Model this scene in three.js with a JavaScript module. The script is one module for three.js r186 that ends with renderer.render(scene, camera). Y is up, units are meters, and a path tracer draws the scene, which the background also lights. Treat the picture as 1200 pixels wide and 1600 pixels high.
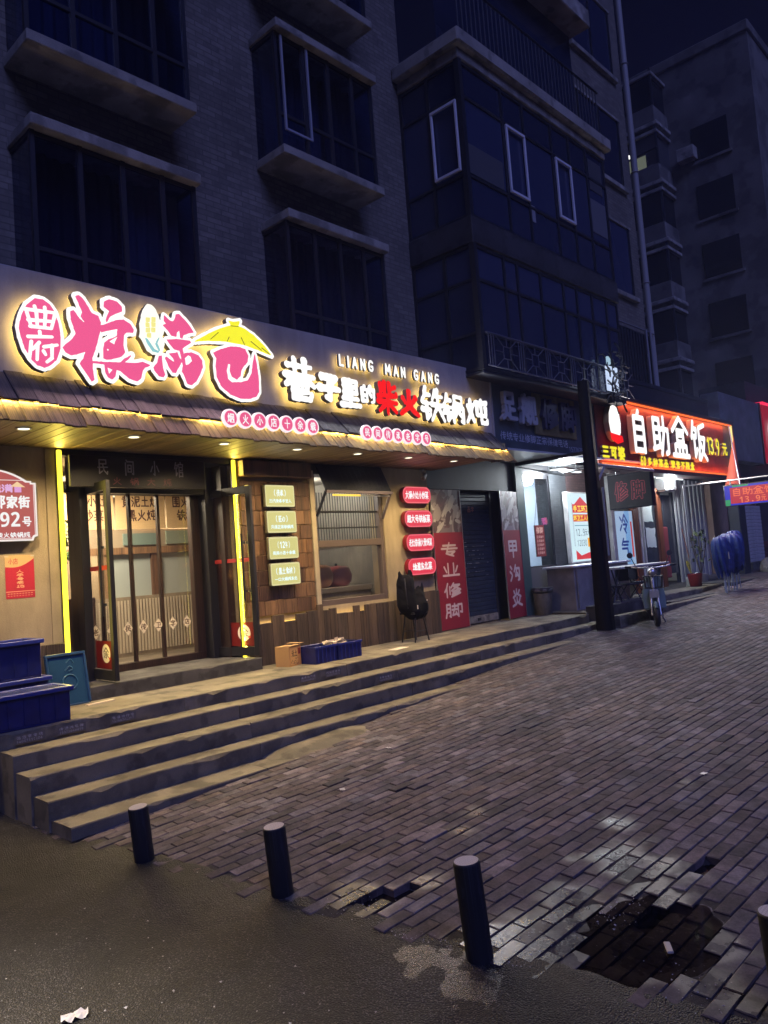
import * as THREE from 'three';
import { RoundedBoxGeometry } from 'three/addons/geometries/RoundedBoxGeometry.js';
import { MarchingCubes } from 'three/addons/objects/MarchingCubes.js';
import { RectAreaLightUniformsLib } from 'three/addons/lights/RectAreaLightUniformsLib.js';
import * as BGU from 'three/addons/utils/BufferGeometryUtils.js';

// ---------------------------------------------------------------- camera, sky, moon, exposure
// x runs along the shop fronts (up the street), z from the fronts out to the road, y = 0 is the top of the shop platform
const scene = new THREE.Scene();
const camera = new THREE.PerspectiveCamera(67.55, 0.75, 0.05, 900);
{
  const yaw = 0.749624, pitch = 0.067315, roll = -0.0752579;
  const f = new THREE.Vector3(Math.cos(yaw) * Math.cos(pitch), Math.sin(pitch), -Math.sin(yaw) * Math.cos(pitch));
  const right = new THREE.Vector3().crossVectors(f, new THREE.Vector3(0, 1, 0)).normalize();
  const up = new THREE.Vector3().crossVectors(right, f);
  camera.position.set(0, 1.2, 0);
  camera.up.copy(up).multiplyScalar(Math.cos(roll)).addScaledVector(right, -Math.sin(roll));
  camera.lookAt(f.add(camera.position));
}
const renderer = new THREE.WebGLRenderer({ antialias: true });
renderer.toneMapping = THREE.LinearToneMapping;
renderer.toneMappingExposure = 1.0;
renderer.shadowMap.enabled = true;
RectAreaLightUniformsLib.init();
{ // night sky of a lit town: near black overhead, a dull violet blue glow towards the horizon all round
  const W = 64, H = 64, d = new Float32Array(W * H * 4);
  for (let j = 0; j < H; j++) for (let i = 0; i < W; i++) {
    const up = Math.sin(((j + 0.5) / H - 0.5) * Math.PI), t = Math.exp(-Math.max(0, up) * 3.4), o = (j * W + i) * 4;
    d[o] = 0.0002 + 0.0065 * t; d[o + 1] = 0.0002 + 0.0075 * t; d[o + 2] = 0.002 + 0.036 * t; d[o + 3] = 1;
  }
  const sky = new THREE.DataTexture(d, W, H, THREE.RGBAFormat, THREE.FloatType);
  sky.mapping = THREE.EquirectangularReflectionMapping; sky.magFilter = THREE.LinearFilter; sky.needsUpdate = true;
  scene.background = sky; scene.environment = sky;
}
const moon = new THREE.DirectionalLight(new THREE.Color(0.27, 0.32, 1.0), 1.4);   // faint, very soft light of the town sky over the road
moon.position.set(-4, 30, 22); moon.target.position.set(8, 0, -6); moon.castShadow = true; moon.shadow.radius = 60;
Object.assign(moon.shadow.camera, { left: -30, right: 30, top: 30, bottom: -30, near: 1, far: 90 });
scene.add(moon, moon.target);

// ---------------------------------------------------------------- helpers
const PI = Math.PI, V3 = (x, y, z) => new THREE.Vector3(x, y, z);
const seeded = (a) => () => { a = (a + 0x6d2b79f5) | 0; let t = Math.imul(a ^ (a >>> 15), 1 | a); t = (t + Math.imul(t ^ (t >>> 7), 61 | t)) ^ t; return ((t ^ (t >>> 14)) >>> 0) / 4294967296; };
const rnd = seeded(11), rr = (a, b) => a + (b - a) * rnd(), clamp = (x, a = 0, b = 1) => Math.min(b, Math.max(a, x)), lerp = (a, b, t) => a + (b - a) * t, sstep = (a, b, x) => { const t = clamp((x - a) / (b - a)); return t * t * (3 - 2 * t); };
const hash = (x, y, s) => { let h = Math.imul(x, 374761393) + Math.imul(y, 668265263) + Math.imul(s, 974634777); h = Math.imul(h ^ (h >>> 13), 1274126177); return ((h ^ (h >>> 16)) >>> 0) / 4294967296; };
function vn(x, y, s = 1, px = 1 << 20, py = px) { // value noise, periodic in px, py
  const ix = Math.floor(x), iy = Math.floor(y), fx = x - ix, fy = y - iy, u = fx * fx * (3 - 2 * fx), v = fy * fy * (3 - 2 * fy), m = (a, p) => ((a % p) + p) % p;
  const a = m(ix, px), b = m(ix + 1, px), c = m(iy, py), d = m(iy + 1, py);
  return lerp(lerp(hash(a, c, s), hash(b, c, s), u), lerp(hash(a, d, s), hash(b, d, s), u), v);
}
const fbm = (x, y, s, px, py = px, n = 4) => { let a = 0.5, t = 0, w = 0; for (let i = 0; i < n; i++) { t += a * vn(x, y, s + i, px, py); w += a; x *= 2; y *= 2; px *= 2; py *= 2; a *= 0.5; } return t / w; };
function tex(w, h, fn, srgb = true) {
  const d = new Uint8Array(w * h * 4);
  for (let j = 0; j < h; j++) for (let i = 0; i < w; i++) { const c = fn(i / w, j / h), o = (j * w + i) * 4, n = typeof c === 'number'; for (let k = 0; k < 3; k++) d[o + k] = clamp(n ? c : c[k]) * 255; d[o + 3] = 255; }
  const t = new THREE.DataTexture(d, w, h); t.wrapS = t.wrapT = THREE.RepeatWrapping; t.magFilter = THREE.LinearFilter; t.minFilter = THREE.LinearMipmapLinearFilter; t.generateMipmaps = true;
  if (srgb) t.colorSpace = THREE.SRGBColorSpace; t.needsUpdate = true; return t;
}
const rep = (t, m) => { const c = t.clone(); c.repeat.set(1 / m, 1 / m); c.needsUpdate = true; return c; };   // one repeat every m metres
const L3 = (r, g, b) => new THREE.Color().setRGB(r, g, b);
const mat = (color, roughness = 0.7, o = {}) => new THREE.MeshStandardMaterial({ color, roughness, ...o });
const phys = (color, roughness, o = {}) => new THREE.MeshPhysicalMaterial({ color, roughness, ...o });
const glow = (color, k = 1, o = {}) => new THREE.MeshStandardMaterial({ color: 0x0a0a0a, roughness: 0.5, emissive: color, emissiveIntensity: k, ...o });

const used = new Map();
const numbered = (n) => { const k = used.get(n) || 0; used.set(n, k + 1); return k ? n + '_' + String(k).padStart(3, '0') : n; };
function tag(o, label, category, group, kind) { Object.assign(o.userData, label ? { label } : {}, category ? { category } : {}, group ? { group } : {}, kind ? { kind } : {}); return o; }
function thing(name, label, category, [x, y, z] = [0, 0, 0], turn = 0, group) { const o = new THREE.Group(); o.name = numbered(name); o.position.set(x, y, z); o.rotation.y = turn; scene.add(o); return tag(o, label, category, group); }
function part(name, geo, m, parent, [x, y, z] = [0, 0, 0], [a, b, c] = [0, 0, 0]) { const o = new THREE.Mesh(geo, m); o.name = name; o.position.set(x, y, z); o.rotation.set(a, b, c); o.castShadow = o.receiveShadow = true; parent.add(o); return o; }
function solid(name, geo, m, label, category, group, pos, rot) { const o = part(numbered(name), geo, m, scene, pos, rot); return tag(o, label, category, group); }
function copyOf(o, label, [x, y, z], turn = o.rotation.y) { const c = o.clone(); c.name = numbered(o.name.replace(/_\d{3}$/, '')); c.userData = { ...o.userData }; if (label) c.userData.label = label; c.position.set(x, y, z); c.rotation.y = turn; scene.add(c); return c; }
function structure(name, geo, m, parent = scene, pos, rot) { const o = part(parent === scene ? numbered(name) : name, geo, m, parent, pos, rot); if (parent === scene) o.userData.kind = 'structure'; return o; }

function wuv(g0, s = 1, ou = 0, ov = 0, swap = false) { // uv in metres from the piece's own surface, by the way each face points
  const g = g0.index ? g0.toNonIndexed() : g0, p = g.attributes.position, n = g.attributes.normal, uv = new Float32Array(p.count * 2);
  for (let i = 0; i < p.count; i += 3) {
    let ax = 0, ay = 0, az = 0; for (let k = 0; k < 3; k++) { ax += n.getX(i + k); ay += n.getY(i + k); az += n.getZ(i + k); }
    ax = Math.abs(ax); ay = Math.abs(ay); az = Math.abs(az);
    for (let k = 0; k < 3; k++) {
      const x = p.getX(i + k), y = p.getY(i + k), z = p.getZ(i + k); let u = x, v = y;
      if (ay >= ax && ay >= az) v = z; else if (ax > az) u = z;
      if (swap) [u, v] = [v, u];
      uv[(i + k) * 2] = u * s + ou; uv[(i + k) * 2 + 1] = v * s + ov;
    }
  }
  g.setAttribute('uv', new THREE.BufferAttribute(uv, 2)); return g;
}
function box(w, h, d, x = 0, y = 0, z = 0, c = 0, o = {}) { // chamfered box, 44 triangles, centred at x, y, z
  if (c <= 0) { const g = new THREE.BoxGeometry(w, h, d); g.translate(x, y, z); return wuv(g, 1, o.ou || 0, o.ov || 0, o.swap); }
  c = Math.min(c, w * 0.45, h * 0.45, d * 0.45);
  const H = [w / 2, h / 2, d / 2], q = (s, f) => [0, 1, 2].map((k) => s[k] * (k === f ? H[k] : H[k] - c)), pos = [], nor = [];
  const face = (pts) => {
    const a = V3(...pts[0]), b = V3(...pts[1]), e = V3(...pts[2]), n = b.clone().sub(a).cross(e.clone().sub(a)).normalize(), mid = V3(0, 0, 0); pts.forEach((p) => mid.add(V3(...p)));
    const P = n.dot(mid) < 0 ? [...pts].reverse() : pts; if (n.dot(mid) < 0) n.negate();
    for (let i = 1; i + 1 < P.length; i++) for (const p of [P[0], P[i], P[i + 1]]) { pos.push(...p); nor.push(n.x, n.y, n.z); }
  };
  for (let f = 0; f < 3; f++) { const [u, v] = [0, 1, 2].filter((k) => k !== f); for (const s of [-1, 1]) { const mk = (a, b) => { const t = [0, 0, 0]; t[f] = s; t[u] = a; t[v] = b; return q(t, f); }; face([mk(-1, -1), mk(1, -1), mk(1, 1), mk(-1, 1)]); } }
  for (let f = 0; f < 3; f++) { const [u, v] = [0, 1, 2].filter((k) => k !== f); for (const a of [-1, 1]) for (const b of [-1, 1]) { const mk = (e, w2) => { const t = [0, 0, 0]; t[f] = e; t[u] = a; t[v] = b; return q(t, w2); }; face([mk(-1, u), mk(1, u), mk(1, v), mk(-1, v)]); } }
  for (const a of [-1, 1]) for (const b of [-1, 1]) for (const e of [-1, 1]) face([q([a, b, e], 0), q([a, b, e], 1), q([a, b, e], 2)]);
  const g = new THREE.BufferGeometry(); g.setAttribute('position', new THREE.Float32BufferAttribute(pos, 3)); g.setAttribute('normal', new THREE.Float32BufferAttribute(nor, 3));
  g.translate(x, y, z); return wuv(g, 1, o.ou || 0, o.ov || 0, o.swap);
}
const bounds = (x0, x1, y0, y1, z0, z1, c = 0, o) => box(x1 - x0, y1 - y0, z1 - z0, (x0 + x1) / 2, (y0 + y1) / 2, (z0 + z1) / 2, c, o);
const merge = (...gs) => BGU.mergeGeometries(gs.flat().map((g) => { const h = g.index ? g.toNonIndexed() : g; for (const k of Object.keys(h.attributes)) if (!['position', 'normal', 'uv'].includes(k)) h.deleteAttribute(k); return h; }));
const tube = (pts, r, seg = 24, rad = 8, closed = false) => new THREE.TubeGeometry(new THREE.CatmullRomCurve3(pts.map((p) => V3(...p)), closed), seg, r, rad, closed);
const rod = (a, b, r, r2 = r, n = 10) => { const A = V3(...a), B = V3(...b), d = B.clone().sub(A), g = new THREE.CylinderGeometry(r2, r, d.length(), n); g.applyQuaternion(new THREE.Quaternion().setFromUnitVectors(V3(0, 1, 0), d.clone().normalize())); g.translate(...A.add(B).multiplyScalar(0.5).toArray()); return g; };
const cyl = (r0, r1, h, n = 20, x = 0, y = 0, z = 0) => { const g = new THREE.CylinderGeometry(r1, r0, h, n); g.translate(x, y + h / 2, z); return g; };
const lathe = (pts, n = 28) => new THREE.LatheGeometry(pts.map(([x, y]) => new THREE.Vector2(x, y)), n);
const moved = (g, x, y, z, rx = 0, ry = 0, rz = 0) => { const h = g.clone(); h.rotateX(rx); h.rotateY(ry); h.rotateZ(rz); h.translate(x, y, z); return h; };

// closed outlines of the region where f < 0 (marching squares), as shapes with holes
function contour(f, x0, y0, x1, y1, n, tol) {
  const s = Math.max(x1 - x0, y1 - y0) / n, nx = Math.ceil((x1 - x0) / s) + 1, ny = Math.ceil((y1 - y0) / s) + 1, F = new Float32Array((nx + 1) * (ny + 1));
  for (let j = 0; j <= ny; j++) for (let i = 0; i <= nx; i++) F[j * (nx + 1) + i] = i === 0 || j === 0 || i === nx || j === ny ? 1 : f(x0 + i * s, y0 + j * s) || 1e-9;
  const T = { 1: 'BL', 2: 'RB', 3: 'RL', 4: 'TR', 5: 'BLTR', 6: 'TB', 7: 'TL', 8: 'LT', 9: 'BT', 10: 'RBLT', 11: 'RT', 12: 'LR', 13: 'BR', 14: 'LB' }, next = new Map(), at = new Map();
  const v = (i, j) => F[j * (nx + 1) + i], key = (i, j, e) => (e === 'B' ? [i, j, 0] : e === 'T' ? [i, j + 1, 0] : e === 'L' ? [i, j, 1] : [i + 1, j, 1]);
  const point = ([i, j, d]) => { const a = v(i, j), b = d ? v(i, j + 1) : v(i + 1, j), t = a / (a - b); return [x0 + (i + (d ? 0 : t)) * s, y0 + (j + (d ? t : 0)) * s]; };
  for (let j = 0; j < ny; j++) for (let i = 0; i < nx; i++) {
    const c = (v(i, j) < 0) + 2 * (v(i + 1, j) < 0) + 4 * (v(i + 1, j + 1) < 0) + 8 * (v(i, j + 1) < 0), t = T[c]; if (!t) continue;
    for (let k = 0; k < t.length; k += 2) { const a = key(i, j, t[k]), b = key(i, j, t[k + 1]); next.set(a.join(), b.join()); at.set(a.join(), point(a)); }
  }
  const loops = [];
  while (next.size) { const [k0] = next.keys(); let k = k0; const lp = []; while (next.has(k)) { lp.push(at.get(k)); const m = next.get(k); next.delete(k); k = m; } if (lp.length > 5) loops.push(lp); }
  const simp = (p) => { // Douglas-Peucker on a closed loop
    const keep = new Uint8Array(p.length), m = p.length >> 1; keep[0] = keep[m] = 1;
    const go = (a, b) => { if (b - a < 2) return; const A = p[a], B = p[b % p.length], dx = B[0] - A[0], dy = B[1] - A[1], L = Math.hypot(dx, dy) || 1e-9; let w = 0, at2 = -1; for (let i = a + 1; i < b; i++) { const d = Math.abs((p[i][0] - A[0]) * dy - (p[i][1] - A[1]) * dx) / L; if (d > w) { w = d; at2 = i; } } if (w > tol) { keep[at2] = 1; go(a, at2); go(at2, b); } };
    go(0, m); go(m, p.length); return p.filter((_, i) => keep[i]);
  };
  const area = (p) => p.reduce((t, a, i) => { const b = p[(i + 1) % p.length]; return t + a[0] * b[1] - b[0] * a[1]; }, 0) / 2;
  const inside = (q, p) => { let c = false; for (let i = 0, j = p.length - 1; i < p.length; j = i++) if (p[i][1] > q[1] !== p[j][1] > q[1] && q[0] < ((p[j][0] - p[i][0]) * (q[1] - p[i][1])) / (p[j][1] - p[i][1]) + p[i][0]) c = !c; return c; };
  const all = loops.map(simp).filter((p) => p.length > 2 && Math.abs(area(p)) > s * s), outs = all.filter((p) => area(p) > 0), holes = all.filter((p) => area(p) < 0);
  return outs.map((p) => { const sh = new THREE.Shape(p.map(([x, y]) => new THREE.Vector2(x, y))); for (const h of holes) if (inside(h[0], p)) sh.holes.push(new THREE.Path(h.map(([x, y]) => new THREE.Vector2(x, y)))); return sh; });
}
const segDist = (x, y, a, b, ra, rb) => { const dx = b[0] - a[0], dy = b[1] - a[1], t = clamp(((x - a[0]) * dx + (y - a[1]) * dy) / (dx * dx + dy * dy || 1e-9)); return Math.hypot(x - a[0] - dx * t, y - a[1] - dy * t) - lerp(ra, rb, t); };
const polyDist = (x, y, p) => { let d = 1e9, c = false; for (let i = 0, j = p.length - 1; i < p.length; j = i++) { d = Math.min(d, segDist(x, y, p[j], p[i], 0, 0)); if (p[i][1] > y !== p[j][1] > y && x < ((p[j][0] - p[i][0]) * (y - p[i][1])) / (p[j][1] - p[i][1]) + p[i][0]) c = !c; } return c ? -d : d; };
const span = (ps) => { const xs = ps.flat().map((p) => p[0]), ys = ps.flat().map((p) => p[1]); return [Math.min(...xs), Math.min(...ys), Math.max(...xs), Math.max(...ys)]; };
const extrude = (shapes, depth, z, bevel = 0) => { const g = new THREE.ExtrudeGeometry(shapes, { depth: depth - 2 * bevel, bevelEnabled: bevel > 0, bevelSize: bevel, bevelThickness: bevel, bevelSegments: 1, steps: 1, curveSegments: 6 }); g.translate(0, 0, z + bevel); return g; };
const flat = (shapes, z, back = false) => { const g = new THREE.ShapeGeometry(shapes, 6); if (back) { g.rotateY(PI); g.scale(-1, 1, 1); g.index && g.setIndex([...g.index.array].reverse()); g.computeVertexNormals(); } g.translate(0, 0, z); return g; };
// ---------------------------------------------------------------- Chinese characters as brush strokes on a 100 x 100 square (y down); @x places another entry
const GL = {
口: '15,20 15,85;15,20 85,20 85,85;15,82 85,82', 土: '20,40 80,40;50,8 50,88;8,90 92,90', 艹: '5,50 95,50;30,15 30,85;70,15 70,85', 亻: '70,5 45,40 15,60;50,35 50,98',
氵: '30,12 60,25;15,42 50,52;15,92 40,80 65,62', 钅: '50,5 35,28 10,45;45,24 90,24;25,48 85,48;15,66 90,66;55,48 55,92 90,78', 灬: '22,30 32,48;78,25 62,45;50,5 48,50 35,75 10,95;55,60 85,88',
火: '20,32 30,52;82,28 66,48;50,6 49,45 40,70 8,94;51,50 65,75 94,94', 朩: '8,32 92,32;50,5 50,97;48,36 30,60 6,78;52,42 80,62', 月: '25,8 25,60 8,96;25,8 80,8 80,94 66,88;25,35 80,35;25,62 80,62',
大: '8,35 92,35;50,5 48,45 32,72 6,95;51,42 66,72 95,95', 小: '50,5 50,92 36,84;28,36 8,70;72,34 92,68', 人: '50,6 46,45 8,94;50,42 66,70 94,94', 十: '8,45 92,45;50,5 50,96',
子: '18,10 80,10 52,35;52,35 52,88 36,82;6,50 95,50', 讠: '35,8 60,22;10,42 50,42 50,88 75,72', 饣: '45,5 10,45;38,22 88,22 75,42;50,40 50,90 85,72', 禾: '75,5 20,20;5,40 95,40;50,18 50,97;48,42 8,82;52,42 95,80',
心: '12,50 5,80;30,38 30,85 75,88 80,65;45,22 58,42;78,32 95,60', 辶: '25,10 45,25;8,42 38,42 25,75 8,90;20,78 45,92 96,92', 广: '50,3 55,14;12,20 95,20;15,20 15,65 3,97', 阝: '20,5 20,97;20,8 80,8 55,38 85,62 40,68',
巷: '12,20 88,20;34,6 34,42;66,6 66,42;5,42 95,42;30,46 6,64;66,46 95,62;28,58 72,58 72,76;28,76 72,76;28,58 28,92 80,93 86,80', 里: '20,8 20,50;20,8 80,8 80,50;20,28 80,28;20,49 80,49;50,8 50,92;16,70 84,70;5,93 95,93',
的: '28,5 20,20;10,22 10,88;10,22 45,22 45,88;10,54 45,54;10,86 45,86;68,5 52,36;64,20 95,20 92,85 75,90;66,44 76,62', 柴: '20,12 20,46;20,28 34,28;8,46 46,42;38,6 38,44;88,14 60,26;60,6 60,42 92,42 92,34;8,62 92,62;50,48 50,98;46,64 12,90;54,64 90,90',
铁: '@钅,0,0,44,100;62,8 50,36;56,25 92,25;46,50 98,50;72,6 72,50 44,96;74,54 98,94', 锅: '@钅,0,0,44,100;56,8 56,36;56,8 90,8 90,36;56,34 90,34;50,46 50,97;50,46 96,46 96,94 86,90;72,36 70,52 58,76;72,56 88,76',
炖: '@灬,0,5,42,92;46,18 98,10;52,34 52,60 92,60;92,32 92,62;72,4 72,88 98,88 98,76', 烟: '@灬,0,5,42,92;46,10 46,94;46,10 96,10 96,94;46,92 96,92;54,38 90,38;71,20 70,45 54,78;72,48 90,76',
店: '@广,0,0,100,100;55,28 55,58;55,42 88,42;35,58 35,92;35,58 85,58 85,92;35,90 85,90', 余: '50,4 8,42;50,4 94,42;30,40 70,40;14,58 86,58;50,40 50,94 38,88;30,68 14,88;68,68 88,86',
载: '20,16 60,16;6,34 96,34;38,4 38,34;12,50 60,50;34,38 18,66 62,66;38,52 38,97;6,82 64,78;68,4 74,60 96,94 97,78;92,52 60,92;82,10 92,22', 民: '18,10 82,10 82,34;18,34 82,34;18,10 18,92 45,78;5,56 95,54;50,36 62,74 92,95 95,80',
间: '20,5 30,16;12,22 12,97;38,14 90,14 90,92 78,88;35,36 35,78;35,36 68,36 68,78;35,57 68,57;35,77 68,77', 传: '@亻,0,0,38,100;42,20 92,20;38,42 98,42;66,4 54,62 86,62 66,84;50,76 80,96',
专: '14,22 86,22;5,44 95,44;50,4 34,66 80,66 55,88;30,78 72,97', 承: '22,10 78,10 52,28;50,28 50,92 38,88;34,44 66,44;32,60 68,60;28,76 72,76;8,34 32,34 8,84;80,28 62,42;66,34 70,56 95,86',
老: '18,24 76,24;48,4 48,46;5,46 95,46;86,10 8,78;78,56 38,70;36,52 36,92 86,92 86,80', 字: '50,2 52,14;8,32 10,18 92,18 88,32;26,38 74,38 52,54;52,54 52,92 38,88;6,68 95,68',
号: '26,10 26,38;26,10 76,10 76,38;26,36 76,36;6,52 94,52;34,52 28,70 78,70 70,92 54,94', 馆: '@饣,0,0,40,100;70,2 72,12;46,28 46,16 96,16 94,28;54,34 54,97;54,34 90,34 90,56;54,55 90,55;54,68 92,68 92,94;54,93 92,93',
代: '@亻,0,0,38,100;44,36 98,26;66,5 72,56 94,94 98,76;82,8 92,20', 手: '80,8 24,18;14,38 86,38;5,60 95,60;52,14 52,92 38,88', 艺: '@艹,0,0,100,40;22,48 80,48 22,80 30,92 85,92 88,78', 匠: '10,12 92,12;14,12 14,92 95,92;72,24 40,32 28,74;40,48 86,48;64,48 64,84',
年: '30,4 10,36;26,20 86,20;28,42 82,42;28,42 28,66;4,66 96,66;56,20 56,98', 黑: '24,8 24,44;24,8 76,8 76,44;24,42 76,42;38,16 42,32;62,16 58,32;50,8 50,72;18,56 82,56;5,73 95,73;14,82 8,96;38,82 40,96;62,82 66,96;84,80 94,95',
食: '50,2 6,38;50,2 95,38;50,20 56,32;30,36 72,36 72,64;30,50 72,50;30,64 72,64;30,36 30,92 52,82;48,64 90,95;82,70 64,80', 材: '@朩,0,0,50,100;52,30 98,30;80,5 80,92 68,86;78,32 50,76', 一: '6,50 94,50', 三: '15,15 85,15;20,48 80,48;6,86 94,86',
菜: '@艹,0,0,100,28;80,30 20,40;22,46 28,56;48,44 52,54;80,42 70,56;6,66 94,66;50,56 50,98;46,68 10,92;54,68 92,92', 灶: '@灬,0,5,44,92;52,38 92,38;72,10 72,88;46,90 98,90', 炒: '@灬,0,5,44,92;70,5 70,60;54,28 44,54;84,24 96,48;96,56 50,96',
超: '12,18 48,18;30,4 30,40;4,40 52,40;30,40 30,80;30,58 50,58;16,56 4,92;10,80 40,92 98,92;56,12 94,12 88,40 78,38;72,12 52,44;60,52 60,80;60,52 92,52 92,80;60,78 92,78', 板: '@朩,0,0,48,100;92,8 54,18;54,18 54,60 44,95;54,42 90,42 80,70 52,96;60,52 76,78 98,95',
地: '@土,0,8,42,84;44,46 96,30 94,66 84,62;70,8 70,72;54,22 54,86 94,88 98,74', 道: '@辶,0,0,100,100;56,6 62,16;82,5 76,16;42,20 96,20;68,20 64,30;50,32 50,80;50,32 88,32 88,80;50,48 88,48;50,63 88,63;50,79 88,79', 东: '14,22 86,22;46,4 26,54 88,54;54,38 54,92 40,88;32,66 12,90;72,66 90,88',
北: '34,6 34,94;6,36 34,36;4,82 34,70;90,26 62,44;62,6 62,88 94,88 95,72', 骨: '24,6 24,34;24,6 76,6 76,34;50,6 50,22 76,22;8,52 8,36 92,36 90,50;28,46 28,97;28,46 74,46 74,94 62,90;28,62 74,62;28,77 74,77', 业: '34,8 34,88;66,8 66,88;12,30 24,66;88,28 76,66;4,90 96,90',
修: '@亻,0,0,34,100;34,28 34,78;58,4 42,34;54,18 92,18 44,56;56,26 96,52;86,48 50,66;90,62 46,82;94,76 42,97', 脚: '@月,0,0,36,100;40,22 68,22;54,6 54,46;38,46 70,46;50,48 40,84 62,78;60,66 68,86;74,14 74,97;74,14 96,14 96,70 86,66',
甲: '15,8 15,62;15,8 85,8 85,62;15,34 85,34;15,60 85,60;50,8 50,98', 沟: '@氵,0,0,36,100;60,5 44,40;56,24 94,24 92,88 78,92;66,36 54,68 80,62;74,52 84,74', 炎: '24,12 30,24;76,10 66,24;50,3 48,26 36,38 14,48;52,28 70,38 88,46;24,60 30,74;78,56 68,74;50,50 48,76 36,88 6,97;52,76 70,88 95,97',
足: '24,8 24,40;24,8 76,8 76,40;24,39 76,39;50,40 50,90;50,62 84,62;26,54 26,80 6,96;22,72 50,92 96,92', 舰: '28,3 22,14;10,16 10,70 4,96;10,16 42,16 42,90 34,88;2,50 50,50;24,26 28,38;24,60 28,74;56,10 56,62;56,10 92,10 92,62;74,24 72,62 50,96;76,64 76,92 98,92 98,78',
统: '26,4 10,28 30,30 6,56 34,54;6,86 36,74;70,2 74,14;44,20 98,20;70,20 52,46 90,44;84,34 94,52;60,54 56,76 42,96;76,54 76,90 98,90 98,76', 正: '10,12 90,12;52,12 52,90;52,50 84,50;24,42 24,90;4,92 96,92', 宗: '50,2 52,14;8,32 10,18 92,18 88,32;26,42 74,42;8,60 92,60;50,60 50,94 40,90;28,72 12,92;72,72 90,90',
保: '@亻,0,0,36,100;50,8 50,38;50,8 88,8 88,38;50,37 88,37;38,54 98,54;68,40 68,98;66,56 40,88;70,56 98,86', 健: '@亻,0,0,30,100;34,20 50,20 40,50 52,50 34,90;34,66 56,90 98,94;60,22 92,22 92,46;54,34 98,34;60,46 92,46;58,60 94,60;54,74 98,74;74,6 74,86',
电: '16,16 16,66;16,16 82,16 82,66;16,40 82,40;16,64 82,64;50,4 50,92 94,92 94,78', 话: '@讠,0,0,38,100;86,8 46,18;42,38 98,38;70,14 70,58;50,58 50,94;50,58 90,58 90,94;50,92 90,92', 全: '50,3 6,44;50,3 95,44;26,44 74,44;24,66 76,66;50,44 50,92;8,93 92,93',
国: '10,8 10,95;10,8 90,8 90,95;10,93 90,93;28,28 72,28;32,50 68,50;26,74 76,74;50,28 50,74;62,58 70,68', 招: '4,26 40,26;24,5 24,92 12,86;4,62 40,50;48,12 94,12 88,42 76,40;68,12 46,48;54,56 54,92;54,56 90,56 90,92;54,90 90,90',
商: '50,2 52,12;6,18 94,18;34,24 40,34;66,24 60,34;12,38 12,97;12,38 88,38 88,94 78,90;44,44 32,60;56,44 68,58;34,64 34,86;34,64 66,64 66,86;34,85 66,85', 自: '52,3 42,16;20,18 20,96;20,18 80,18 80,96;20,42 80,42;20,66 80,66;20,94 80,94',
助: '10,12 10,82;10,12 44,12 44,78;10,34 44,34;10,56 44,56;4,84 52,74;54,34 96,34 94,88 80,92;72,6 70,46 50,95', 盒: '50,2 6,36;50,2 95,36;32,34 70,34;32,44 32,62;32,44 68,44 68,62;32,61 68,61;18,70 18,92;18,70 82,70 82,92;40,70 40,92;60,70 60,92;4,94 96,94',
饭: '@饣,0,0,42,100;92,8 54,18;54,18 54,60 44,95;54,42 90,42 80,70 52,96;60,52 76,78 98,95', 元: '20,14 80,14;6,40 94,40;36,40 34,70 8,95;62,40 62,90 92,90 95,74', 多: '46,2 18,26;40,12 80,12 20,48;40,24 54,34;60,44 26,70;52,56 92,56 18,97;50,68 64,78',
种: '@禾,0,0,46,100;52,28 52,66;52,28 94,28 94,66;52,64 94,64;73,5 73,97', 品: '30,6 30,42;30,6 72,6 72,42;30,40 72,40;8,54 8,95;8,54 44,54 44,95;8,93 44,93;56,54 56,95;56,54 92,54 92,95;56,93 92,93', 荤: '@艹,0,0,100,28;8,46 10,32 92,32 90,44;22,52 80,52;44,40 28,70 78,70;52,54 52,98;6,84 94,84',
素: '16,14 84,14;22,28 78,28;50,3 50,42;5,42 95,42;46,44 28,58 58,58 24,74 74,72;62,62 80,78;50,74 50,97;30,80 14,94;68,80 86,93', 不: '8,14 92,14;56,14 8,66;52,34 52,97;60,42 92,68', 限: '@阝,0,0,38,100;46,10 46,92 66,80;46,10 88,10 88,48;46,28 88,28;46,48 88,48;62,50 96,95;92,58 74,72',
量: '28,4 28,28;28,4 72,4 72,28;28,16 72,16;28,28 72,28;5,38 95,38;26,46 26,70;26,46 74,46 74,70;26,58 74,58;26,70 74,70;50,46 50,94;18,82 82,82;5,95 95,95', 可: '6,14 94,14;76,14 76,90 60,86;22,36 22,72;22,36 54,36 54,72;22,70 54,70',
婆: '10,6 22,14;6,22 18,30;6,50 24,36;36,14 94,14 88,26;36,14 34,36 26,52;62,4 62,28;42,30 84,30 40,54;50,36 94,54;46,54 26,80 82,98;74,66 56,86 16,98;5,68 95,68', 冷: '10,18 24,32;6,82 26,58;62,4 34,42;62,4 98,42;58,32 68,42;44,54 88,54 66,80;52,74 74,96',
气: '32,4 10,36;28,20 90,20;26,36 80,36;10,54 74,54 76,84 94,94 96,76', 家: '50,2 52,12;8,30 10,16 92,16 90,30;24,32 78,32;50,32 14,56;40,44 56,66 52,94 38,90;44,56 10,78;48,68 8,94;86,42 60,56;60,52 94,88',
街: '26,4 8,26;28,26 4,54;20,44 20,98;36,22 64,22;50,6 50,42;34,42 66,42;36,60 64,60;50,46 50,84;32,84 66,82;72,16 96,16;68,40 98,40;86,40 86,90 74,86', 邓: '4,18 42,18 30,60 4,90;10,36 44,84;@阝,54,0,46,100',
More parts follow.
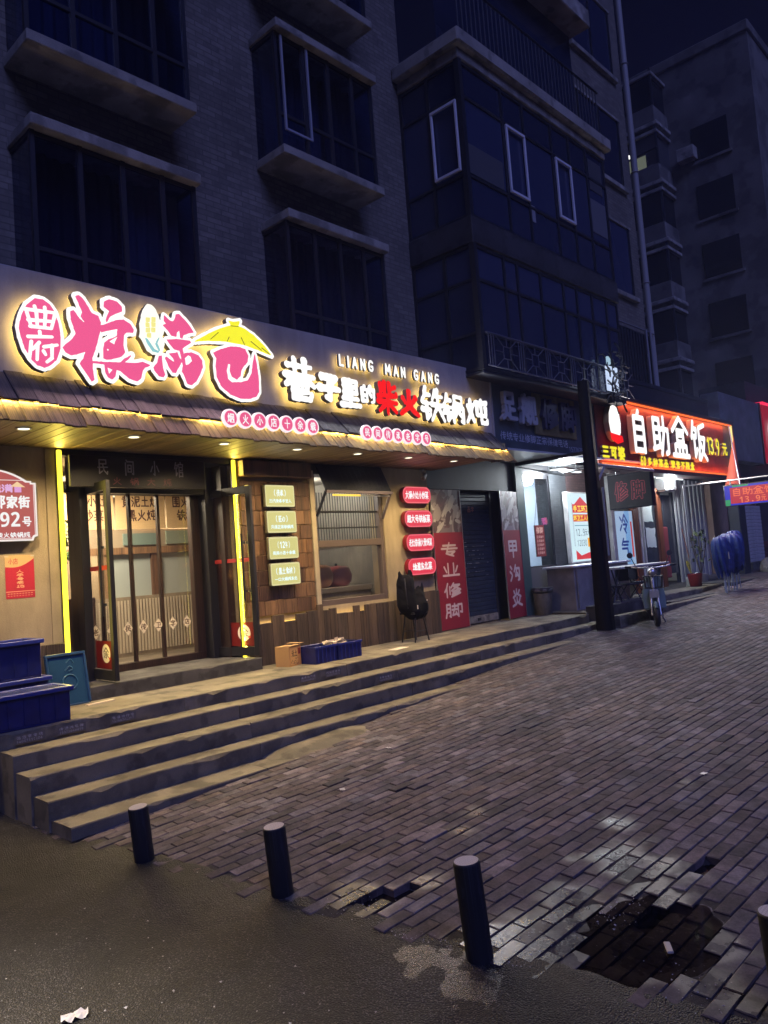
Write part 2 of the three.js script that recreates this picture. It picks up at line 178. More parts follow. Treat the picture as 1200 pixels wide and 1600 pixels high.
黄: '14,14 86,14;34,3 34,30;66,3 66,30;5,30 95,30;22,44 22,80;22,44 78,44 78,80;22,62 78,62;22,79 78,79;50,30 50,79;34,84 12,97;66,84 88,97', 泥: '@氵,0,0,38,100;46,10 92,10 92,34;46,34 92,34;46,10 44,60 36,95;88,46 58,60;58,46 58,92 94,92 95,80',
工: '14,14 86,14;50,14 50,88;5,90 95,90', 环: '4,14 40,14;8,46 38,46;22,14 22,80;2,84 42,78;46,14 98,14;74,14 46,58;72,34 72,96;78,44 97,66', 卫: '12,12 86,12 84,56 72,54;46,12 46,90;5,92 95,92', 围: '10,8 10,95;10,8 90,8 90,95;10,93 90,93;28,26 72,26;28,44 72,44;26,62 74,62 70,76;50,16 50,88',
粮: '10,14 22,30;42,12 32,30;2,38 48,38;25,6 25,96;24,42 4,78;28,42 48,70;72,2 76,12;56,18 56,88 72,78;56,18 92,18 92,48;56,32 92,32;56,48 92,48;70,50 98,95;94,58 78,68', 满: '@氵,0,0,34,100;40,18 96,18;56,6 56,30;80,6 80,30;36,40 98,40;42,54 42,97;42,54 94,54 94,94 86,90;56,40 54,60 48,80;56,62 64,78;78,40 76,60 70,80;78,62 88,78', 只: '24,8 24,52;24,8 76,8 76,52;24,50 76,50;36,62 10,94;64,62 92,92',
'(': '60,5 38,30 38,70 60,95', ')': '40,5 62,30 62,70 40,95', '+': '50,20 50,80;20,50 80,50',
};
const strokeMemo = new Map();
function strokes(ch) {
  if (strokeMemo.has(ch)) return strokeMemo.get(ch);
  const out = [];
  for (const s of (GL[ch] || GL['口']).split(';')) {
    if (s[0] === '@') { const [n, x, y, w, h] = s.slice(1).split(','); for (const st of strokes(n)) out.push(st.map(([a, b]) => [+x / 100 + (a * w) / 100, +y / 100 + (b * h) / 100])); }
    else out.push(s.trim().split(' ').map((p) => p.split(',').map((v) => v / 100)));
  }
  strokeMemo.set(ch, out); return out;
}
const CJK = /[\u2e80-\u9fff]/, drawn = (c) => CJK.test(c) || c === '(' || c === ')' || c === '+';
// flat print: writes text on a canvas, characters as strokes, letters and figures in the built-in face
function write(ctx, str, x, y, w, h, { color = '#fff', lw = 0.11, gap = 0.08, down = false, font = 'bold' } = {}) {
  ctx.save(); ctx.strokeStyle = ctx.fillStyle = color; ctx.lineCap = 'round'; ctx.lineJoin = 'round';
  const cs = [...str], n = cs.length, cw = down ? w : w / n, ch = down ? h / n : h;
  cs.forEach((c, i) => {
    const ox = down ? x : x + i * cw, oy = down ? y + i * ch : y, g = down ? ch * gap * 0.5 : cw * gap * 0.5, gw = down ? cw : cw - 2 * g, gh = down ? ch - 2 * g : ch, px = down ? ox : ox + g, py = down ? oy + g : oy;
    if (c === ' ') return;
    if (drawn(c)) { ctx.lineWidth = lw * Math.min(gw, gh); for (const s of strokes(c)) { ctx.beginPath(); s.forEach(([a, b], k) => ctx[k ? 'lineTo' : 'moveTo'](px + a * gw, py + b * gh)); ctx.stroke(); } }
    else { const fs = gh * 1.3; ctx.font = font + ' ' + fs + 'px sans-serif'; const m = ctx.measureText(c).width; ctx.save(); ctx.translate(px + gw / 2, py + gh * 0.97); ctx.scale(Math.min(1.2, (gw * 0.98) / m), 1); ctx.fillText(c, -m / 2, 0); ctx.restore(); }
  });
  ctx.restore();
}
function canvasTex(w, h, paint) { const c = document.createElement('canvas'); c.width = w; c.height = h; const x = c.getContext('2d'); paint(x, w, h); const t = new THREE.CanvasTexture(c); t.colorSpace = THREE.SRGBColorSpace; t.magFilter = THREE.LinearFilter; return t; }
const print = (w, h, paint, rough = 0.6, o = {}) => { const t = canvasTex(w, h, paint); return mat(0xffffff, rough, { map: t, ...o }); };
const lit = (w, h, paint, k = 1) => { const t = canvasTex(w, h, paint); return new THREE.MeshStandardMaterial({ color: 0x101010, roughness: 0.4, emissive: 0xffffff, emissiveMap: t, emissiveIntensity: k }); };
// solid characters: outline shapes in metres with the lower corner at x, y
function glyphShapes(ch, x, y, w, h, r, brush = true, n = 72, grow = 0) {
  const segs = [], jit = seeded(ch.charCodeAt(0));
  for (const s of strokes(ch)) { const m = s.length - 1, k = brush ? 0.85 + 0.35 * jit() : 1; s.forEach(([a, b], i) => { if (i < m) { const ra = brush ? r * k * (1.2 - 0.38 * (i / m)) : r, rb = brush ? r * k * (1.2 - 0.38 * ((i + 1) / m)) : r; segs.push([[x + a * w, y + (1 - b) * h], [x + s[i + 1][0] * w, y + (1 - s[i + 1][1]) * h], ra, rb]); } }); }
  const f = (px, py) => { let d = 1e9; for (const [a, b, ra, rb] of segs) d = Math.min(d, segDist(px, py, a, b, ra, rb)); return d - grow + (brush ? (vn(px * 28, py * 28, 5) - 0.5) * r * 0.35 : 0); };
  const m = r * 2 + grow; return contour(f, x - m, y - m, x + w + m, y + h + m, n, Math.max(w, h) / 260);
}
function fontShapes(str, x, y, h, gap, strokesOf, r, n = 60) { // capital letters from strokes given on a 60 x 100 box
  const out = []; let at = x; for (const c of str) { const ss = strokesOf[c]; if (!ss) { at += gap * 4; continue; } const segs = []; let wmax = 0; for (const s of ss.split(';')) { const p = s.split(' ').map((q) => q.split(',').map((v) => (v / 100) * h)); p.forEach((q) => (wmax = Math.max(wmax, q[0]))); for (let i = 0; i + 1 < p.length; i++) segs.push([[at + p[i][0], y + h - p[i][1]], [at + p[i + 1][0], y + h - p[i + 1][1]]]); }
    out.push(contour((px, py) => { let d = 1e9; for (const [a, b] of segs) d = Math.min(d, segDist(px, py, a, b, r, r)); return d; }, at - 2 * r, y - 2 * r, at + wmax + 2 * r, y + h + 2 * r, n, h / 200)); at += wmax + gap; }
  return out;
}
const LATIN = { L: '0,0 0,100 45,100', I: '8,0 8,100', A: '0,100 28,0 56,100;12,66 44,66', N: '0,100 0,0 50,100 50,0', G: '52,12 36,0 14,4 0,30 0,70 14,96 40,98 52,84 52,55 30,55', M: '0,100 6,0 34,70 62,0 68,100', 0: '26,0 6,20 6,80 26,100 46,80 46,20 26,0', 1: '4,22 24,0 24,100', 3: '2,8 24,0 44,14 40,40 18,48 44,60 46,86 24,100 0,90', 6: '44,6 22,2 4,40 4,78 24,100 46,80 42,52 22,46 6,60', 9: '42,50 22,58 4,40 6,14 26,0 46,16 46,60 26,100', '.': '6,94 9,97' };
// outlines of the sign figures in metres on the sign face: x along the street, y above the platform
const LOGO = {
  oval: [[3.001,3.916],[3.072,3.918],[3.136,3.882],[3.182,3.816],[3.214,3.71],[3.229,3.588],[3.221,3.462],[3.179,3.35],[3.115,3.286],[3.06,3.26],[2.996,3.275],[2.935,3.333],[2.886,3.422],[2.856,3.525],[2.843,3.618],[2.871,3.732],[2.921,3.838]],
  grain: [[[3.391,4.019],[3.426,4.032],[3.462,4.013],[3.522,3.927],[3.556,3.868],[3.529,3.805],[3.475,3.77],[3.433,3.826],[3.454,3.868],[3.42,3.951]],[[3.333,3.858],[3.365,3.874],[3.425,3.799],[3.481,3.758],[3.444,3.662],[3.385,3.626],[3.362,3.686],[3.335,3.782]],[[3.386,3.652],[3.461,3.754],[3.495,3.848],[3.559,3.873],[3.618,3.863],[3.64,3.8],[3.629,3.707],[3.597,3.598],[3.566,3.503],[3.535,3.421],[3.535,3.293],[3.545,3.205],[3.517,3.186],[3.475,3.247],[3.427,3.316],[3.4,3.351],[3.444,3.408],[3.465,3.472],[3.382,3.436],[3.318,3.418],[3.267,3.441],[3.244,3.484],[3.273,3.52],[3.338,3.581]],[[3.684,4.024],[3.743,4.058],[3.824,4.049],[3.874,4.009],[3.878,3.957],[3.803,3.916],[3.746,3.879],[3.702,3.809],[3.693,3.836],[3.736,3.936],[3.681,3.964]],[[3.626,3.765],[3.701,3.798],[3.8,3.852],[3.884,3.874],[3.956,3.847],[3.996,3.791],[3.986,3.753],[3.912,3.743],[3.882,3.711],[3.872,3.603],[3.889,3.533],[3.834,3.476],[3.75,3.443],[3.682,3.427],[3.65,3.435],[3.651,3.542],[3.667,3.599],[3.72,3.644],[3.805,3.691],[3.816,3.763],[3.753,3.744],[3.642,3.699]],[[3.538,3.393],[3.68,3.406],[3.831,3.421],[3.876,3.471],[3.96,3.521],[3.917,3.461],[3.866,3.426],[4.001,3.439],[4.074,3.463],[4.172,3.44],[4.1,3.403],[4.071,3.365],[4.052,3.286],[4.004,3.247],[3.92,3.263],[3.826,3.33],[3.781,3.337],[3.768,3.27],[3.732,3.232],[3.689,3.246],[3.659,3.307],[3.656,3.374],[3.537,3.374]]],
  grainHoles: [[[3.719,3.618],[3.811,3.683],[3.772,3.598]],[[3.684,3.349],[3.741,3.334],[3.701,3.287]],[[3.688,3.541],[3.721,3.54],[3.697,3.516]]],
  full: [[[4.36,4.008],[4.422,3.964],[4.465,3.96],[4.488,3.997],[4.502,4.045],[4.542,4.059],[4.61,4.005],[4.673,3.945],[4.717,3.882],[4.648,3.86],[4.585,3.83],[4.567,3.789],[4.54,3.794],[4.538,3.879],[4.501,3.844],[4.494,3.798],[4.432,3.801],[4.396,3.847],[4.335,3.899],[4.382,3.921],[4.349,3.95]],[[4.371,3.748],[4.5,3.774],[4.659,3.781],[4.677,3.76],[4.577,3.694],[4.542,3.651],[4.458,3.652],[4.414,3.697]],[[4.269,3.556],[4.305,3.567],[4.306,3.452],[4.33,3.359],[4.31,3.333],[4.258,3.333],[4.206,3.394],[4.201,3.423],[4.245,3.484]],[[4.352,3.562],[4.407,3.533],[4.452,3.511],[4.439,3.554],[4.393,3.599],[4.494,3.628],[4.521,3.566],[4.551,3.542],[4.515,3.481],[4.46,3.394],[4.426,3.396],[4.383,3.449],[4.343,3.54]],[[4.582,3.634],[4.667,3.654],[4.758,3.632],[4.803,3.579],[4.807,3.507],[4.768,3.427],[4.71,3.334],[4.65,3.284],[4.599,3.292],[4.572,3.362],[4.537,3.428],[4.557,3.49],[4.625,3.51],[4.672,3.56],[4.663,3.601],[4.632,3.615],[4.581,3.575],[4.555,3.585]],[[4.524,3.665],[4.564,3.678],[4.581,3.575],[4.597,3.45],[4.572,3.433],[4.544,3.541]]],
  corn: [[4.17,4.096],[4.222,4.092],[4.264,4.052],[4.291,3.995],[4.303,3.949],[4.339,3.914],[4.349,3.832],[4.323,3.772],[4.351,3.735],[4.328,3.621],[4.272,3.571],[4.197,3.559],[4.14,3.591],[4.074,3.71],[4.054,3.727],[4.071,3.784],[4.069,3.865],[4.088,3.936],[4.114,4.023]],
  kernels: [[[4.143,3.942],[4.185,3.947],[4.181,3.903],[4.142,3.898]],[[4.211,3.958],[4.253,3.963],[4.249,3.918],[4.21,3.913]],[[4.137,3.887],[4.179,3.891],[4.175,3.847],[4.136,3.843]],[[4.206,3.902],[4.248,3.907],[4.244,3.862],[4.205,3.858]],[[4.138,3.832],[4.18,3.837],[4.176,3.792],[4.137,3.788]],[[4.201,3.845],[4.243,3.849],[4.239,3.805],[4.2,3.801]],[[4.148,3.779],[4.19,3.784],[4.186,3.739],[4.147,3.736]]],
  husk: [[[4.122,3.724],[4.148,3.715],[4.223,3.618],[4.275,3.605],[4.266,3.586],[4.199,3.594],[4.144,3.66]],[[4.281,3.762],[4.29,3.753],[4.257,3.685],[4.29,3.615],[4.274,3.601],[4.234,3.681]]],
  hat: [[4.712,3.78],[4.827,3.857],[5.003,3.96],[5.164,4.033],[5.218,4.055],[5.192,4.106],[5.258,4.103],[5.353,4.131],[5.326,4.062],[5.398,4.052],[5.541,3.993],[5.684,3.892],[5.795,3.782],[5.602,3.818],[5.383,3.852],[5.133,3.849],[4.892,3.821]],
  hatLines: [[[5.218,4.046],[5.322,4.055]],[[5.035,3.936],[4.927,3.842]],[[5.181,3.909],[5.151,3.855]],[[5.352,3.93],[5.392,3.853]],[[5.488,3.907],[5.641,3.824]],[[5.643,3.855],[5.753,3.794]]],
  vat: [[4.955,3.696],[5.056,3.748],[5.182,3.8],[5.308,3.817],[5.401,3.805],[5.441,3.732],[5.426,3.654],[5.366,3.592],[5.326,3.534],[5.312,3.472],[5.26,3.425],[5.188,3.453],[5.166,3.512],[5.176,3.595],[5.146,3.591],[5.122,3.507],[5.133,3.419],[5.183,3.386],[5.312,3.402],[5.409,3.436],[5.471,3.523],[5.507,3.681],[5.536,3.764],[5.556,3.657],[5.571,3.49],[5.566,3.321],[5.524,3.256],[5.425,3.219],[5.297,3.206],[5.155,3.242],[5.039,3.317],[4.986,3.415],[4.978,3.546],[4.993,3.636]],
  ovalText: [[[2.896,3.791],[3.2,3.807]],[[2.991,3.834],[3.001,3.781]],[[3.086,3.841],[3.084,3.785]],[[2.918,3.765],[2.953,3.632]],[[3.181,3.793],[3.14,3.647]],[[2.942,3.636],[3.14,3.647]],[[2.927,3.694],[3.159,3.718]],[[3.006,3.77],[3.009,3.648]],[[3.09,3.78],[3.076,3.651]],[[2.92,3.535],[3.143,3.567]],[[3.028,3.599],[3.032,3.554]],[[2.947,3.492],[2.923,3.325]],[[3.004,3.464],[2.993,3.327]],[[3.02,3.494],[2.956,3.42]],[[3.063,3.459],[3.188,3.496]],[[3.139,3.486],[3.133,3.362],[3.084,3.318]],[[3.056,3.418],[3.074,3.387]]],
};
const WORDS = {'巷': [5.945,3.248,0.546,0.603], '子': [6.492,3.291,0.43,0.406], '里': [6.88,3.27,0.419,0.417], '的': [7.259,3.347,0.313,0.285], '柴': [7.568,3.232,0.477,0.512], '火': [8.022,3.255,0.479,0.414], '铁': [8.499,3.215,0.589,0.566], '锅': [9.002,3.237,0.579,0.493], '炖': [9.59,3.256,0.606,0.46]};
// ---------------------------------------------------------------- materials: grain, stains and wear only
const T = {};
T.grit = tex(512, 512, (u, v) => { const a = fbm(u * 8, v * 8, 3, 8, 8, 5), b = hash(Math.floor(u * 512), Math.floor(v * 512), 9), c = fbm(u * 64, v * 64, 8, 64, 64, 2); return 0.50 + 0.5 * a + 0.2 * (c - 0.5) + 0.12 * (b - 0.5); });
T.gritB = tex(512, 512, (u, v) => 0.35 * fbm(u * 12, v * 12, 5, 12, 12, 4) + 0.4 * fbm(u * 90, v * 90, 6, 90, 90, 2) + 0.25 * hash(Math.floor(u * 512), Math.floor(v * 512), 4), false);
T.concrete = tex(512, 512, (u, v) => { const a = fbm(u * 5, v * 5, 21, 5, 5, 5), s = sstep(0.52, 0.7, fbm(u * 9 + 3, v * 9, 33, 9, 9, 4)), p = hash(Math.floor(u * 512), Math.floor(v * 512), 2), k = 0.6 + 0.42 * a - 0.16 * s + 0.12 * (p - 0.5); return [k * 1.02, k, k * 0.95]; });
T.plaster = tex(512, 512, (u, v) => { const a = fbm(u * 4, v * 4, 41, 4, 4, 5), t = fbm(u * 30, v * 6, 44, 30, 6, 3), k = 0.70 + 0.24 * a + 0.1 * (t - 0.5) + 0.05 * (hash(Math.floor(u * 512), Math.floor(v * 512), 7) - 0.5); return [k, k * 0.985, k * 0.95]; });
T.wood = tex(512, 512, (u, v) => { const w = u * 24 + 1.6 * fbm(u * 6, v * 2, 51, 6, 2, 3), g = 0.5 + 0.5 * Math.sin(w * 6.28), f = fbm(u * 120, v * 5, 53, 120, 5, 3), c = fbm(u * 10, v * 1, 55, 10, 1, 3), k = 0.52 + 0.12 * g + 0.3 * (f - 0.5) + 0.5 * (c - 0.35); return [k, k * 0.97, k * 0.93]; });
T.woodB = tex(512, 512, (u, v) => 0.6 * fbm(u * 120, v * 5, 53, 120, 5, 3) + 0.4 * fbm(u * 30, v * 2, 57, 30, 2, 3), false);
T.rust = tex(256, 256, (u, v) => { const a = fbm(u * 6, v * 6, 61, 6, 6, 5), k = 0.75 + 0.3 * (a - 0.5); return [k, k, k]; });
T.scuff = tex(512, 512, (u, v) => { const a = fbm(u * 5, v * 3, 201, 5, 3, 4), s = sstep(0.62, 0.7, fbm(u * 60, v * 4, 203, 60, 4, 3)), c = sstep(0.66, 0.72, fbm(u * 18, v * 18, 205, 18, 18, 4)); return [0.5 + 0.4 * a + 0.5 * s + 0.5 * c, 0.5 + 0.38 * a + 0.45 * s + 0.36 * c, 0.5 + 0.38 * a + 0.42 * s + 0.26 * c]; });
T.wallbrick = tex(512, 512, (u, v) => { const row = Math.floor(v * 32), off = row % 2 ? 0.5 : 0, bu = u * 10 + off, fu = bu - Math.floor(bu), fv = v * 32 - row, m = fu < 0.05 || fv < 0.14, t = hash(((Math.floor(bu) % 10) + 10) % 10, row, 3), k = m ? 0.62 : 0.68 + 0.14 * t + 0.15 * (fbm(u * 40, v * 40, 12, 40, 40, 2) - 0.5), s = 0.85 + 0.3 * (fbm(u * 3, v * 3, 88, 3, 3, 4) - 0.5); return [k * s, k * s * 0.97, k * s * 0.92]; });
T.aggregate = tex(1024, 1024, (u, v) => { // chips of stone in tar
  const n = 150, x = u * n, y = v * n; let d1 = 9, id = 0; for (let j = -1; j <= 1; j++) for (let i = -1; i <= 1; i++) { const cx = Math.floor(x) + i, cy = Math.floor(y) + j, m = (a) => ((a % n) + n) % n, px = cx + hash(m(cx), m(cy), 1), py = cy + hash(m(cx), m(cy), 2), d = Math.hypot(x - px, y - py); if (d < d1) { d1 = d; id = hash(m(cx), m(cy), 3); } }
  const st = 0.5 + 0.8 * (fbm(u * 4, v * 4, 71, 4, 4, 5) - 0.4), k = d1 < 0.45 ? 0.22 + 0.85 * id * id * id : 0.2; return [k * st * 1.9, k * st * 1.84, k * st * 1.76];
});
T.aggregateB = tex(1024, 1024, (u, v) => { const n = 150, x = u * n, y = v * n; let d1 = 9, id = 0; for (let j = -1; j <= 1; j++) for (let i = -1; i <= 1; i++) { const cx = Math.floor(x) + i, cy = Math.floor(y) + j, m = (a) => ((a % n) + n) % n, px = cx + hash(m(cx), m(cy), 1), py = cy + hash(m(cx), m(cy), 2), d = Math.hypot(x - px, y - py); if (d < d1) { d1 = d; id = hash(m(cx), m(cy), 3); } } return clamp(0.75 - d1 * 0.9) * (0.5 + 0.5 * id); }, false);
const M = {
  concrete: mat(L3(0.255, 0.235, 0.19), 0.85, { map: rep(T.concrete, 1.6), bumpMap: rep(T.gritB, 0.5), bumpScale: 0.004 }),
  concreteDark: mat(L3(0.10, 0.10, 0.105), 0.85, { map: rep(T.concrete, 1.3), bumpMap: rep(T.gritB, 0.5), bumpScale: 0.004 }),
  plaster: mat(L3(0.50, 0.42, 0.30), 0.85, { map: rep(T.plaster, 1.5), bumpMap: rep(T.gritB, 0.8), bumpScale: 0.003 }),
  fascia: mat(L3(0.55, 0.55, 0.57), 0.7, { map: rep(T.plaster, 2.2), bumpMap: rep(T.gritB, 0.6), bumpScale: 0.001 }),
  blackFrame: phys(L3(0.012, 0.012, 0.016), 0.4, { clearcoat: 0.3, clearcoatRoughness: 0.3 }),
  brownFrame: mat(L3(0.055, 0.026, 0.022), 0.5, { map: rep(T.wood, 0.7) }),
  navy: mat(L3(0.02, 0.026, 0.05), 0.6, { map: rep(T.rust, 0.9) }),
  steel: mat(L3(0.5, 0.5, 0.52), 0.35, { metalness: 0.9 }),
  whitePaint: mat(L3(0.72, 0.72, 0.72), 0.5, { map: rep(T.rust, 1.1) }),
  glass: phys(0xffffff, 0.02, { transmission: 1, thickness: 0, ior: 1.5 }),
  darkGlass: phys(L3(0.010, 0.012, 0.020), 0.06, { map: rep(T.rust, 2) }),
  wallUpper: mat(L3(0.42, 0.40, 0.37), 0.9, { map: rep(T.wallbrick, 2.4), bumpMap: rep(T.wallbrick, 2.4), bumpScale: 0.003 }),
  slab: mat(L3(0.45, 0.44, 0.42), 0.85, { map: rep(T.concrete, 2), bumpMap: rep(T.gritB, 0.8), bumpScale: 0.004 }),
};
const shingleMats = [[0.13, 0.122, 0.125], [0.10, 0.095, 0.10], [0.155, 0.145, 0.145], [0.115, 0.108, 0.108]].map(([r, g, b]) => mat(L3(r * 1.5, g * 1.5, b * 1.5), 0.8, { map: rep(T.wood, 0.42), bumpMap: rep(T.woodB, 0.42), bumpScale: 0.006 }));
const eaveMats = [[0.25, 0.185, 0.115], [0.20, 0.15, 0.095], [0.29, 0.215, 0.135]].map(([r, g, b]) => mat(L3(r, g, b), 0.8, { map: rep(T.wood, 0.4), bumpMap: rep(T.woodB, 0.4), bumpScale: 0.006 }));
const plankMats = [[0.16, 0.11, 0.078], [0.12, 0.084, 0.064], [0.20, 0.14, 0.094], [0.145, 0.108, 0.084]].map(([r, g, b]) => mat(L3(r, g, b), 0.65, { map: rep(T.wood, 0.5), bumpMap: rep(T.woodB, 0.5), bumpScale: 0.003 }));
const blockMats = [[0.38, 0.21, 0.11], [0.27, 0.145, 0.08], [0.46, 0.27, 0.145], [0.32, 0.185, 0.11], [0.20, 0.11, 0.075]].map(([r, g, b]) => mat(L3(r, g, b), 0.6, { map: rep(T.wood, 0.6), bumpMap: rep(T.woodB, 0.6), bumpScale: 0.002 }));
const soffitMats = [[0.30, 0.21, 0.14], [0.25, 0.17, 0.115], [0.34, 0.245, 0.165]].map(([r, g, b]) => mat(L3(r, g, b), 0.55, { map: rep(T.wood, 0.6) }));
// ---------------------------------------------------------------- ground, road, brick pavement
const G = (x, z) => -0.952 + 0.043 * Math.min(x, 30) - 0.03 * Math.max(-14, Math.min(z, 10)) + 0.022 * (fbm(x * 0.9 + 50, z * 0.9 + 50, 301, 999, 999, 2) - 0.5);
const EDGE = [[-30, 2.2], [-7, 2.45], [-5.43, 2.57], [-5, 2.66], [-3.89, 2.76], [-3.39, 2.87], [-2.81, 2.96], [-2.38, 3.05], [-1.92, 3.09], [-1.51, 3.15], [0, 3.35], [3, 3.7], [20, 5]];
const edgeX = (z) => { for (let i = 0; i + 1 < EDGE.length; i++) if (z <= EDGE[i + 1][0]) { const [a, b] = [EDGE[i], EDGE[i + 1]]; return lerp(a[1], b[1], (z - a[0]) / (b[0] - a[0])); } return 5; };
function sheet(xs, zs, h, uvScale = 1) {
  const pos = [], uv = [], idx = [], nx = xs.length, nz = zs.length;
  for (const z of zs) for (const X of xs) { const x = typeof X === 'function' ? X(z) : X; pos.push(x, h(x, z), z); uv.push(x * uvScale, z * uvScale); }
  for (let j = 0; j + 1 < nz; j++) for (let i = 0; i + 1 < nx; i++) { const a = j * nx + i; idx.push(a, a + nx, a + 1, a + 1, a + nx, a + nx + 1); }
  const g = new THREE.BufferGeometry(); g.setAttribute('position', new THREE.Float32BufferAttribute(pos, 3)); g.setAttribute('uv', new THREE.Float32BufferAttribute(uv, 2)); g.setAttribute('uv1', new THREE.Float32BufferAttribute(pos.reduce((o, v, i) => { if (i % 3 === 0) o.push((v - 1.2) / 5); else if (i % 3 === 2) o.push((v + 5.2) / 5); return o; }, []), 2)); g.setIndex(idx); g.computeVertexNormals(); return g;
}
const range = (a, b, s) => Array.from({ length: Math.round((b - a) / s) + 1 }, (_, i) => a + i * s);
structure('ground', sheet([-90, -40, -14, 0, 10, 22, 30, 60, 110], [-90, -40, -14, -6, 0, 10, 40, 90], (x, z) => G(x, z) - 0.13), mat(L3(0.07, 0.065, 0.06), 0.9, { map: rep(T.concrete, 3) }));
const ROWTURN = 0.0436, RC = Math.cos(ROWTURN), RS = Math.sin(ROWTURN), toST = (x, z) => [x * RC + z * RS, -x * RS + z * RC], toXZ = (s, t) => [s * RC - t * RS, s * RS + t * RC];
const PITCH = 0.095, LEN = 0.235;
const jag = (z) => 0.03 * (fbm(z * 7, 0, 91, 999, 999, 3) - 0.5) + 0.05 * (vn(z * 2.2, 3, 92) - 0.5);
const missing = [[3.25, -3.22, 0.17], [4.57, -1.87, 0.11], [3.90, -1.95, 0.09], [2.93, -3.13, 0.13], [2.97, -2.77, 0.06]];
const puddleAt = (x, z) => Math.hypot((x - 3.66) / 0.36, (z + 1.83) / 0.26) + 0.5 * (fbm(x * 7, z * 7, 131, 999, 999, 3) - 0.5);   // under 1 inside the standing water
const wetBlobs = [[3.08, -2.25, 0.46, 1.3], [2.85, -2.6, 0.25, 0.8], [2.15, -4.1, 0.5, 0.75], [1.9, -3.7, 0.5, 0.6], [3.4, -2.28, 0.36, 1.1], [3.75, -2.3, 0.32, 0.75], [4.35, -2.25, 0.4, 0.7], [4.9, -2.6, 0.2, 0.6], [3.1, -3.3, 0.36, 0.7], [3.5, -3.1, 0.22, 0.55], [3.45, -1.45, 0.25, 0.8], [3.75, -1.6, 0.25, 0.55], [4.0, -2.0, 0.3, 0.65], [4.5, -3.5, 0.18, 0.5], [4.2, -3.4, 0.14, 0.6], [5.8, -2.5, 0.16, 0.55], [3.66, -1.83, 0.42, 1], [8.5, -2.8, 0.1, 0.6], [3.3, -1.2, 0.2, 0.6]];
const wetness = (x, z) => { let w = 0; for (const [a, b, r, k] of wetBlobs) w = Math.max(w, k * (1.25 - Math.hypot(x - a, z - b) / r)); return clamp(sstep(0.0, 0.55, w - 0.9 * (fbm(x * 5, z * 5, 140, 999, 999, 4) - 0.32))); };
const wetMap = tex(1024, 1024, (u, v) => { const x = 1.2 + u * 5, z = -5.2 + v * 5, w = wetness(x, z), g = fbm(x * 40, z * 40, 150, 9999, 9999, 2); return clamp(lerp(0.9, 0.24, w) + 0.16 * (g - 0.5)); }, false);
wetMap.wrapS = wetMap.wrapT = THREE.ClampToEdgeWrapping; wetMap.channel = 1;
// road of worn asphalt, a little lower than the bricks, with a ragged edge and shallow dips
{
  const us = range(0, 1, 1 / 150), zs = [...range(-16, -7, 0.5), ...range(-6.8, 1.0, 0.05), ...range(1.5, 10, 0.5)];
  const xs = us.map((u) => (z) => lerp(-16, edgeX(z) + 0.2 + 1.6 * jag(z), 1 - (1 - u) ** 3));
  const h = (x, z) => G(x, z) - 0.004 - 0.012 * sstep(0.12, 0.2, x - edgeX(z)) - 0.03 * sstep(0.0, 0.5, edgeX(z) - x) + 0.012 * (fbm(x * 1.7, z * 1.7, 95, 999, 999, 4) - 0.5) + 0.014 * (fbm(x * 11, z * 11, 97, 9999, 9999, 3) - 0.5);
  structure('asphalt_road', sheet(xs, zs, h), mat(L3(0.085, 0.080, 0.079), 0.66, { map: rep(T.aggregate, 1.35), bumpMap: rep(T.aggregateB, 1.35), bumpScale: 0.012 }));
}
// brick pavement
const pavement = new THREE.Group(); pavement.name = 'brick_pavement'; pavement.userData.kind = 'structure'; scene.add(pavement);
const brickMat = mat(0xffffff, 1.0, { vertexColors: true, map: rep(T.grit, 0.55), bumpMap: rep(T.gritB, 0.35), bumpScale: 0.002, roughnessMap: wetMap });
const wetBrickMat = mat(0xffffff, 1.0, { vertexColors: true, map: rep(T.grit, 0.55), bumpMap: rep(T.gritB, 0.6), bumpScale: 0.0005, roughnessMap: wetMap });
const farBrickMat = mat(0xffffff, 0.82, { vertexColors: true, map: rep(T.grit, 0.55), bumpMap: rep(T.gritB, 0.35), bumpScale: 0.003 });
const tints = [[0.165, 0.132, 0.14], [0.135, 0.112, 0.124], [0.215, 0.182, 0.192], [0.155, 0.122, 0.125], [0.185, 0.165, 0.178], [0.113, 0.094, 0.102], [0.162, 0.126, 0.12]];
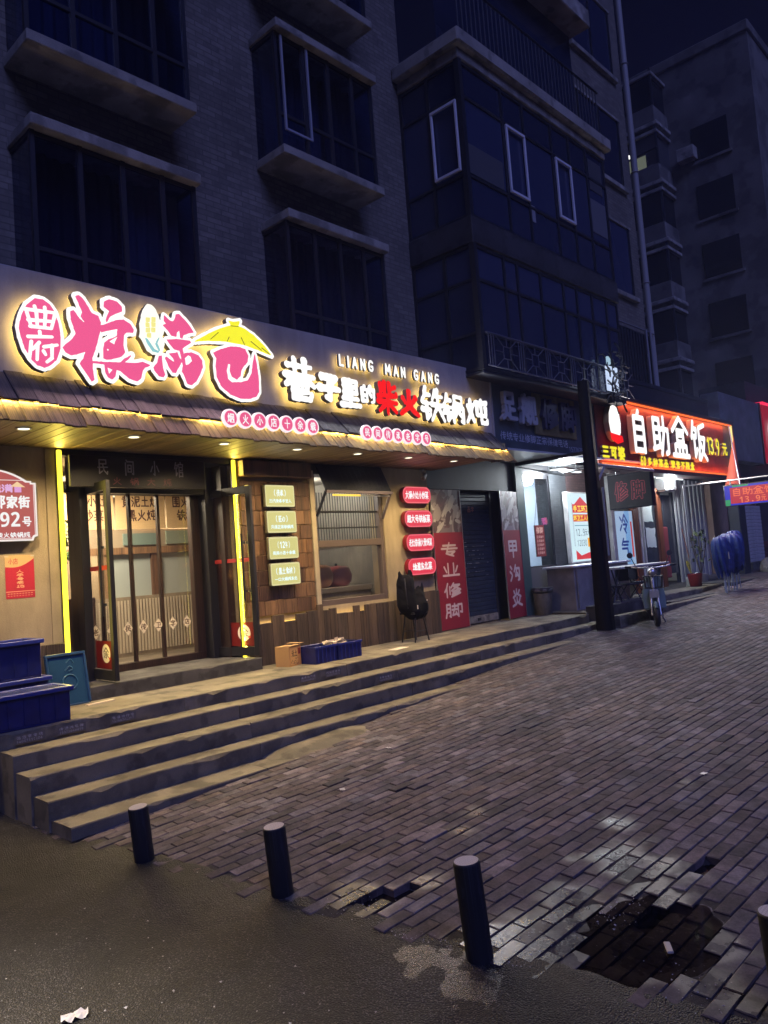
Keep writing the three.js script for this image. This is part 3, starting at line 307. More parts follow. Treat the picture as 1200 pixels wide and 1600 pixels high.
function brickGeo(s, t, w, d, y, tilt, c, r) { // one paver: worn top edges, slightly out of level, own place on the pavement
  const hx = w / 2, hz = d / 2, b = 0.0035 + 0.003 * r(), pos = [], nor = [], col = [], uv = [], uv1 = [];
  const P = (a, e, yy) => { const [x, z] = toXZ(s + a, t + e); return [x, G(x, z) + y + yy + tilt[0] * a + tilt[1] * e, z]; };
  const j = () => 0.004 * (r() - 0.5), O = [[-hx + j(), -hz + j()], [hx + j(), -hz + j()], [hx + j(), hz + j()], [-hx + j(), hz + j()]], I = O.map(([a, e]) => [a - Math.sign(a) * b, e - Math.sign(e) * b]);
  const quad = (A, B, C, D) => { const a = V3(...A), n = V3(...C).sub(a).cross(V3(...B).sub(a)).normalize(); const f = n.y < -0.01 ? -1 : 1; for (const q of [A, C, B, A, D, C]) { pos.push(...q); nor.push(n.x * f, n.y * f, n.z * f); uv.push(q[0] + y * 40, q[2] + q[1]); uv1.push((q[0] - 1.2) / 5, (q[2] + 5.2) / 5); col.push(...c); } };
  quad(...I.map(([a, e]) => P(a, e, 0)));
  for (let k = 0; k < 4; k++) { const m = (k + 1) % 4; quad(P(...O[k], -0.004), P(...O[m], -0.004), P(...I[m], 0), P(...I[k], 0)); quad(P(...O[k], -0.05), P(...O[m], -0.05), P(...O[m], -0.004), P(...O[k], -0.004)); }
  const g = new THREE.BufferGeometry(); for (const [k, a, n] of [['position', pos, 3], ['normal', nor, 3], ['uv', uv, 2], ['uv1', uv1, 2], ['color', col, 3]]) g.setAttribute(k, new THREE.Float32BufferAttribute(a, n)); return g;
}
{
  camera.updateMatrixWorld(); camera.updateProjectionMatrix();
  const r = seeded(77), all = [], v = V3(0, 0, 0);
  for (let row = -90; row < 60; row++) {
    const t = row * PITCH, shift = (row & 1 ? 0.5 : 0) * LEN + 0.03 * (hash(row, 5, 1) - 0.5);
    for (let k = 8; k < 100; k++) {
      const s = k * LEN + shift, [x, z] = toXZ(s, t);
      if (x < edgeX(z) + 0.06 + 0.05 * hash(row, k, 8) || x > 21 || z < -7.0) continue;
      v.set(x, G(x, z), z).project(camera); const far = Math.hypot(x, z);
      if (v.z > 1 || Math.abs(v.x) > 1 + 3 / far + 0.15 || v.y < -1 - 5 / far || v.y > 1) continue;
      if (missing.some(([a, b, q]) => Math.hypot((x - a) * 0.75, z - b) < q * 0.62)) continue;
      const w = wetness(x, z), p = puddleAt(x, z), dn = far < 9 ? 1 : 0.5, tint = tints[Math.floor(hash(row, k, 2) * tints.length)], sh = (0.78 + 0.44 * hash(row, k, 3)) * (0.62 + 0.76 * fbm(x * 1.1 + 9, z * 1.1 + 9, 311, 999, 999, 4)) * (hash(row, k, 12) > 0.93 ? 0.62 : 1) * lerp(1, 0.55, w), warm = 0.96 + 0.08 * hash(row, k, 4);
      const sink = p < 1.75 ? -0.024 * sstep(1.75, 0.55, p) : 0, big = hash(row, k, 6) > 0.97 ? 0.006 : 0;
      all.push({ far, x, wet: w > 0.25, g: () => brickGeo(s, t, LEN - 0.0035 - 0.003 * r(), PITCH - 0.005 - 0.004 * r(), dn * (0.005 * (r() - 0.5) + big) + sink, [0.03 * dn * (r() - 0.5) * (p < 1 ? 0.3 : 1), 0.05 * dn * (r() - 0.5) * (p < 1 ? 0.3 : 1)], [tint[0] * sh * warm, tint[1] * sh, tint[2] * sh * (2 - warm)], r) });
    }
  }
  all.sort((a, b) => a.far - b.far);
  all.slice(0, 300).forEach((b) => part('brick', b.g(), b.wet ? wetBrickMat : brickMat, pavement));
  const rest = all.slice(300), near = rest.filter((b) => b.x < 6.3 && !b.wet), damp = rest.filter((b) => b.x < 6.3 && b.wet), far = rest.filter((b) => b.x >= 6.3);
  part('paving_bricks', BGU.mergeGeometries(near.map((b) => b.g())), brickMat, pavement).userData.kind = 'stuff';
  if (damp.length) part('damp_paving_bricks', BGU.mergeGeometries(damp.map((b) => b.g())), wetBrickMat, pavement).userData.kind = 'stuff';
  part('distant_paving_bricks', BGU.mergeGeometries(far.map((b) => b.g())), farBrickMat, pavement).userData.kind = 'stuff';
  const bedH = (x, z) => G(x, z) - 0.008 - 0.05 * Math.max(...missing.map(([a, b, q]) => sstep(1.15, 0.75, Math.hypot((x - a) * 0.75, z - b) / q))) - 0.024 * sstep(1.75, 0.55, puddleAt(x, z)) + 0.0035 * sstep(0.45, 0.7, fbm(x * 2.2, z * 2.2, 321, 999, 999, 3));
  const xs = [...range(0, 1, 1 / 90).map((u) => (z) => lerp(edgeX(z) + 0.02, 6, u)), ...range(6.2, 12, 0.4), ...range(13, 26, 1)];
  structure('sand_bed', sheet(xs, [...range(-12, -7, 1), ...range(-6.95, 2, 0.05), ...range(3, 9, 1)], bedH), mat(L3(0.062, 0.056, 0.053), 0.95, { map: rep(T.grit, 0.8), bumpMap: rep(T.gritB, 0.3), bumpScale: 0.006 }), pavement);
  structure('distant_paving', sheet(range(20.8, 60, 3), range(-12, 9, 1.5), (x, z) => G(x, z) - 0.004), mat(L3(0.12, 0.10, 0.10), 0.85, { map: rep(T.grit, 1.2) }), pavement);
}
{ // standing water in the sunken bricks
  const sh = contour((x, z) => puddleAt(x, -z) - 1.22, 2.9, 1.1, 4.5, 2.6, 110, 0.003), g = new THREE.ShapeGeometry(sh); g.rotateX(-PI / 2); const p = g.attributes.position;
  for (let i = 0; i < p.count; i++) p.setY(i, G(p.getX(i), p.getZ(i)) - 0.0105); g.computeVertexNormals();
  solid('puddle', g, phys(L3(0.36, 0.31, 0.29), 0.04, { ior: 1.33, transmission: 1, thickness: 0 }), 'dark puddle of muddy water over sunken paving bricks', 'puddle');
  for (const [i, [x, z, r]] of missing.slice(0, 3).entries()) { const q = new THREE.CircleGeometry(r * 0.95, 20); q.rotateX(-PI / 2); q.scale(1.3, 1, 1); q.translate(x, G(x, z) - 0.04, z); solid('pit_water', q, phys(L3(0.010, 0.008, 0.007), 0.05, { ior: 1.33 }), ['dark water in the hollow of several missing bricks beside a bollard', 'dark water in a lone brick hollow away from the bollards', 'dark water in a small hollow at the rim of the puddle'][i], 'puddle'); }
}
{ // shallow water caught between road and bricks beside the third bollard
  const f = (x, z) => Math.hypot((x - 2.86) / 0.17, (z + 2.5) / 0.30) - 0.9 + 1.1 * (fbm(x * 13, z * 13, 171, 9999, 9999, 4) - 0.5), g = new THREE.ShapeGeometry(contour((x, z) => f(x, -z), 2.4, 1.9, 3.2, 3.1, 150, 0.002)); g.rotateX(-PI / 2); const p = g.attributes.position; for (let i = 0; i < p.count; i++) p.setY(i, G(p.getX(i), p.getZ(i)) - 0.003 - 0.03 * sstep(0.0, 0.5, edgeX(p.getZ(i)) - p.getX(i))); g.computeVertexNormals();
  solid('road_puddle', g, phys(0xffffff, 0.36, { transmission: 1, thickness: 0, ior: 1.33, bumpMap: rep(T.gritB, 0.4), bumpScale: 0.004 }), 'shallow ragged water on the asphalt at the foot of a bollard', 'puddle');
}
{ // dried lime and mortar crumbs round the hollow: grains of real matter
  const r = seeded(5), gs = [];
  const scatter = (cx, cz, rx, rz, n, s0, s1) => { for (let i = 0; i < n; i++) { const a = r() * 6.28, d = Math.sqrt(r()), x = cx + Math.cos(a) * d * rx, z = cz + Math.sin(a) * d * rz, s = lerp(s0, s1, r() ** 3), g = new THREE.TetrahedronGeometry(s); g.scale(1, 0.5, 1); g.rotateY(r() * 6); g.translate(x, G(x, z) + (x < edgeX(z) ? -0.022 : 0.001), z); gs.push(g); } };
  scatter(3.0, -3.3, 0.2, 0.25, 60, 0.002, 0.009); scatter(2.95, -2.72, 0.12, 0.22, 160, 0.002, 0.008); scatter(3.0, -2.45, 0.1, 0.2, 120, 0.002, 0.007); scatter(3.2, -2.3, 0.2, 0.15, 90, 0.002, 0.008); scatter(3.8, -2.05, 0.2, 0.12, 70, 0.002, 0.009); scatter(3.4, -1.5, 0.2, 0.2, 60, 0.002, 0.008); scatter(5.0, -3.0, 2.2, 1.8, 60, 0.002, 0.009); scatter(1.8, -3.6, 1.3, 1.4, 160, 0.003, 0.012);
  const o = solid('mortar_crumbs', merge(gs), mat(L3(0.42, 0.41, 0.42), 0.8), 'pale mortar crumbs and grit scattered over bricks and asphalt', 'grit'); o.userData.kind = 'stuff';
}
// ---------------------------------------------------------------- platform and entrance steps, worn concrete
function wornSlab(x0, x1, y0, y1, z0, z1, seed, jit = 0.007) { // z1 is the front edge
  const n = Math.max(2, Math.round((x1 - x0) / 0.07)), prof = [], pos = [], idx = [];
  for (let i = 0; i <= n; i++) {
    const x = lerp(x0, x1, i / n), e = jit * (fbm(x * 3, seed, seed, 999, 999, 3) - 0.5) * 2, chip = 0.03 * Math.max(0, fbm(x * 6, seed * 3, seed + 9, 999, 999, 3) - 0.62) * 4, sag = 0.012 * (fbm(x * 0.8, seed, seed + 3, 999, 999, 2) - 0.5), c = 0.008 + chip;
    prof.push([[x, y0, z1 + e * 0.6], [x, y1 + sag - c - 0.002, z1 + e], [x, y1 + sag, z1 + e - c], [x, y1 + sag + 0.002, lerp(z0, z1, 0.5)], [x, y1, z0], [x, y0, z0]]);
  }
  const m = 6; prof.forEach((p) => p.forEach((q) => pos.push(...q)));
  for (let i = 0; i < n; i++) for (let k = 0; k < m; k++) { const a = i * m + k, b = i * m + ((k + 1) % m), c = a + m, d = b + m; idx.push(a, c, b, b, c, d); }
  for (const [i, f] of [[0, 1], [n, 0]]) for (let k = 1; k + 1 < m; k++) { const t = [i * m, i * m + k, i * m + k + 1]; idx.push(...(f ? t : t.reverse())); }
  let g = new THREE.BufferGeometry(); g.setAttribute('position', new THREE.Float32BufferAttribute(pos, 3)); g.setIndex(idx); g = g.toNonIndexed(); g.computeVertexNormals();
  return wuv(g, 1, seed * 0.37, seed * 0.21);
}
const stairs = thing('entrance_steps', 'long flight of worn concrete steps up to the shop platform', 'steps');
for (const [k, [a, b]] of [[2.5, 4.3], [4.305, 6.6], [6.605, 8.7], [8.705, 10.9], [10.905, 12.75]].entries()) part('platform_slab', wornSlab(a, b, -1.2, 0.004 * (hash(k, 1, 9) - 0.5), -8.4, -6.97, 1 + k), M.concrete, stairs);
[[-0.141, -6.97, -6.675, 12.9], [-0.282, -6.675, -6.385, 13.1], [-0.43, -6.385, -6.105, 9.4], [-0.576, -6.105, -5.755, 6.2]].forEach(([y, z0, z1, x1], i) => { let s, a = 2.5 + 0.015 * i; for (let k = 0; a < x1 - 0.2; k++) { const b = Math.min(x1, a + 1.7 + 0.9 * hash(i, k, 41)); s = part('step', wornSlab(a, b - 0.005, -1.3, y + 0.008 * (hash(i, k, 42) - 0.5), z0 - 0.01, z1 + 0.008 * (hash(i, k, 43) - 0.5), 7 + i * 5 + k), M.concrete, stairs); a = b; } });

part('mortar_ramp', (() => { const g = sheet(range(4.0, 6.8, 0.07), range(-6.3, -5.35, 0.04), (x, z) => G(x, z) + 0.06 * sstep(-5.62, -5.98, z) * sstep(4.4, 4.8, x) * sstep(6.2, 5.5, x) - 0.024 + 0.02 * (fbm(x * 4, z * 4, 33, 999, 999, 3) - 0.5)); return g; })(), M.concrete, stairs);
// ---------------------------------------------------------------- apartment block over the shops
const ZW = -8.15;
const block = thing('apartment_block', 'dark apartment block with bay windows and glazed balcony above the shops', 'building');
part('wall', bounds(-6, 19.3, 2.99, 19, -18, ZW), M.wallUpper, block);
const paleFrame = mat(L3(0.62, 0.62, 0.66), 0.5), darkFrame = mat(L3(0.014, 0.015, 0.022), 0.5);
const veilPane = [0.020, 0.027, 0.036].map((k) => phys(L3(k * 0.9, k * 1.15, k * 2.5), 0.07));  // opaque panes; the blue veil of the night air is put into their colour
const veilGlass = phys(L3(0.48, 0.56, 0.76), 0.05, { transmission: 1, thickness: 0 }), curtains = [[0.05, 0.05, 0.055], [0.16, 0.155, 0.15], [0.03, 0.03, 0.035], [0.10, 0.085, 0.08]].map(([r, g, b]) => mat(L3(r, g, b), 0.9, { side: THREE.DoubleSide }));  // bay glass also carries the blue veil in its colour
const drape = (x0, x1, y0, y1, z) => { const n = Math.max(6, Math.round((x1 - x0) / 0.025)), g = new THREE.PlaneGeometry(x1 - x0, y1 - y0, n, 1), p = g.attributes.position; for (let i = 0; i < p.count; i++) p.setZ(i, 0.03 * Math.sin((p.getX(i) + x0) * 42) + 0.015 * Math.sin((p.getX(i) + x0) * 17)); g.computeVertexNormals(); g.translate((x0 + x1) / 2, (y0 + y1) / 2, z); return g; };
let paneNo = 0, bayNo = 0; const paneMat = () => veilPane[(paneNo++ * 7) % 3];
function bayWindow(x0, x1, y0, y1, casement) { // y0 top of sill slab, y1 underside of lintel slab
  const b = new THREE.Group(); b.name = 'bay_window'; block.add(b); const zf = ZW + 0.52, w = x1 - x0;
  part('sill_slab', bounds(x0 - 0.02, x1 + 0.02, y0 - 0.13, y0, ZW, ZW + 0.62, 0.012), M.slab, b); part('lintel_slab', bounds(x0 - 0.02, x1 + 0.02, y1, y1 + 0.13, ZW, ZW + 0.62, 0.012), M.slab, b);
  const xs = [x0 + 0.03, x0 + w * 0.27, x0 + w * 0.52, x0 + w * 0.77, x1 - 0.03], fr = [];
  xs.forEach((x) => fr.push(bounds(x - 0.025, x + 0.025, y0, y1, zf - 0.05, zf)));
  for (const y of [y0 + 0.03, y0 + (y1 - y0) * 0.3, y1 - 0.03]) fr.push(bounds(x0 + 0.05, x1 - 0.05, y - 0.022, y + 0.022, zf - 0.046, zf - 0.004));
  for (const x of [x0 + 0.03, x1 - 0.03]) fr.push(bounds(x - 0.02, x + 0.02, y1 - 0.05, y1, ZW, zf - 0.05));
  part('frame', merge(fr), darkFrame, b);
  for (let i = 0; i < 4; i++) part('pane', bounds(xs[i] + 0.02, xs[i + 1] - 0.02, y0 + 0.02, y1 - 0.02, zf - 0.032, zf - 0.024), veilGlass, b);
  { const k = bayNo++, m = x0 + w * (0.3 + 0.45 * hash(k, 3, 3)); part('curtain', drape(x0 + 0.06, m, y0, y1, ZW + 0.09), curtains[k % 4], b); part('curtain', drape(m, x1 - 0.06, y0, y1, ZW + 0.14), curtains[(k + 1 + (k >> 1)) % 4], b); }
  for (const x of [x0 + 0.03, x1 - 0.03]) part('side_pane', bounds(x - 0.006, x + 0.006, y0 + 0.01, y1 - 0.01, ZW, zf - 0.05), veilGlass, b);
  if (casement) { const [a, c, ya, yc] = casement; part('casement', merge(bounds(a, a + 0.03, ya, yc, zf + 0.002, zf + 0.03), bounds(c - 0.03, c, ya, yc, zf + 0.002, zf + 0.03), bounds(a + 0.03, c - 0.03, ya, ya + 0.03, zf + 0.004, zf + 0.028)), mat(L3(0.3, 0.31, 0.36), 0.5), b); }
}
for (const [x0, x1, c] of [[3.27, 5.27], [6.68, 8.64, 1], [-0.4, 1.9]]) { bayWindow(x0, x1, 4.15, 5.95); bayWindow(x0, x1, 6.98, 8.66, c && [6.78, 7.28, 7.25, 8.62]); bayWindow(x0, x1, 9.68, 11.4); bayWindow(x0, x1, 12.4, 14.1); }
{ // glazed balcony that projects over the street, two storeys seen whole, more above
  const zf = -6.84, x0 = 9.9, x1 = 14.9, b = new THREE.Group(); b.name = 'glazed_balcony'; block.add(b);
  const slabAt = (n, ya, yb, o, c = 0.015) => part(n, bounds(x0 - o, x1 + o, ya, yb, ZW, zf + o, c), M.slab, b);
  part('floor_slab', bounds(x0, x1, 4.08, 4.14, ZW, zf, 0.01), M.navy, b);
  part('floor_band', bounds(x0 - 0.03, x1 + 0.03, 6.2, 6.64, ZW, zf + 0.03, 0.012), mat(L3(0.055, 0.055, 0.07), 0.8, { map: rep(T.concrete, 1.7) }), b);
  slabAt('cornice', 9.28, 9.46, 0.03); slabAt('cornice', 9.46, 9.72, 0.14, 0.03);
  const storey = (ya, yb, xs, ys, zs) => {
    const fr = [];
    for (const x of xs) fr.push(bounds(x - 0.03, x + 0.03, ya, yb, zf - 0.06, zf)); for (const z of zs) fr.push(bounds(x0 - 0.0, x0 + 0.06, ya, yb, z - 0.03, z + 0.03));
    for (const y of ys) { fr.push(bounds(x0, x1, y - 0.025, y + 0.025, zf - 0.056, zf - 0.004)); fr.push(bounds(x0 + 0.004, x0 + 0.056, y - 0.024, y + 0.024, ZW, zf - 0.06)); }
    fr.push(bounds(x0 - 0.02, x0 + 0.07, ya, yb, zf - 0.07, zf + 0.02)); part('frame', merge(fr), darkFrame, b);
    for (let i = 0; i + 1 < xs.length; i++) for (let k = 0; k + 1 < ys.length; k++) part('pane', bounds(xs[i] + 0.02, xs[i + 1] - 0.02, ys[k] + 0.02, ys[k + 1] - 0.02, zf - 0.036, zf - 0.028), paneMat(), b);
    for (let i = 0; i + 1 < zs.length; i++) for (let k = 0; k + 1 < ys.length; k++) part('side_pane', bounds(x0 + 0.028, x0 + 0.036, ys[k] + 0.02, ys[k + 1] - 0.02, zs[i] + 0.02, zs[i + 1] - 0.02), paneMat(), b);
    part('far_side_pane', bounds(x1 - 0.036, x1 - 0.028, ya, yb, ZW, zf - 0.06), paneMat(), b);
  };
  storey(4.14, 6.2, [9.93, 10.75, 11.15, 11.9, 12.7, 13.2, 13.8, 14.4, 14.87], [4.17, 4.75, 5.62, 6.17], [-8.12, -7.45, -6.9]);
  storey(6.64, 9.28, [9.93, 11.1, 11.78, 12.75, 13.42, 14.1, 14.87], [6.67, 7.35, 8.68, 9.25], [-8.12, -7.52, -6.9]);
  const casement = (x, y, z, w, h, side) => part('casement', merge(...[[0, h / 2 - 0.025, w, 0.05], [0, -h / 2 + 0.025, w, 0.05], [-w / 2 + 0.02, 0, 0.04, h - 0.1], [w / 2 - 0.02, 0, 0.04, h - 0.1]].map(([a, c, ww, hh]) => (side ? box(0.04, hh, ww, 0, c, a, 0.005) : box(ww, hh, 0.04, a, c, 0, 0.005)))), paleFrame, b, [x, y, z]);
  casement(11.44, 8.02, zf + 0.022, 0.6, 1.22); casement(13.09, 8.03, zf + 0.022, 0.58, 1.18); casement(x0 - 0.022, 8.02, -7.2, 0.54, 1.2, true);
  for (const [xa, xb, ya, yb, k] of [[9.98, 11.0, 7.4, 7.9, 0.07], [14.15, 14.8, 7.55, 8.25, 0.12], [11.75, 11.95, 7.1, 7.4, 0.25], [14.2, 14.75, 8.45, 9.1, 0.06]]) part('notice', bounds(xa, xb, ya, yb, zf - 0.02, zf - 0.015), mat(L3(k, k * 1.02, k * 1.15), 0.6), b);   // papers and boards behind the panes
  // ironwork along the lower storey: uprights and a square knot with diagonals in each bay
  const iron = mat(L3(0.10, 0.105, 0.13), 0.5), zi = zf + 0.07;
  part('railing', merge(rod([9.95, 4.73, zi], [14.9, 4.73, zi], 0.016), rod([9.95, 4.2, zi], [14.9, 4.2, zi], 0.014)), iron, b);
  for (let x = 10.0; x < 14.8; x += 0.86) { const c = x + 0.5, y = 4.465, g = []; for (const d of [0, 0.07, 0.14]) g.push(rod([x + d, 4.2, zi], [x + d, 4.73, zi], 0.009, 0.009, 6)); const q = 0.1, H = 0.26, Wd = 0.32; for (const [a, e] of [[1, 1], [1, -1], [-1, 1], [-1, -1]]) g.push(rod([c + a * q, y + e * q, zi], [c + a * Wd, y + e * H, zi], 0.008, 0.008, 6)); for (const [a, e, f, h] of [[-1, -1, 1, -1], [1, -1, 1, 1], [1, 1, -1, 1], [-1, 1, -1, -1]]) g.push(rod([c + a * q, y + e * q, zi], [c + f * q, y + h * q, zi], 0.008, 0.008, 6)); for (const e of [-1, 1]) g.push(rod([c, y + e * q, zi], [c, y + e * H, zi], 0.008, 0.008, 6)); g.push(rod([c + q, y, zi], [c + Wd, y, zi], 0.008, 0.008, 6), rod([c - q, y, zi], [c - Wd, y, zi], 0.008, 0.008, 6)); part('railing_panel', merge(g), iron, b); }
  // upper open balcony: dark rail and recessed glazing
  part('upper_glazing', bounds(x0 + 0.1, x1 - 0.1, 9.72, 12.2, ZW, -7.3), veilPane[0], b); part('upper_slab', bounds(x0, x1, 12.2, 12.6, ZW, zf, 0.02), M.slab, b);
  const bars = []; for (let x = x0 + 0.1; x < x1; x += 0.13) bars.push(rod([x, 9.72, zf], [x, 10.75, zf], 0.012, 0.012, 6)); bars.push(rod([x0, 10.75, zf], [x1, 10.75, zf], 0.025)); part('upper_railing', merge(bars), darkFrame, b);
}
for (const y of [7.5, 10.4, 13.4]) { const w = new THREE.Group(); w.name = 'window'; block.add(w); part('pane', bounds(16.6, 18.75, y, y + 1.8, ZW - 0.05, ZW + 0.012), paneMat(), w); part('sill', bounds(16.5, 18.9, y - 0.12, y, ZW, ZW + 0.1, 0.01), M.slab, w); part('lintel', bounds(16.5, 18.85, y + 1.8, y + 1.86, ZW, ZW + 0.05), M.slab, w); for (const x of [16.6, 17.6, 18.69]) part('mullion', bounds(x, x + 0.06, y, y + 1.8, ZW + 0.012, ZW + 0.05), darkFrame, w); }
part('drainpipe', merge(tube([[19.36, 3.0, ZW + 0.1], [19.36, 19, ZW + 0.1]], 0.085, 4, 10), ...[5, 8, 11, 14].map((y) => moved(new THREE.TorusGeometry(0.09, 0.018, 6, 16), 19.36, y, ZW + 0.1, PI / 2))), mat(L3(0.27, 0.265, 0.26), 0.6), block);
{ // ribbed dark sheet with a rail over the next roof
  const g = new THREE.Group(); g.name = 'ribbed_screen'; block.add(g);
  part('sheet', bounds(15.0, 19.25, 4.1, 6.55, ZW, ZW + 0.12), M.navy, g); const ribs = []; for (let x = 15.1; x < 19.2; x += 0.16) ribs.push(bounds(x, x + 0.06, 4.1, 6.5, ZW + 0.12, ZW + 0.16)); part('ribs', merge(ribs), M.navy, g); part('rail', merge(rod([15, 6.6, ZW + 0.2], [19.3, 6.6, ZW + 0.2], 0.02), rod([18.7, 4.1, ZW + 0.25], [18.7, 6.6, ZW + 0.25], 0.03), rod([18.95, 4.1, ZW + 0.25], [18.95, 6.6, ZW + 0.25], 0.03)), mat(L3(0.2, 0.2, 0.22), 0.5), g);
}
{ // lamp on the end of the balcony behind a tangle of bare vine
  const t = thing('vine_lamp', 'cold white lamp shining through a tangle of bare vine by the black pole', 'lamp', [14.05, 4.5, -6.62]), r = seeded(31), g = [];
  part('lamp_glass', new RoundedBoxGeometry(0.44, 0.5, 0.06, 2, 0.02), glow(L3(0.62, 0.74, 1.0), 0.95), t, [0.03, -0.02, -0.1]);
  part('lamp_glass', new RoundedBoxGeometry(0.12, 0.16, 0.05, 2, 0.02), glow(L3(0.5, 0.75, 0.95), 0.7), t, [-0.06, 0.34, -0.1]);
  for (let i = 0; i < 46; i++) { const a = [(r() - 0.5) * 0.75, (r() - 0.5) * 1.0, (r() - 0.5) * 0.08], d = r() * 6.28; g.push(tube([a, [a[0] + 0.11 * Math.cos(d) + 0.04 * (r() - 0.5), a[1] + 0.11 * Math.sin(d), a[2] + 0.03 * r()], [a[0] + 0.26 * Math.cos(d + 0.5), a[1] + 0.26 * Math.sin(d + 0.5), a[2]]], 0.008 + 0.012 * r(), 6, 5)); }
  part('vine', merge(g), mat(L3(0.02, 0.02, 0.025), 0.9), t);
  const l = new THREE.PointLight(L3(0.7, 0.8, 1), 0.5); l.position.set(0, 0, 0.25); l.castShadow = true; t.add(l);
  part('bracket', bounds(-0.05, 0.05, -0.5, -0.3, -0.2, -0.1), darkFrame, t);
}
{ // block at the end of the street
  const far = thing('distant_apartment_block', 'distant dark apartment block with stacked corner balconies, one window lit', 'building', [34, 0, 0]);
  const fw = mat(L3(0.21, 0.205, 0.20), 0.9, { map: rep(T.concrete, 6) }); part('wall', bounds(1.6, 16, -1, 23.4, -40, -9.2), fw, far); part('parapet', bounds(1.5, 16.1, 23.4, 23.9, -40.1, -9.1, 0.05), fw, far);
  for (let k = 0; k < 8; k++) { const y = 1.2 + k * 2.75, b = new THREE.Group(); b.name = 'balcony'; far.add(b); part('slab', bounds(0, 1.6, y - 0.2, y, -16.9, -12.9, 0.03), M.slab, b); part('parapet_wall', bounds(0.02, 1.6, y, y + 0.75, -16.8, -13.0, 0.02), fw, b); part('pane', bounds(0.1, 1.6, y + 0.75, y + 2.2, -16.7, -13.1), k === 6 ? phys(L3(0.05, 0.05, 0.055), 0.3) : M.darkGlass, b); for (const z of [-13.04, -14.95, -16.75]) part('post', bounds(0.03, 0.13, y + 0.75, y + 2.55, z - 0.05, z + 0.05), darkFrame, b); part('ledge', bounds(0, 1.6, y + 2.2, y + 2.36, -16.9, -12.95, 0.02), M.slab, b);
    if (k === 6) { part('lit_curtain', bounds(0.07, 0.098, y + 0.78, y + 1.35, -14.8, -13.6), glow(L3(0.13, 0.145, 0.11), 0.8), b); part('bulb', new THREE.SphereGeometry(0.12, 12, 8), glow(L3(1, 1, 0.95), 1.6), b, [-0.02, y + 1.5, -14.35]); part('bar', rod([-0.05, y + 1.2, -16.7], [-0.05, y + 1.45, -13.0], 0.05), darkFrame, b); } }
  for (let k = 0; k < 7; k++) for (const z of [-11.2]) { const w = new THREE.Group(); w.name = 'window'; far.add(w); part('pane', bounds(1.55, 1.62, 2 + k * 2.75, 3.6 + k * 2.75, z - 0.8, z + 0.8), M.darkGlass, w); part('sill', bounds(1.5, 1.6, 1.88 + k * 2.75, 2 + k * 2.75, z - 0.9, z + 0.9), fw, w); }
  part('air_conditioner', bounds(1.1, 1.6, 18.6, 19.2, -12.6, -11.8, 0.03), M.slab, far);
}
// ---------------------------------------------------------------- restaurant front
const front = thing('restaurant_facade', 'restaurant front of sandy plaster, wood blocks and rough planks', 'shop front');
part('plaster_wall', bounds(-3, 3.62, -0.6, 2.74, -8.45, ZW), M.plaster, front);
part('door_pier', bounds(5.95, 7.29, -0.1, 2.74, -8.45, ZW), M.plaster, front);
part('plaster_wall', bounds(8.73, 9.86, -0.1, 2.74, -8.45, ZW), M.plaster, front);
part('plaster_wall', bounds(7.29, 8.73, -0.1, 0.66, -8.45, ZW), M.plaster, front);
part('window_head', bounds(7.29, 8.73, 2.56, 2.74, -8.45, ZW - 0.01), M.navy, front);
part('door_head', bounds(3.62, 5.95, 2.64, 2.74, -8.9, ZW - 0.01), M.blackFrame, front);
part('corner_post', bounds(7.2, 7.285, 0.5, 2.6, ZW, ZW + 0.05, 0.006), mat(L3(0.5, 0.44, 0.34), 0.7, { map: rep(T.plaster, 1) }), front);
part('wall_rim', bounds(3.5, 3.58, 0.52, 2.7, ZW, ZW + 0.015), M.plaster, front);
part('beam_box', bounds(5.98, 7.15, 2.47, 2.68, ZW, ZW + 0.17, 0.01), blockMats[4], front);
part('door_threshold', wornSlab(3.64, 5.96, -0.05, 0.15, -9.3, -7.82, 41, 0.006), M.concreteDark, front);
// square-cut wood blocks behind the four cream light boxes
{ const r = seeded(61); for (let row = 0; row < 10; row++) { let x = 6.0; const y = 0.63 + row * 0.2; while (x < 7.18) { const w = Math.min(7.195 - x, 0.18 + 0.2 * r()), h = Math.min(0.196, 2.47 - y); if (w > 0.05 && h > 0.05) part('wood_block', box(w - 0.004, h - 0.004, 0.03 + 0.012 * r(), x + w / 2, y + h / 2, ZW + 0.016, 0.003, { ou: r() * 3, ov: r() * 3 }), blockMats[Math.floor(r() * 5)], front); x += w; } } }
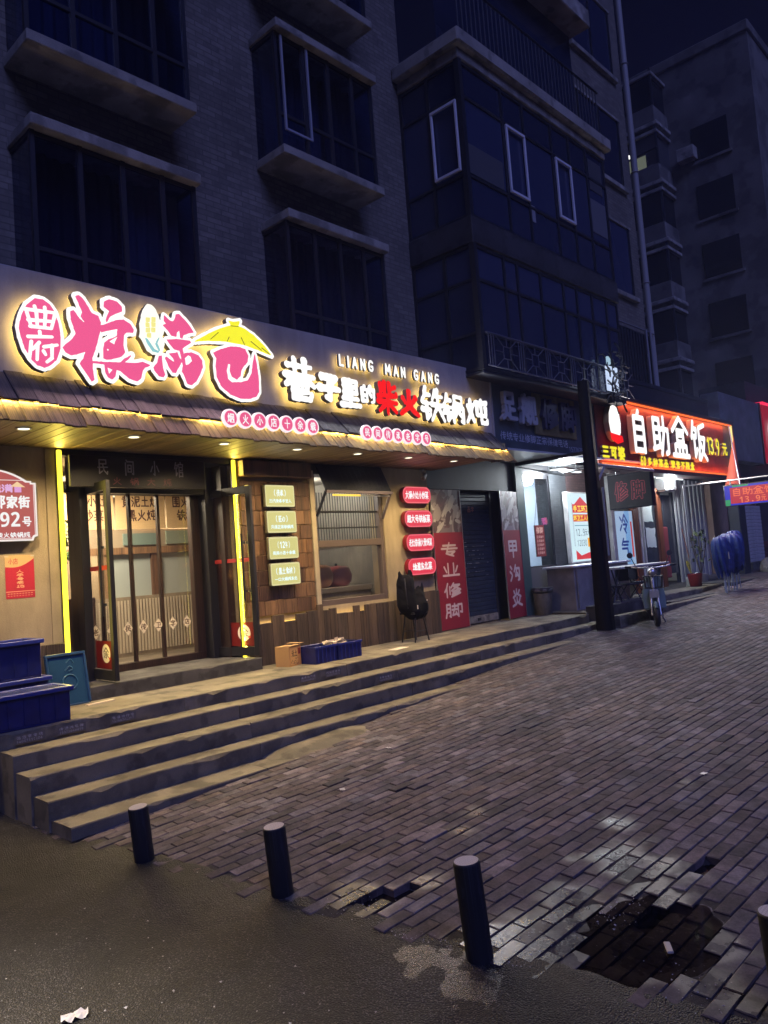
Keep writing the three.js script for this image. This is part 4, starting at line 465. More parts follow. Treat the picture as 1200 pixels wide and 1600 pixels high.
// rough upright planks along the foot of the wall, uneven at the top, a warm strip glowing behind them
{
  const r = seeded(63), row = (x0, x1) => { let x = x0; while (x < x1 - 0.03) { const w = Math.min(x1 - x, 0.09 + 0.12 * r()), h = 0.53 + 0.16 * Math.round(r() * 2) / 2 + 0.02 * r(); part('plank', box(w - 0.005, h, 0.028 + 0.016 * r(), x + w / 2, h / 2, ZW + 0.068, 0.005, { ou: r() * 4, ov: r() * 2 }), plankMats[Math.floor(r() * 4)], front); x += w; } };
  row(2.5, 3.6); row(6.02, 9.86); part('plank_batten', merge(bounds(2.5, 3.6, 0.1, 0.16, ZW, ZW + 0.045), bounds(6.02, 9.86, 0.1, 0.16, ZW, ZW + 0.045)), plankMats[1], front);
  for (const [i, [a, b]] of [[2.5, 3.6], [6.02, 7.28], [7.3, 9.84]].entries()) { const t = thing('glow_strip', ['amber light strip hidden behind planks beside the blue crates', 'amber light strip hidden behind planks under the wood blocks', 'amber light strip hidden behind planks under the kitchen hatch'][i], 'light strip', [0, 0, 0], 0, 'amber strips behind planks'); part('diffuser', bounds(a, b, 0.515, 0.535, ZW + 0.004, ZW + 0.03), glow(L3(1, 0.62, 0.12), 2.2), t); const l = new THREE.RectAreaLight(L3(1, 0.62, 0.12), 6, b - a, 0.02); l.position.set((a + b) / 2, 0.54, ZW + 0.02); l.lookAt((a + b) / 2, 3, ZW + 0.05); t.add(l); }
}
// two bright yellow light tubes that edge the doorway
for (const [x, y0, label] of [[3.645, 0.5, 'yellow light tube up the doorway edge beside the address plate'], [5.925, 0.0, 'yellow light tube up the doorway edge behind the open glass door']]) {
  const t = thing('light_tube', label, 'light tube', [x, y0, ZW + 0.03]), h = 2.69 - y0;
  part('diffuser', new RoundedBoxGeometry(0.052, h, 0.03, 2, 0.012).translate(0, h / 2, 0), glow(L3(1, 0.82, 0.04), 2.6), t); part('channel', bounds(-0.032, 0.032, 0, h, -0.03, -0.016), M.blackFrame, t);
  const l = new THREE.RectAreaLight(L3(1, 0.76, 0.12), 60, 0.05, h); l.position.set(0, h / 2, 0.022); l.lookAt(x, y0 + h / 2, 4); l.rotation.set(0, PI, 0); t.add(l);
}
// doorway frame, header board
{
  const t = thing('door_surround', 'black timber doorway surround with glass sidelight', 'door frame', [0, 0, 0]);
  part('post', bounds(3.93, 4.03, 0.15, 2.64, -8.62, -8.3, 0.004), M.blackFrame, t); part('post', bounds(5.72, 5.84, 0.15, 2.64, -8.7, -8.5, 0.004), M.blackFrame, t); part('sidelight_pane', bounds(3.69, 3.93, 0.2, 2.6, -8.46, -8.455), M.glass, t); part('reveal', bounds(5.84, 5.95, 0.15, 2.64, -8.75, -8.3), M.brownFrame, t); part('reveal', bounds(3.62, 3.68, 0.15, 2.64, -8.75, ZW), M.brownFrame, t); part('transom', bounds(3.68, 5.84, 2.28, 2.36, -8.62, -8.52), M.blackFrame, t);
  const b = thing('header_board', 'black name board over the doorway with dull silver characters', 'sign board', [4.585, 2.46, ZW + 0.07]);
  part('board', new RoundedBoxGeometry(1.72, 0.35, 0.05, 2, 0.01), M.blackFrame, b); part('lettering', new THREE.PlaneGeometry(1.68, 0.34), print(768, 156, (x, w, h) => { x.fillStyle = '#0b0b12'; x.fillRect(0, 0, w, h); write(x, '民间小馆', 90, 8, 590, 86, { color: '#8a8a98', lw: 0.13, gap: 0.62 }); write(x, '火锅大炖', 190, 104, 390, 40, { color: '#6a3440', lw: 0.12, gap: 0.5 }); }, 0.5), b, [0, 0, 0.027]);
}
// two glass door leaves folded out to the street
const sticker = print(128, 200, (x, w, h) => { x.fillStyle = '#701815'; x.fillRect(0, 0, w, h); x.fillStyle = '#f2e7cf'; x.beginPath(); x.ellipse(w * 0.62, h * 0.45, w * 0.26, h * 0.34, 0, 0, 7); x.fill(); write(x, '余', w * 0.44, h * 0.22, w * 0.36, h * 0.42, { color: '#3a2a20', lw: 0.12 }); x.fillStyle = '#d8481c'; x.fillRect(w * 0.78, h * 0.58, 12, 16); }, 0.4);
function doorLeaf(label, x, z, turn) {
  const t = thing('glass_door', label, 'door', [x, 0.17, z], turn, 'glass doors standing open'), w = 0.74, h = 2.16;
  part('frame', merge(bounds(0, 0.075, 0, h, -0.025, 0.025, 0.004), bounds(w - 0.075, w, 0, h, -0.025, 0.025, 0.004), bounds(0.075, w - 0.075, 0, 0.11, -0.024, 0.024), bounds(0.075, w - 0.075, h - 0.1, h, -0.024, 0.024)), M.blackFrame, t);
  part('pane', bounds(0.075, w - 0.075, 0.11, h - 0.1, -0.004, 0.004), M.glass, t); part('sticker', new THREE.PlaneGeometry(0.4, 0.3), sticker, t, [w - 0.29, 0.27, 0.006]); part('sticker', new THREE.PlaneGeometry(0.4, 0.3), sticker, t, [w - 0.29, 0.27, -0.006], [0, PI, 0]);
  part('warning_band', bounds(0.08, w - 0.08, 1.19, 1.24, 0.005, 0.007), mat(L3(0.35, 0.03, 0.03), 0.5), t);
  for (const s of [-1, 1]) { const hd = part('handle', box(0.026, 0.86, 0.026, w - 0.14, 1.12, s * 0.07, 0.006), M.blackFrame, t); part('standoff', merge(bounds(w - 0.152, w - 0.128, 0.8, 0.83, Math.min(s * 0.058, s * 0.02), Math.max(s * 0.058, s * 0.02)), bounds(w - 0.152, w - 0.128, 1.42, 1.45, Math.min(s * 0.058, s * 0.02), Math.max(s * 0.058, s * 0.02))), M.blackFrame, hd); }
  part('hinge', merge(cyl(0.016, 0.016, 0.1, 10, 0, 0.25, 0.03), cyl(0.016, 0.016, 0.1, 10, 0, h - 0.35, 0.03)), M.blackFrame, t); return t;
}
doorLeaf('open glass door with red sticker, beside the yellow tube and address plate', 4.04, -8.5, -PI / 2 - 0.05);
doorLeaf('open glass door with red sticker, beside the wood blocks', 5.80, -8.58, -PI / 2 + 0.24);
{ // brown sliding doors inside the doorway
  const t = thing('sliding_door', 'brown framed glass sliding doors with a row of white diamond stickers', 'door', [0, 0.15, -8.72]), xs = [4.05, 4.36, 4.75, 5.14, 5.6], h = 2.2;
  part('frame', merge(bounds(xs[0], 5.74, 0, 0.09, -0.05, 0.05, 0.005), bounds(xs[0], 5.74, h - 0.07, h, -0.05, 0.05, 0.005), bounds(5.6, 5.74, 0.09, h - 0.07, -0.05, 0.05, 0.005)), M.brownFrame, t);
  xs.slice(0, 4).forEach((x) => part('stile', bounds(x - 0.018, x + 0.018, 0.09, h - 0.07, -0.03, 0.03, 0.004), M.brownFrame, t));
  for (let i = 0; i < 4; i++) part('pane', bounds(xs[i] + 0.018, xs[i + 1] - 0.018, 0.09, h - 0.07, -0.004, 0.004), M.glass, t);
  const dm = (c) => print(96, 96, (x) => { x.fillStyle = '#d8cdbb'; x.fillRect(0, 0, 96, 96); write(x, c, 26, 26, 44, 44, { color: '#5a4636', lw: 0.13 }); }, 0.6);
  [...'老三民传卫字店'].forEach((c, i) => { const m = new THREE.Shape([[0, 0.085], [0.062, 0], [0, -0.085], [-0.062, 0]].map(([a, b]) => new THREE.Vector2(a, b))), g = new THREE.ShapeGeometry(m), p = g.attributes.position, uv = []; for (let k = 0; k < p.count; k++) uv.push(0.5 + p.getX(k) / 0.17, 0.5 + p.getY(k) / 0.17); g.setAttribute('uv', new THREE.Float32BufferAttribute(uv, 2)); part('diamond_sticker', g, dm(c), t, [4.25 + i * 0.205, 0.5, 0.007]); });
}
{ // dining room behind the doors
  const t = thing('dining_room', 'warm lit dining room behind the glass doors', 'room'), wallM = mat(L3(0.46, 0.37, 0.26), 0.8, { map: rep(T.plaster, 1.5) }), z1 = -12.2;
  part('floor', bounds(2.6, 7.2, 0.02, 0.14, z1, -8.46), mat(L3(0.22, 0.19, 0.16), 0.35, { map: rep(T.concrete, 2) }), t); part('ceiling', bounds(2.6, 7.2, 2.64, 2.73, z1, -8.9), mat(L3(0.30, 0.16, 0.12), 0.6, { map: rep(T.wood, 0.7) }), t);
  part('side_wall', bounds(2.5, 2.6, 0.02, 2.73, z1, -8.46), wallM, t); part('side_wall', bounds(7.1, 7.2, 0.14, 2.64, z1, -8.46), wallM, t); part('back_wall', bounds(2.6, 7.1, 0.14, 2.64, z1 - 0.1, z1), wallM, t);
  // serving hatch partition across the room with three painted menu boards
  const zp = -10.4; part('hatch_wall', bounds(4.6, 7.1, 0.14, 1.0, zp - 0.1, zp), mat(L3(0.36, 0.30, 0.24), 0.7, { map: rep(T.plaster, 1.2) }), t); part('hatch_beam', bounds(4.6, 7.1, 1.62, 1.72, zp - 0.1, zp + 0.02), blockMats[2], t); part('hatch_post', bounds(6.0, 6.14, 1.0, 1.62, zp - 0.1, zp), blockMats[1], t); part('hatch_post', bounds(5.2, 5.3, 1.0, 1.62, zp - 0.1, zp), blockMats[2], t);
  part('hatch_glass', bounds(5.3, 6.0, 1.0, 1.62, zp - 0.06, zp - 0.05), phys(L3(0.32, 0.36, 0.36), 0.12), t); part('hatch_glass', bounds(6.14, 7.1, 1.0, 1.62, zp - 0.06, zp - 0.05), phys(L3(0.34, 0.37, 0.36), 0.12), t);
  part('picture', bounds(5.55, 6.1, 1.75, 1.92, zp + 0.0, zp + 0.03), mat(L3(0.16, 0.22, 0.2), 0.5), t); part('picture', bounds(6.25, 7.0, 1.75, 1.95, zp + 0.0, zp + 0.03), mat(L3(0.24, 0.28, 0.22), 0.5), t); part('upper_panel', bounds(4.6, 7.1, 1.72, 1.98, zp - 0.1, zp - 0.002), mat(L3(0.3, 0.24, 0.17), 0.7), t);
  const menu = (a, b) => print(320, 240, (x, w, h) => { x.fillStyle = '#d9b98a'; x.fillRect(0, 0, w, h); for (let i = 0; i < 500; i++) { x.fillStyle = 'rgba(120,80,40,0.05)'; x.fillRect(hash(i, 1, 3) * w, hash(i, 2, 3) * h, 60 * hash(i, 3, 3), 2); } write(x, a, 40, 50, 240, 66, { color: '#4a2a1c', lw: 0.13 }); write(x, b, 70, 130, 190, 66, { color: '#4a2a1c', lw: 0.13 }); }, 0.7);
  [['大锅小灶', '小炒菜'], ['黄泥土灶', '黑火炖'], ['围火大灶', '铁板菜']].forEach(([a, b], i) => part('menu_board', new THREE.PlaneGeometry(0.8, 0.62), menu(a, b), t, [5.02 + i * 0.83, 2.3, zp + 0.02]));
  part('board_rail', bounds(4.6, 7.1, 2.6, 2.64, zp - 0.05, zp + 0.05), blockMats[1], t);
  const slats = []; for (let x = 4.62; x < 7.08; x += 0.05) slats.push(bounds(x, x + 0.022, 0.2, 0.95, zp, zp + 0.018)); part('reeded_front', merge(slats), mat(L3(0.40, 0.34, 0.27), 0.6), t);
  part('plant', (() => { const r = seeded(9), g = []; for (let i = 0; i < 60; i++) { const q = new THREE.PlaneGeometry(0.05, 0.11); q.rotateX(r() * 3); q.rotateY(r() * 6); q.translate(4.42 + (r() - 0.5) * 0.3, 1.55 + r() * 0.5, -9.9 + (r() - 0.5) * 0.3); g.push(q); } g.push(rod([4.42, 0.14, -9.9], [4.42, 1.6, -9.9], 0.03)); return merge(g); })(), mat(L3(0.10, 0.16, 0.04), 0.7), t);
  part('gift_figure', lathe([[0, 0], [0.1, 0.02], [0.09, 0.16], [0.05, 0.24], [0.07, 0.32], [0.02, 0.42], [0, 0.44]], 14), mat(L3(0.4, 0.05, 0.03), 0.5), t, [4.32, 1.06, -9.2]); part('figure_stand', bounds(4.2, 4.45, 0.14, 1.06, -9.32, -9.08, 0.01), blockMats[4], t);
  part('shelf', bounds(2.9, 3.9, 0.9, 0.95, -9.6, -9.2), blockMats[0], t); for (let i = 0; i < 5; i++) part('bottle', lathe([[0, 0], [0.045, 0], [0.045, 0.2], [0.018, 0.27], [0.018, 0.34], [0, 0.34]], 12), mat(L3(0.5, 0.25, 0.06), 0.25), t, [3.55 + i * 0.11, 0.95, -9.35]); part('cabinet', bounds(2.9, 3.95, 0.14, 0.9, -9.6, -9.15, 0.01), blockMats[4], t);
  for (const [i, [x, z]] of [[4.6, -9.6], [6.0, -11.3]].entries()) { const l = thing('ceiling_panel_light', ['square warm ceiling panel just inside the sliding doors', 'square warm ceiling panel behind the menu boards'][i], 'ceiling light', [x, 2.62, z]); part('diffuser', bounds(-0.3, 0.3, -0.012, 0, -0.3, 0.3), glow(L3(1, 0.86, 0.62), 1.4), l); part('frame', merge(bounds(-0.33, -0.3, -0.02, 0.02, -0.33, 0.33), bounds(0.3, 0.33, -0.02, 0.02, -0.33, 0.33), bounds(-0.3, 0.3, -0.02, 0.02, -0.33, -0.3), bounds(-0.3, 0.3, -0.02, 0.02, 0.3, 0.33)), M.whitePaint, l); const a = new THREE.RectAreaLight(L3(1, 0.82, 0.55), 150, 0.58, 0.58); a.position.set(0, -0.018, 0); a.rotation.x = -PI / 2; l.add(a); }
}
{ // kitchen hatch
  const t = thing('kitchen_window', 'kitchen hatch window with dark bars above and misted glass below', 'window', [0, 0, 0]), z = ZW - 0.02;
  part('frame', merge(bounds(7.29, 7.36, 0.66, 2.56, z - 0.1, z, 0.004), bounds(8.66, 8.73, 0.66, 2.56, z - 0.1, z, 0.004), bounds(7.36, 8.66, 0.66, 0.74, z - 0.1, z, 0.004), bounds(7.36, 8.66, 1.50, 1.60, z - 0.1, z, 0.004)), mat(L3(0.10, 0.075, 0.07), 0.5), t);
  part('pane', bounds(7.36, 8.66, 0.74, 1.5, z - 0.05, z - 0.042), phys(L3(0.9, 0.88, 0.85), 0.12, { transmission: 1, thickness: 0 }), t);
  for (let x = 7.42; x < 8.64; x += 0.052) part('bar', rod([x, 1.6, z - 0.05], [x, 2.3, z - 0.05], 0.007, 0.007, 6), M.blackFrame, t); part('cross_bar', merge(rod([7.36, 1.78, z - 0.06], [8.66, 1.78, z - 0.06], 0.012), rod([7.36, 2.02, z - 0.06], [8.66, 2.02, z - 0.06], 0.018)), M.blackFrame, t);
  const hood = new THREE.Group(); hood.name = 'shutter_hood'; t.add(hood); const sheetG = []; for (let i = 0; i < 26; i++) sheetG.push(box(0.051, 0.44, i % 2 ? 0.014 : 0.022, -0.65 + i * 0.0525, 0, 0)); part('ribbed_sheet', merge(sheetG), M.navy, hood, [8.03, 2.5, ZW + 0.12], [-0.45, 0, 0]); part('bottom_rail', bounds(7.34, 8.72, 2.26, 2.3, ZW + 0.2, ZW + 0.25), mat(L3(0.12, 0.1, 0.12), 0.5), hood); part('side_arm', rod([8.7, 1.9, ZW + 0.01], [8.7, 2.28, ZW + 0.22], 0.022), mat(L3(0.09, 0.07, 0.07), 0.5), hood); part('side_arm', rod([7.34, 1.95, ZW + 0.01], [7.34, 2.28, ZW + 0.22], 0.022), M.navy, hood);
  part('hood_tube', rod([7.5, 2.235, ZW + 0.2], [8.05, 2.235, ZW + 0.2], 0.014), glow(L3(1, 0.66, 0.08), 1.3), hood); part('steel_edge', rod([8.06, 2.235, ZW + 0.2], [8.7, 2.235, ZW + 0.2], 0.012), M.steel, hood);
  const k = thing('kitchen', 'dim kitchen behind the hatch with pots and papers', 'room'), km = mat(L3(0.30, 0.29, 0.27), 0.6, { map: rep(T.plaster, 1) });
  part('back_wall', bounds(7.2, 8.9, 0, 2.74, -10.3, -10.2), km, k); part('side_wall', bounds(8.8, 8.9, 0, 2.74, -10.2, -8.46), km, k); part('side_wall', bounds(7.2, 7.27, 0, 2.74, -10.2, -8.46), km, k); part('floor', bounds(7.2, 8.9, -0.1, 0, -10.3, -8.46), km, k); part('ceiling', bounds(7.27, 8.8, 2.62, 2.73, -10.2, -8.46), km, k);
  part('worktop', bounds(7.3, 8.75, 0.82, 0.9, -9.2, -8.5, 0.01), M.steel, k); part('cupboard', bounds(7.3, 8.75, 0, 0.82, -9.2, -8.55), km, k);
  const pot = (x, s, c) => { const p = part('pot', lathe([[0, 0], [0.2, 0], [0.27, 0.08], [0.29, 0.2], [0.25, 0.32], [0.2, 0.36], [0, 0.38]], 24), mat(c, 0.4), k, [x, 0.9, -8.85]); p.scale.setScalar(s); part('knob', new THREE.SphereGeometry(0.03, 10, 8), M.blackFrame, p, [0, 0.4, 0]); }; pot(7.86, 0.95, L3(0.25, 0.12, 0.09)); pot(8.3, 0.85, L3(0.22, 0.05, 0.08)); part('basket', lathe([[0, 0], [0.13, 0], [0.15, 0.3], [0.14, 0.3], [0.12, 0.02]], 16), mat(L3(0.03, 0.10, 0.09), 0.5), k, [7.5, 0.9, -8.7]);
  part('paper', bounds(7.4, 7.75, 1.22, 1.5, -9.0, -8.99), mat(L3(0.6, 0.58, 0.52), 0.7), k); part('paper', bounds(7.78, 8.05, 1.2, 1.42, -9.02, -9.01), mat(L3(0.5, 0.48, 0.42), 0.7), k); part('shelf', bounds(7.3, 8.4, 1.5, 1.53, -9.1, -8.7), M.steel, k); part('green_poster', bounds(7.36, 7.6, 1.78, 2.3, -8.75, -8.74), mat(L3(0.25, 0.45, 0.16), 0.6), k);
  const l = thing('kitchen_lamp', 'round white ceiling lamp inside the kitchen', 'ceiling light', [8.0, 2.56, -9.2]); part('diffuser', new THREE.SphereGeometry(0.1, 16, 10), glow(L3(1, 0.95, 0.85), 1.3), l); part('base', cyl(0.06, 0.06, 0.04, 16, 0, 0.06, 0), M.whitePaint, l); const p = new THREE.PointLight(L3(1, 0.93, 0.8), 7); p.shadow.radius = 5; l.add(p); p.castShadow = true;
}
// ---------------------------------------------------------------- shingle canopy with lamps
const canopy = thing('shingle_canopy', 'timber canopy of rough overlapping boards above the restaurant door', 'canopy');
{
  const r = seeded(81), X0 = 0.9, X1 = 10.45;
  for (let x = X0; x < X1; ) { const w = Math.min(X1 - x, 0.09 + 0.13 * r()), len = 0.44 + 0.05 * r(), g = box(w - 0.006 * r(), 0.016 + 0.012 * r(), len, 0, 0, 0, 0.004, { ou: r() * 3, ov: r() * 3 }); part('upper_board', g, shingleMats[Math.floor(r() * 4)], canopy, [x + w / 2, 3.065 - 0.02 * r(), -7.045 + 0.012 * r()], [0.79, 0, 0.02 * (r() - 0.5)]); x += w; }
  for (let x = X0; x < X1; ) { const w = Math.min(X1 - x, 0.05 + 0.09 * r()), len = 0.29 + 0.06 * r(), g = box(w - 0.005 * r(), 0.014 + 0.01 * r(), len, 0, 0, 0, 0.004, { ou: r() * 3, ov: r() * 3 }); part('lower_board', g, eaveMats[Math.floor(r() * 3)], canopy, [x + w / 2, 2.80 - 0.015 * r(), -6.845 + 0.01 * r()], [0.86, 0, 0.03 * (r() - 0.5)]); x += w; }
  for (let x = X0; x < 10.02; ) { const w = Math.min(10.02 - x, 0.11 + 0.06 * r()); part('soffit_board', box(w - 0.004, 0.02, 1.3, x + w / 2, 2.715 + 0.003 * r(), -7.5, 0.003, { ou: r() * 3, ov: r() * 3 }), soffitMats[Math.floor(r() * 3)], canopy); x += w; }
  part('rafter', merge(bounds(X0, X1, 2.74, 2.84, -7.19, -7.02), bounds(X0, X1, 2.74, 2.79, -6.98, -6.93)), plankMats[1], canopy); part('end_board', bounds(10.40, 10.44, 2.72, 3.0, -7.2, -6.9), shingleMats[1], canopy); part('deck', bounds(X0, 10.02, 2.735, 2.74, -8.14, -7.2), plankMats[1], canopy);
  const t = thing('canopy_strip', 'amber light strip tucked under the upper canopy boards', 'light strip'); part('diffuser', bounds(X0, X1 - 0.05, 2.91, 2.918, -6.935, -6.925), glow(L3(1, 0.6, 0.1), 1.2), t);
  const l = new THREE.RectAreaLight(L3(1, 0.62, 0.14), 260, X1 - X0, 0.02); l.position.set((X0 + X1) / 2, 2.893, -6.893); l.lookAt((X0 + X1) / 2, 1.9, -6.6); t.add(l);
}
{
  let first; [1.83, 2.91, 4.02, 5.14, 6.23, 7.29, 8.33, 9.39].forEach((x) => {
    let t = first;
    if (!first) { t = first = thing('downlight', 'small round warm downlight in the canopy soffit', 'downlight', [x, 2.7, -7.19], 0, 'downlights along the canopy soffit'); part('trim_ring', lathe([[0.052, -0.002], [0.066, -0.008], [0.07, 0.002], [0.052, 0.004]], 28), M.whitePaint, t); part('lens', cyl(0.052, 0.052, 0.004, 28, 0, -0.003, 0), glow(L3(1, 0.93, 0.7), 2.5), t); }
    else t = copyOf(first, null, [x, 2.7, -7.19]);
    const s = new THREE.SpotLight(L3(1, 0.72, 0.36), 17.5, 0, 1.2, 0.6); s.position.set(x, 2.69, -7.19); s.target.position.set(x, 0, -7.75); s.castShadow = true; s.shadow.radius = 2.5; scene.add(s, s.target);
  });
}
// ---------------------------------------------------------------- the big backlit sign
const GAP = 0.085, DEEP = 0.075, ZP = -7.2, ZF = ZP + GAP + DEEP;     // panel face, letter face
const sign = thing('restaurant_sign', 'long grey shop sign with glowing pink logo and white brush characters', 'shop sign');
part('fascia_panel', bounds(-1.5, 10.54, 3.0, 4.25, ZW, ZP, 0.01), M.fascia, sign); part('edge_trim', bounds(10.54, 10.58, 3.0, 4.26, ZW, ZP + 0.01), mat(L3(0.3, 0.3, 0.32), 0.5), sign);
const sideM = mat(L3(0.20, 0.19, 0.185), 0.5), haloM = glow(L3(1, 0.64, 0.17), 6), whiteM = glow(L3(1, 0.985, 0.95), 1.15), pinkM = glow(L3(0.92, 0.115, 0.30), 0.98), redM = glow(L3(0.95, 0.012, 0.012), 1.05), yellowM = glow(L3(0.98, 0.92, 0.035), 1.0);
function channelLetter(name, shapes, faceM, deep = DEEP, parent = sign, zf = ZF, halo = haloM, side = sideM) { const b = part(name, extrude(shapes, deep, zf - deep), side, parent); part('face', flat(shapes, zf + 0.002), faceM, b); if (halo) part('backlight', flat(shapes, zf - deep - 0.002), halo, b); return b; }
const inset = (name, shapes, m, parent, z) => part(name, extrude(shapes, 0.006, z), m, parent);
{
  const P = LOGO, around = (ps, grow, n = 110, holes = []) => { const [a, b, c, d] = span(ps), m = grow + 0.02; return contour((x, y) => { let v = 1e9; for (const p of ps) v = Math.min(v, polyDist(x, y, p)); for (const h of holes) v = Math.max(v, -polyDist(x, y, h)); return v - grow + (vn(x * 45, y * 45, 3) - 0.5) * 0.006; }, a - m, b - m, c + m, d + m, n, 0.0016); };
  const figure = (name, polys, grow, m = pinkM, holes = [], fill = polys) => { const b = channelLetter(name, around(polys, grow), whiteM); inset('colour_layer', around(fill, 0, 150, holes), m, b, ZF + 0.003); return b; };
  const oval = figure('oval_badge', [P.oval], 0.034); { const g = P.ovalText.map((s) => s); inset('badge_characters', contour((x, y) => { let v = 1e9; for (const s of g) for (let i = 0; i + 1 < s.length; i++) v = Math.min(v, segDist(x, y, s[i], s[i + 1], 0.017, 0.014)); return v; }, ...(() => { const [a, b, c, d] = span(g); return [a - 0.05, b - 0.05, c + 0.05, d + 0.05]; })(), 150, 0.0012), whiteM, oval, ZF + 0.01); }
  figure('logo_character', P.grain, 0.038, pinkM, P.grainHoles); figure('logo_character', P.full, 0.036);
  const corn = channelLetter('corn_cob', around([P.corn], 0.004), glow(L3(1, 0.99, 0.88), 1.1)); for (const k of P.kernels) inset('kernel', around([k], 0.003, 24), glow(L3(0.98, 0.9, 0.3), 0.95), corn, ZF + 0.003); for (const k of P.husk) inset('husk', around([k], 0.0, 50), glow(L3(0.35, 0.75, 0.78), 0.8), corn, ZF + 0.003);
  const hat = figure('straw_hat', [P.hat], 0.034, yellowM); for (const s of P.hatLines) inset('hat_line', contour((x, y) => segDist(x, y, s[0], s[1], 0.004, 0.003), ...(() => { const [a, b, c, d] = span([s]); return [a - 0.02, b - 0.02, c + 0.02, d + 0.02]; })(), 40, 0.0008), glow(L3(0.30, 0.27, 0.03), 0.6), hat, ZF + 0.01);
  figure('logo_character', [P.vat], 0.036);
  for (const [c, [x, y, w, h]] of Object.entries(WORDS)) { const r = (c === '的' ? 0.029 : 0.042) * ('柴里锅铁'.includes(c) ? 0.82 : c === '巷' ? 0.92 : 1); channelLetter('brush_character', glyphShapes(c, x + 0.02, y + 0.02, w - 0.04, h - 0.04, r, true, 84), c === '柴' || c === '火' ? redM : whiteM); }
  for (const [str, x, gap] of [['LIANG', 6.99, 0.085], ['MAN', 7.88, 0.085], ['GANG', 8.50, 0.09]]) for (const sh of fontShapes(str, x, 3.855, 0.135, gap, LATIN, 0.0165)) channelLetter('latin_letter', sh, whiteM, 0.04, sign, ZP + 0.1);
  for (const [x, w, y, h, c, k] of [[4.35, 2.7, 3.55, 0.85, L3(1, 0.62, 0.68), 13], [8.1, 4.2, 3.5, 0.5, L3(0.93, 0.94, 1.0), 18]]) { const l = new THREE.RectAreaLight(c, k, w, h); l.position.set(x, y, ZF + 0.03); l.rotation.set(0, PI, 0); sign.add(l); }
}
// ---------------------------------------------------------------- round slogan lamps on the canopy edge
for (const [str, x0, label] of [['烟火小店十余载', 4.86, 'row of seven pink round slogan lamps under the straw hat logo'], ['民间传承老字号', 6.95, 'row of seven pink round slogan lamps under the white brush characters']]) {
  const t = thing('slogan_lamps', label, 'sign', [x0, 2.875, -6.66]); part('mounting_bar', bounds(-0.1, 1.27, -0.015, 0.015, -0.05, -0.03), sideM, t);
  [...str].forEach((c, i) => { const d = part('disc', cyl(0.098, 0.098, 0.035, 36).rotateX(PI / 2), glow(L3(1, 0.86, 0.9), 1.05), t, [i * 0.195, 0, -0.03]); const g = new THREE.CircleGeometry(0.079, 32); part('disc_print', g, lit(96, 96, (x) => { x.fillStyle = '#ee5f8e'; x.fillRect(0, 0, 96, 96); write(x, c, 20, 16, 56, 64, { lw: 0.145 }); }, 1.0), d, [0, 0, 0.037]); });
  const l = new THREE.RectAreaLight(L3(1, 0.6, 0.7), 3, 1.3, 0.18); l.position.set(0.58, 0, 0.02); l.rotation.set(0, PI, 0); t.add(l);
}
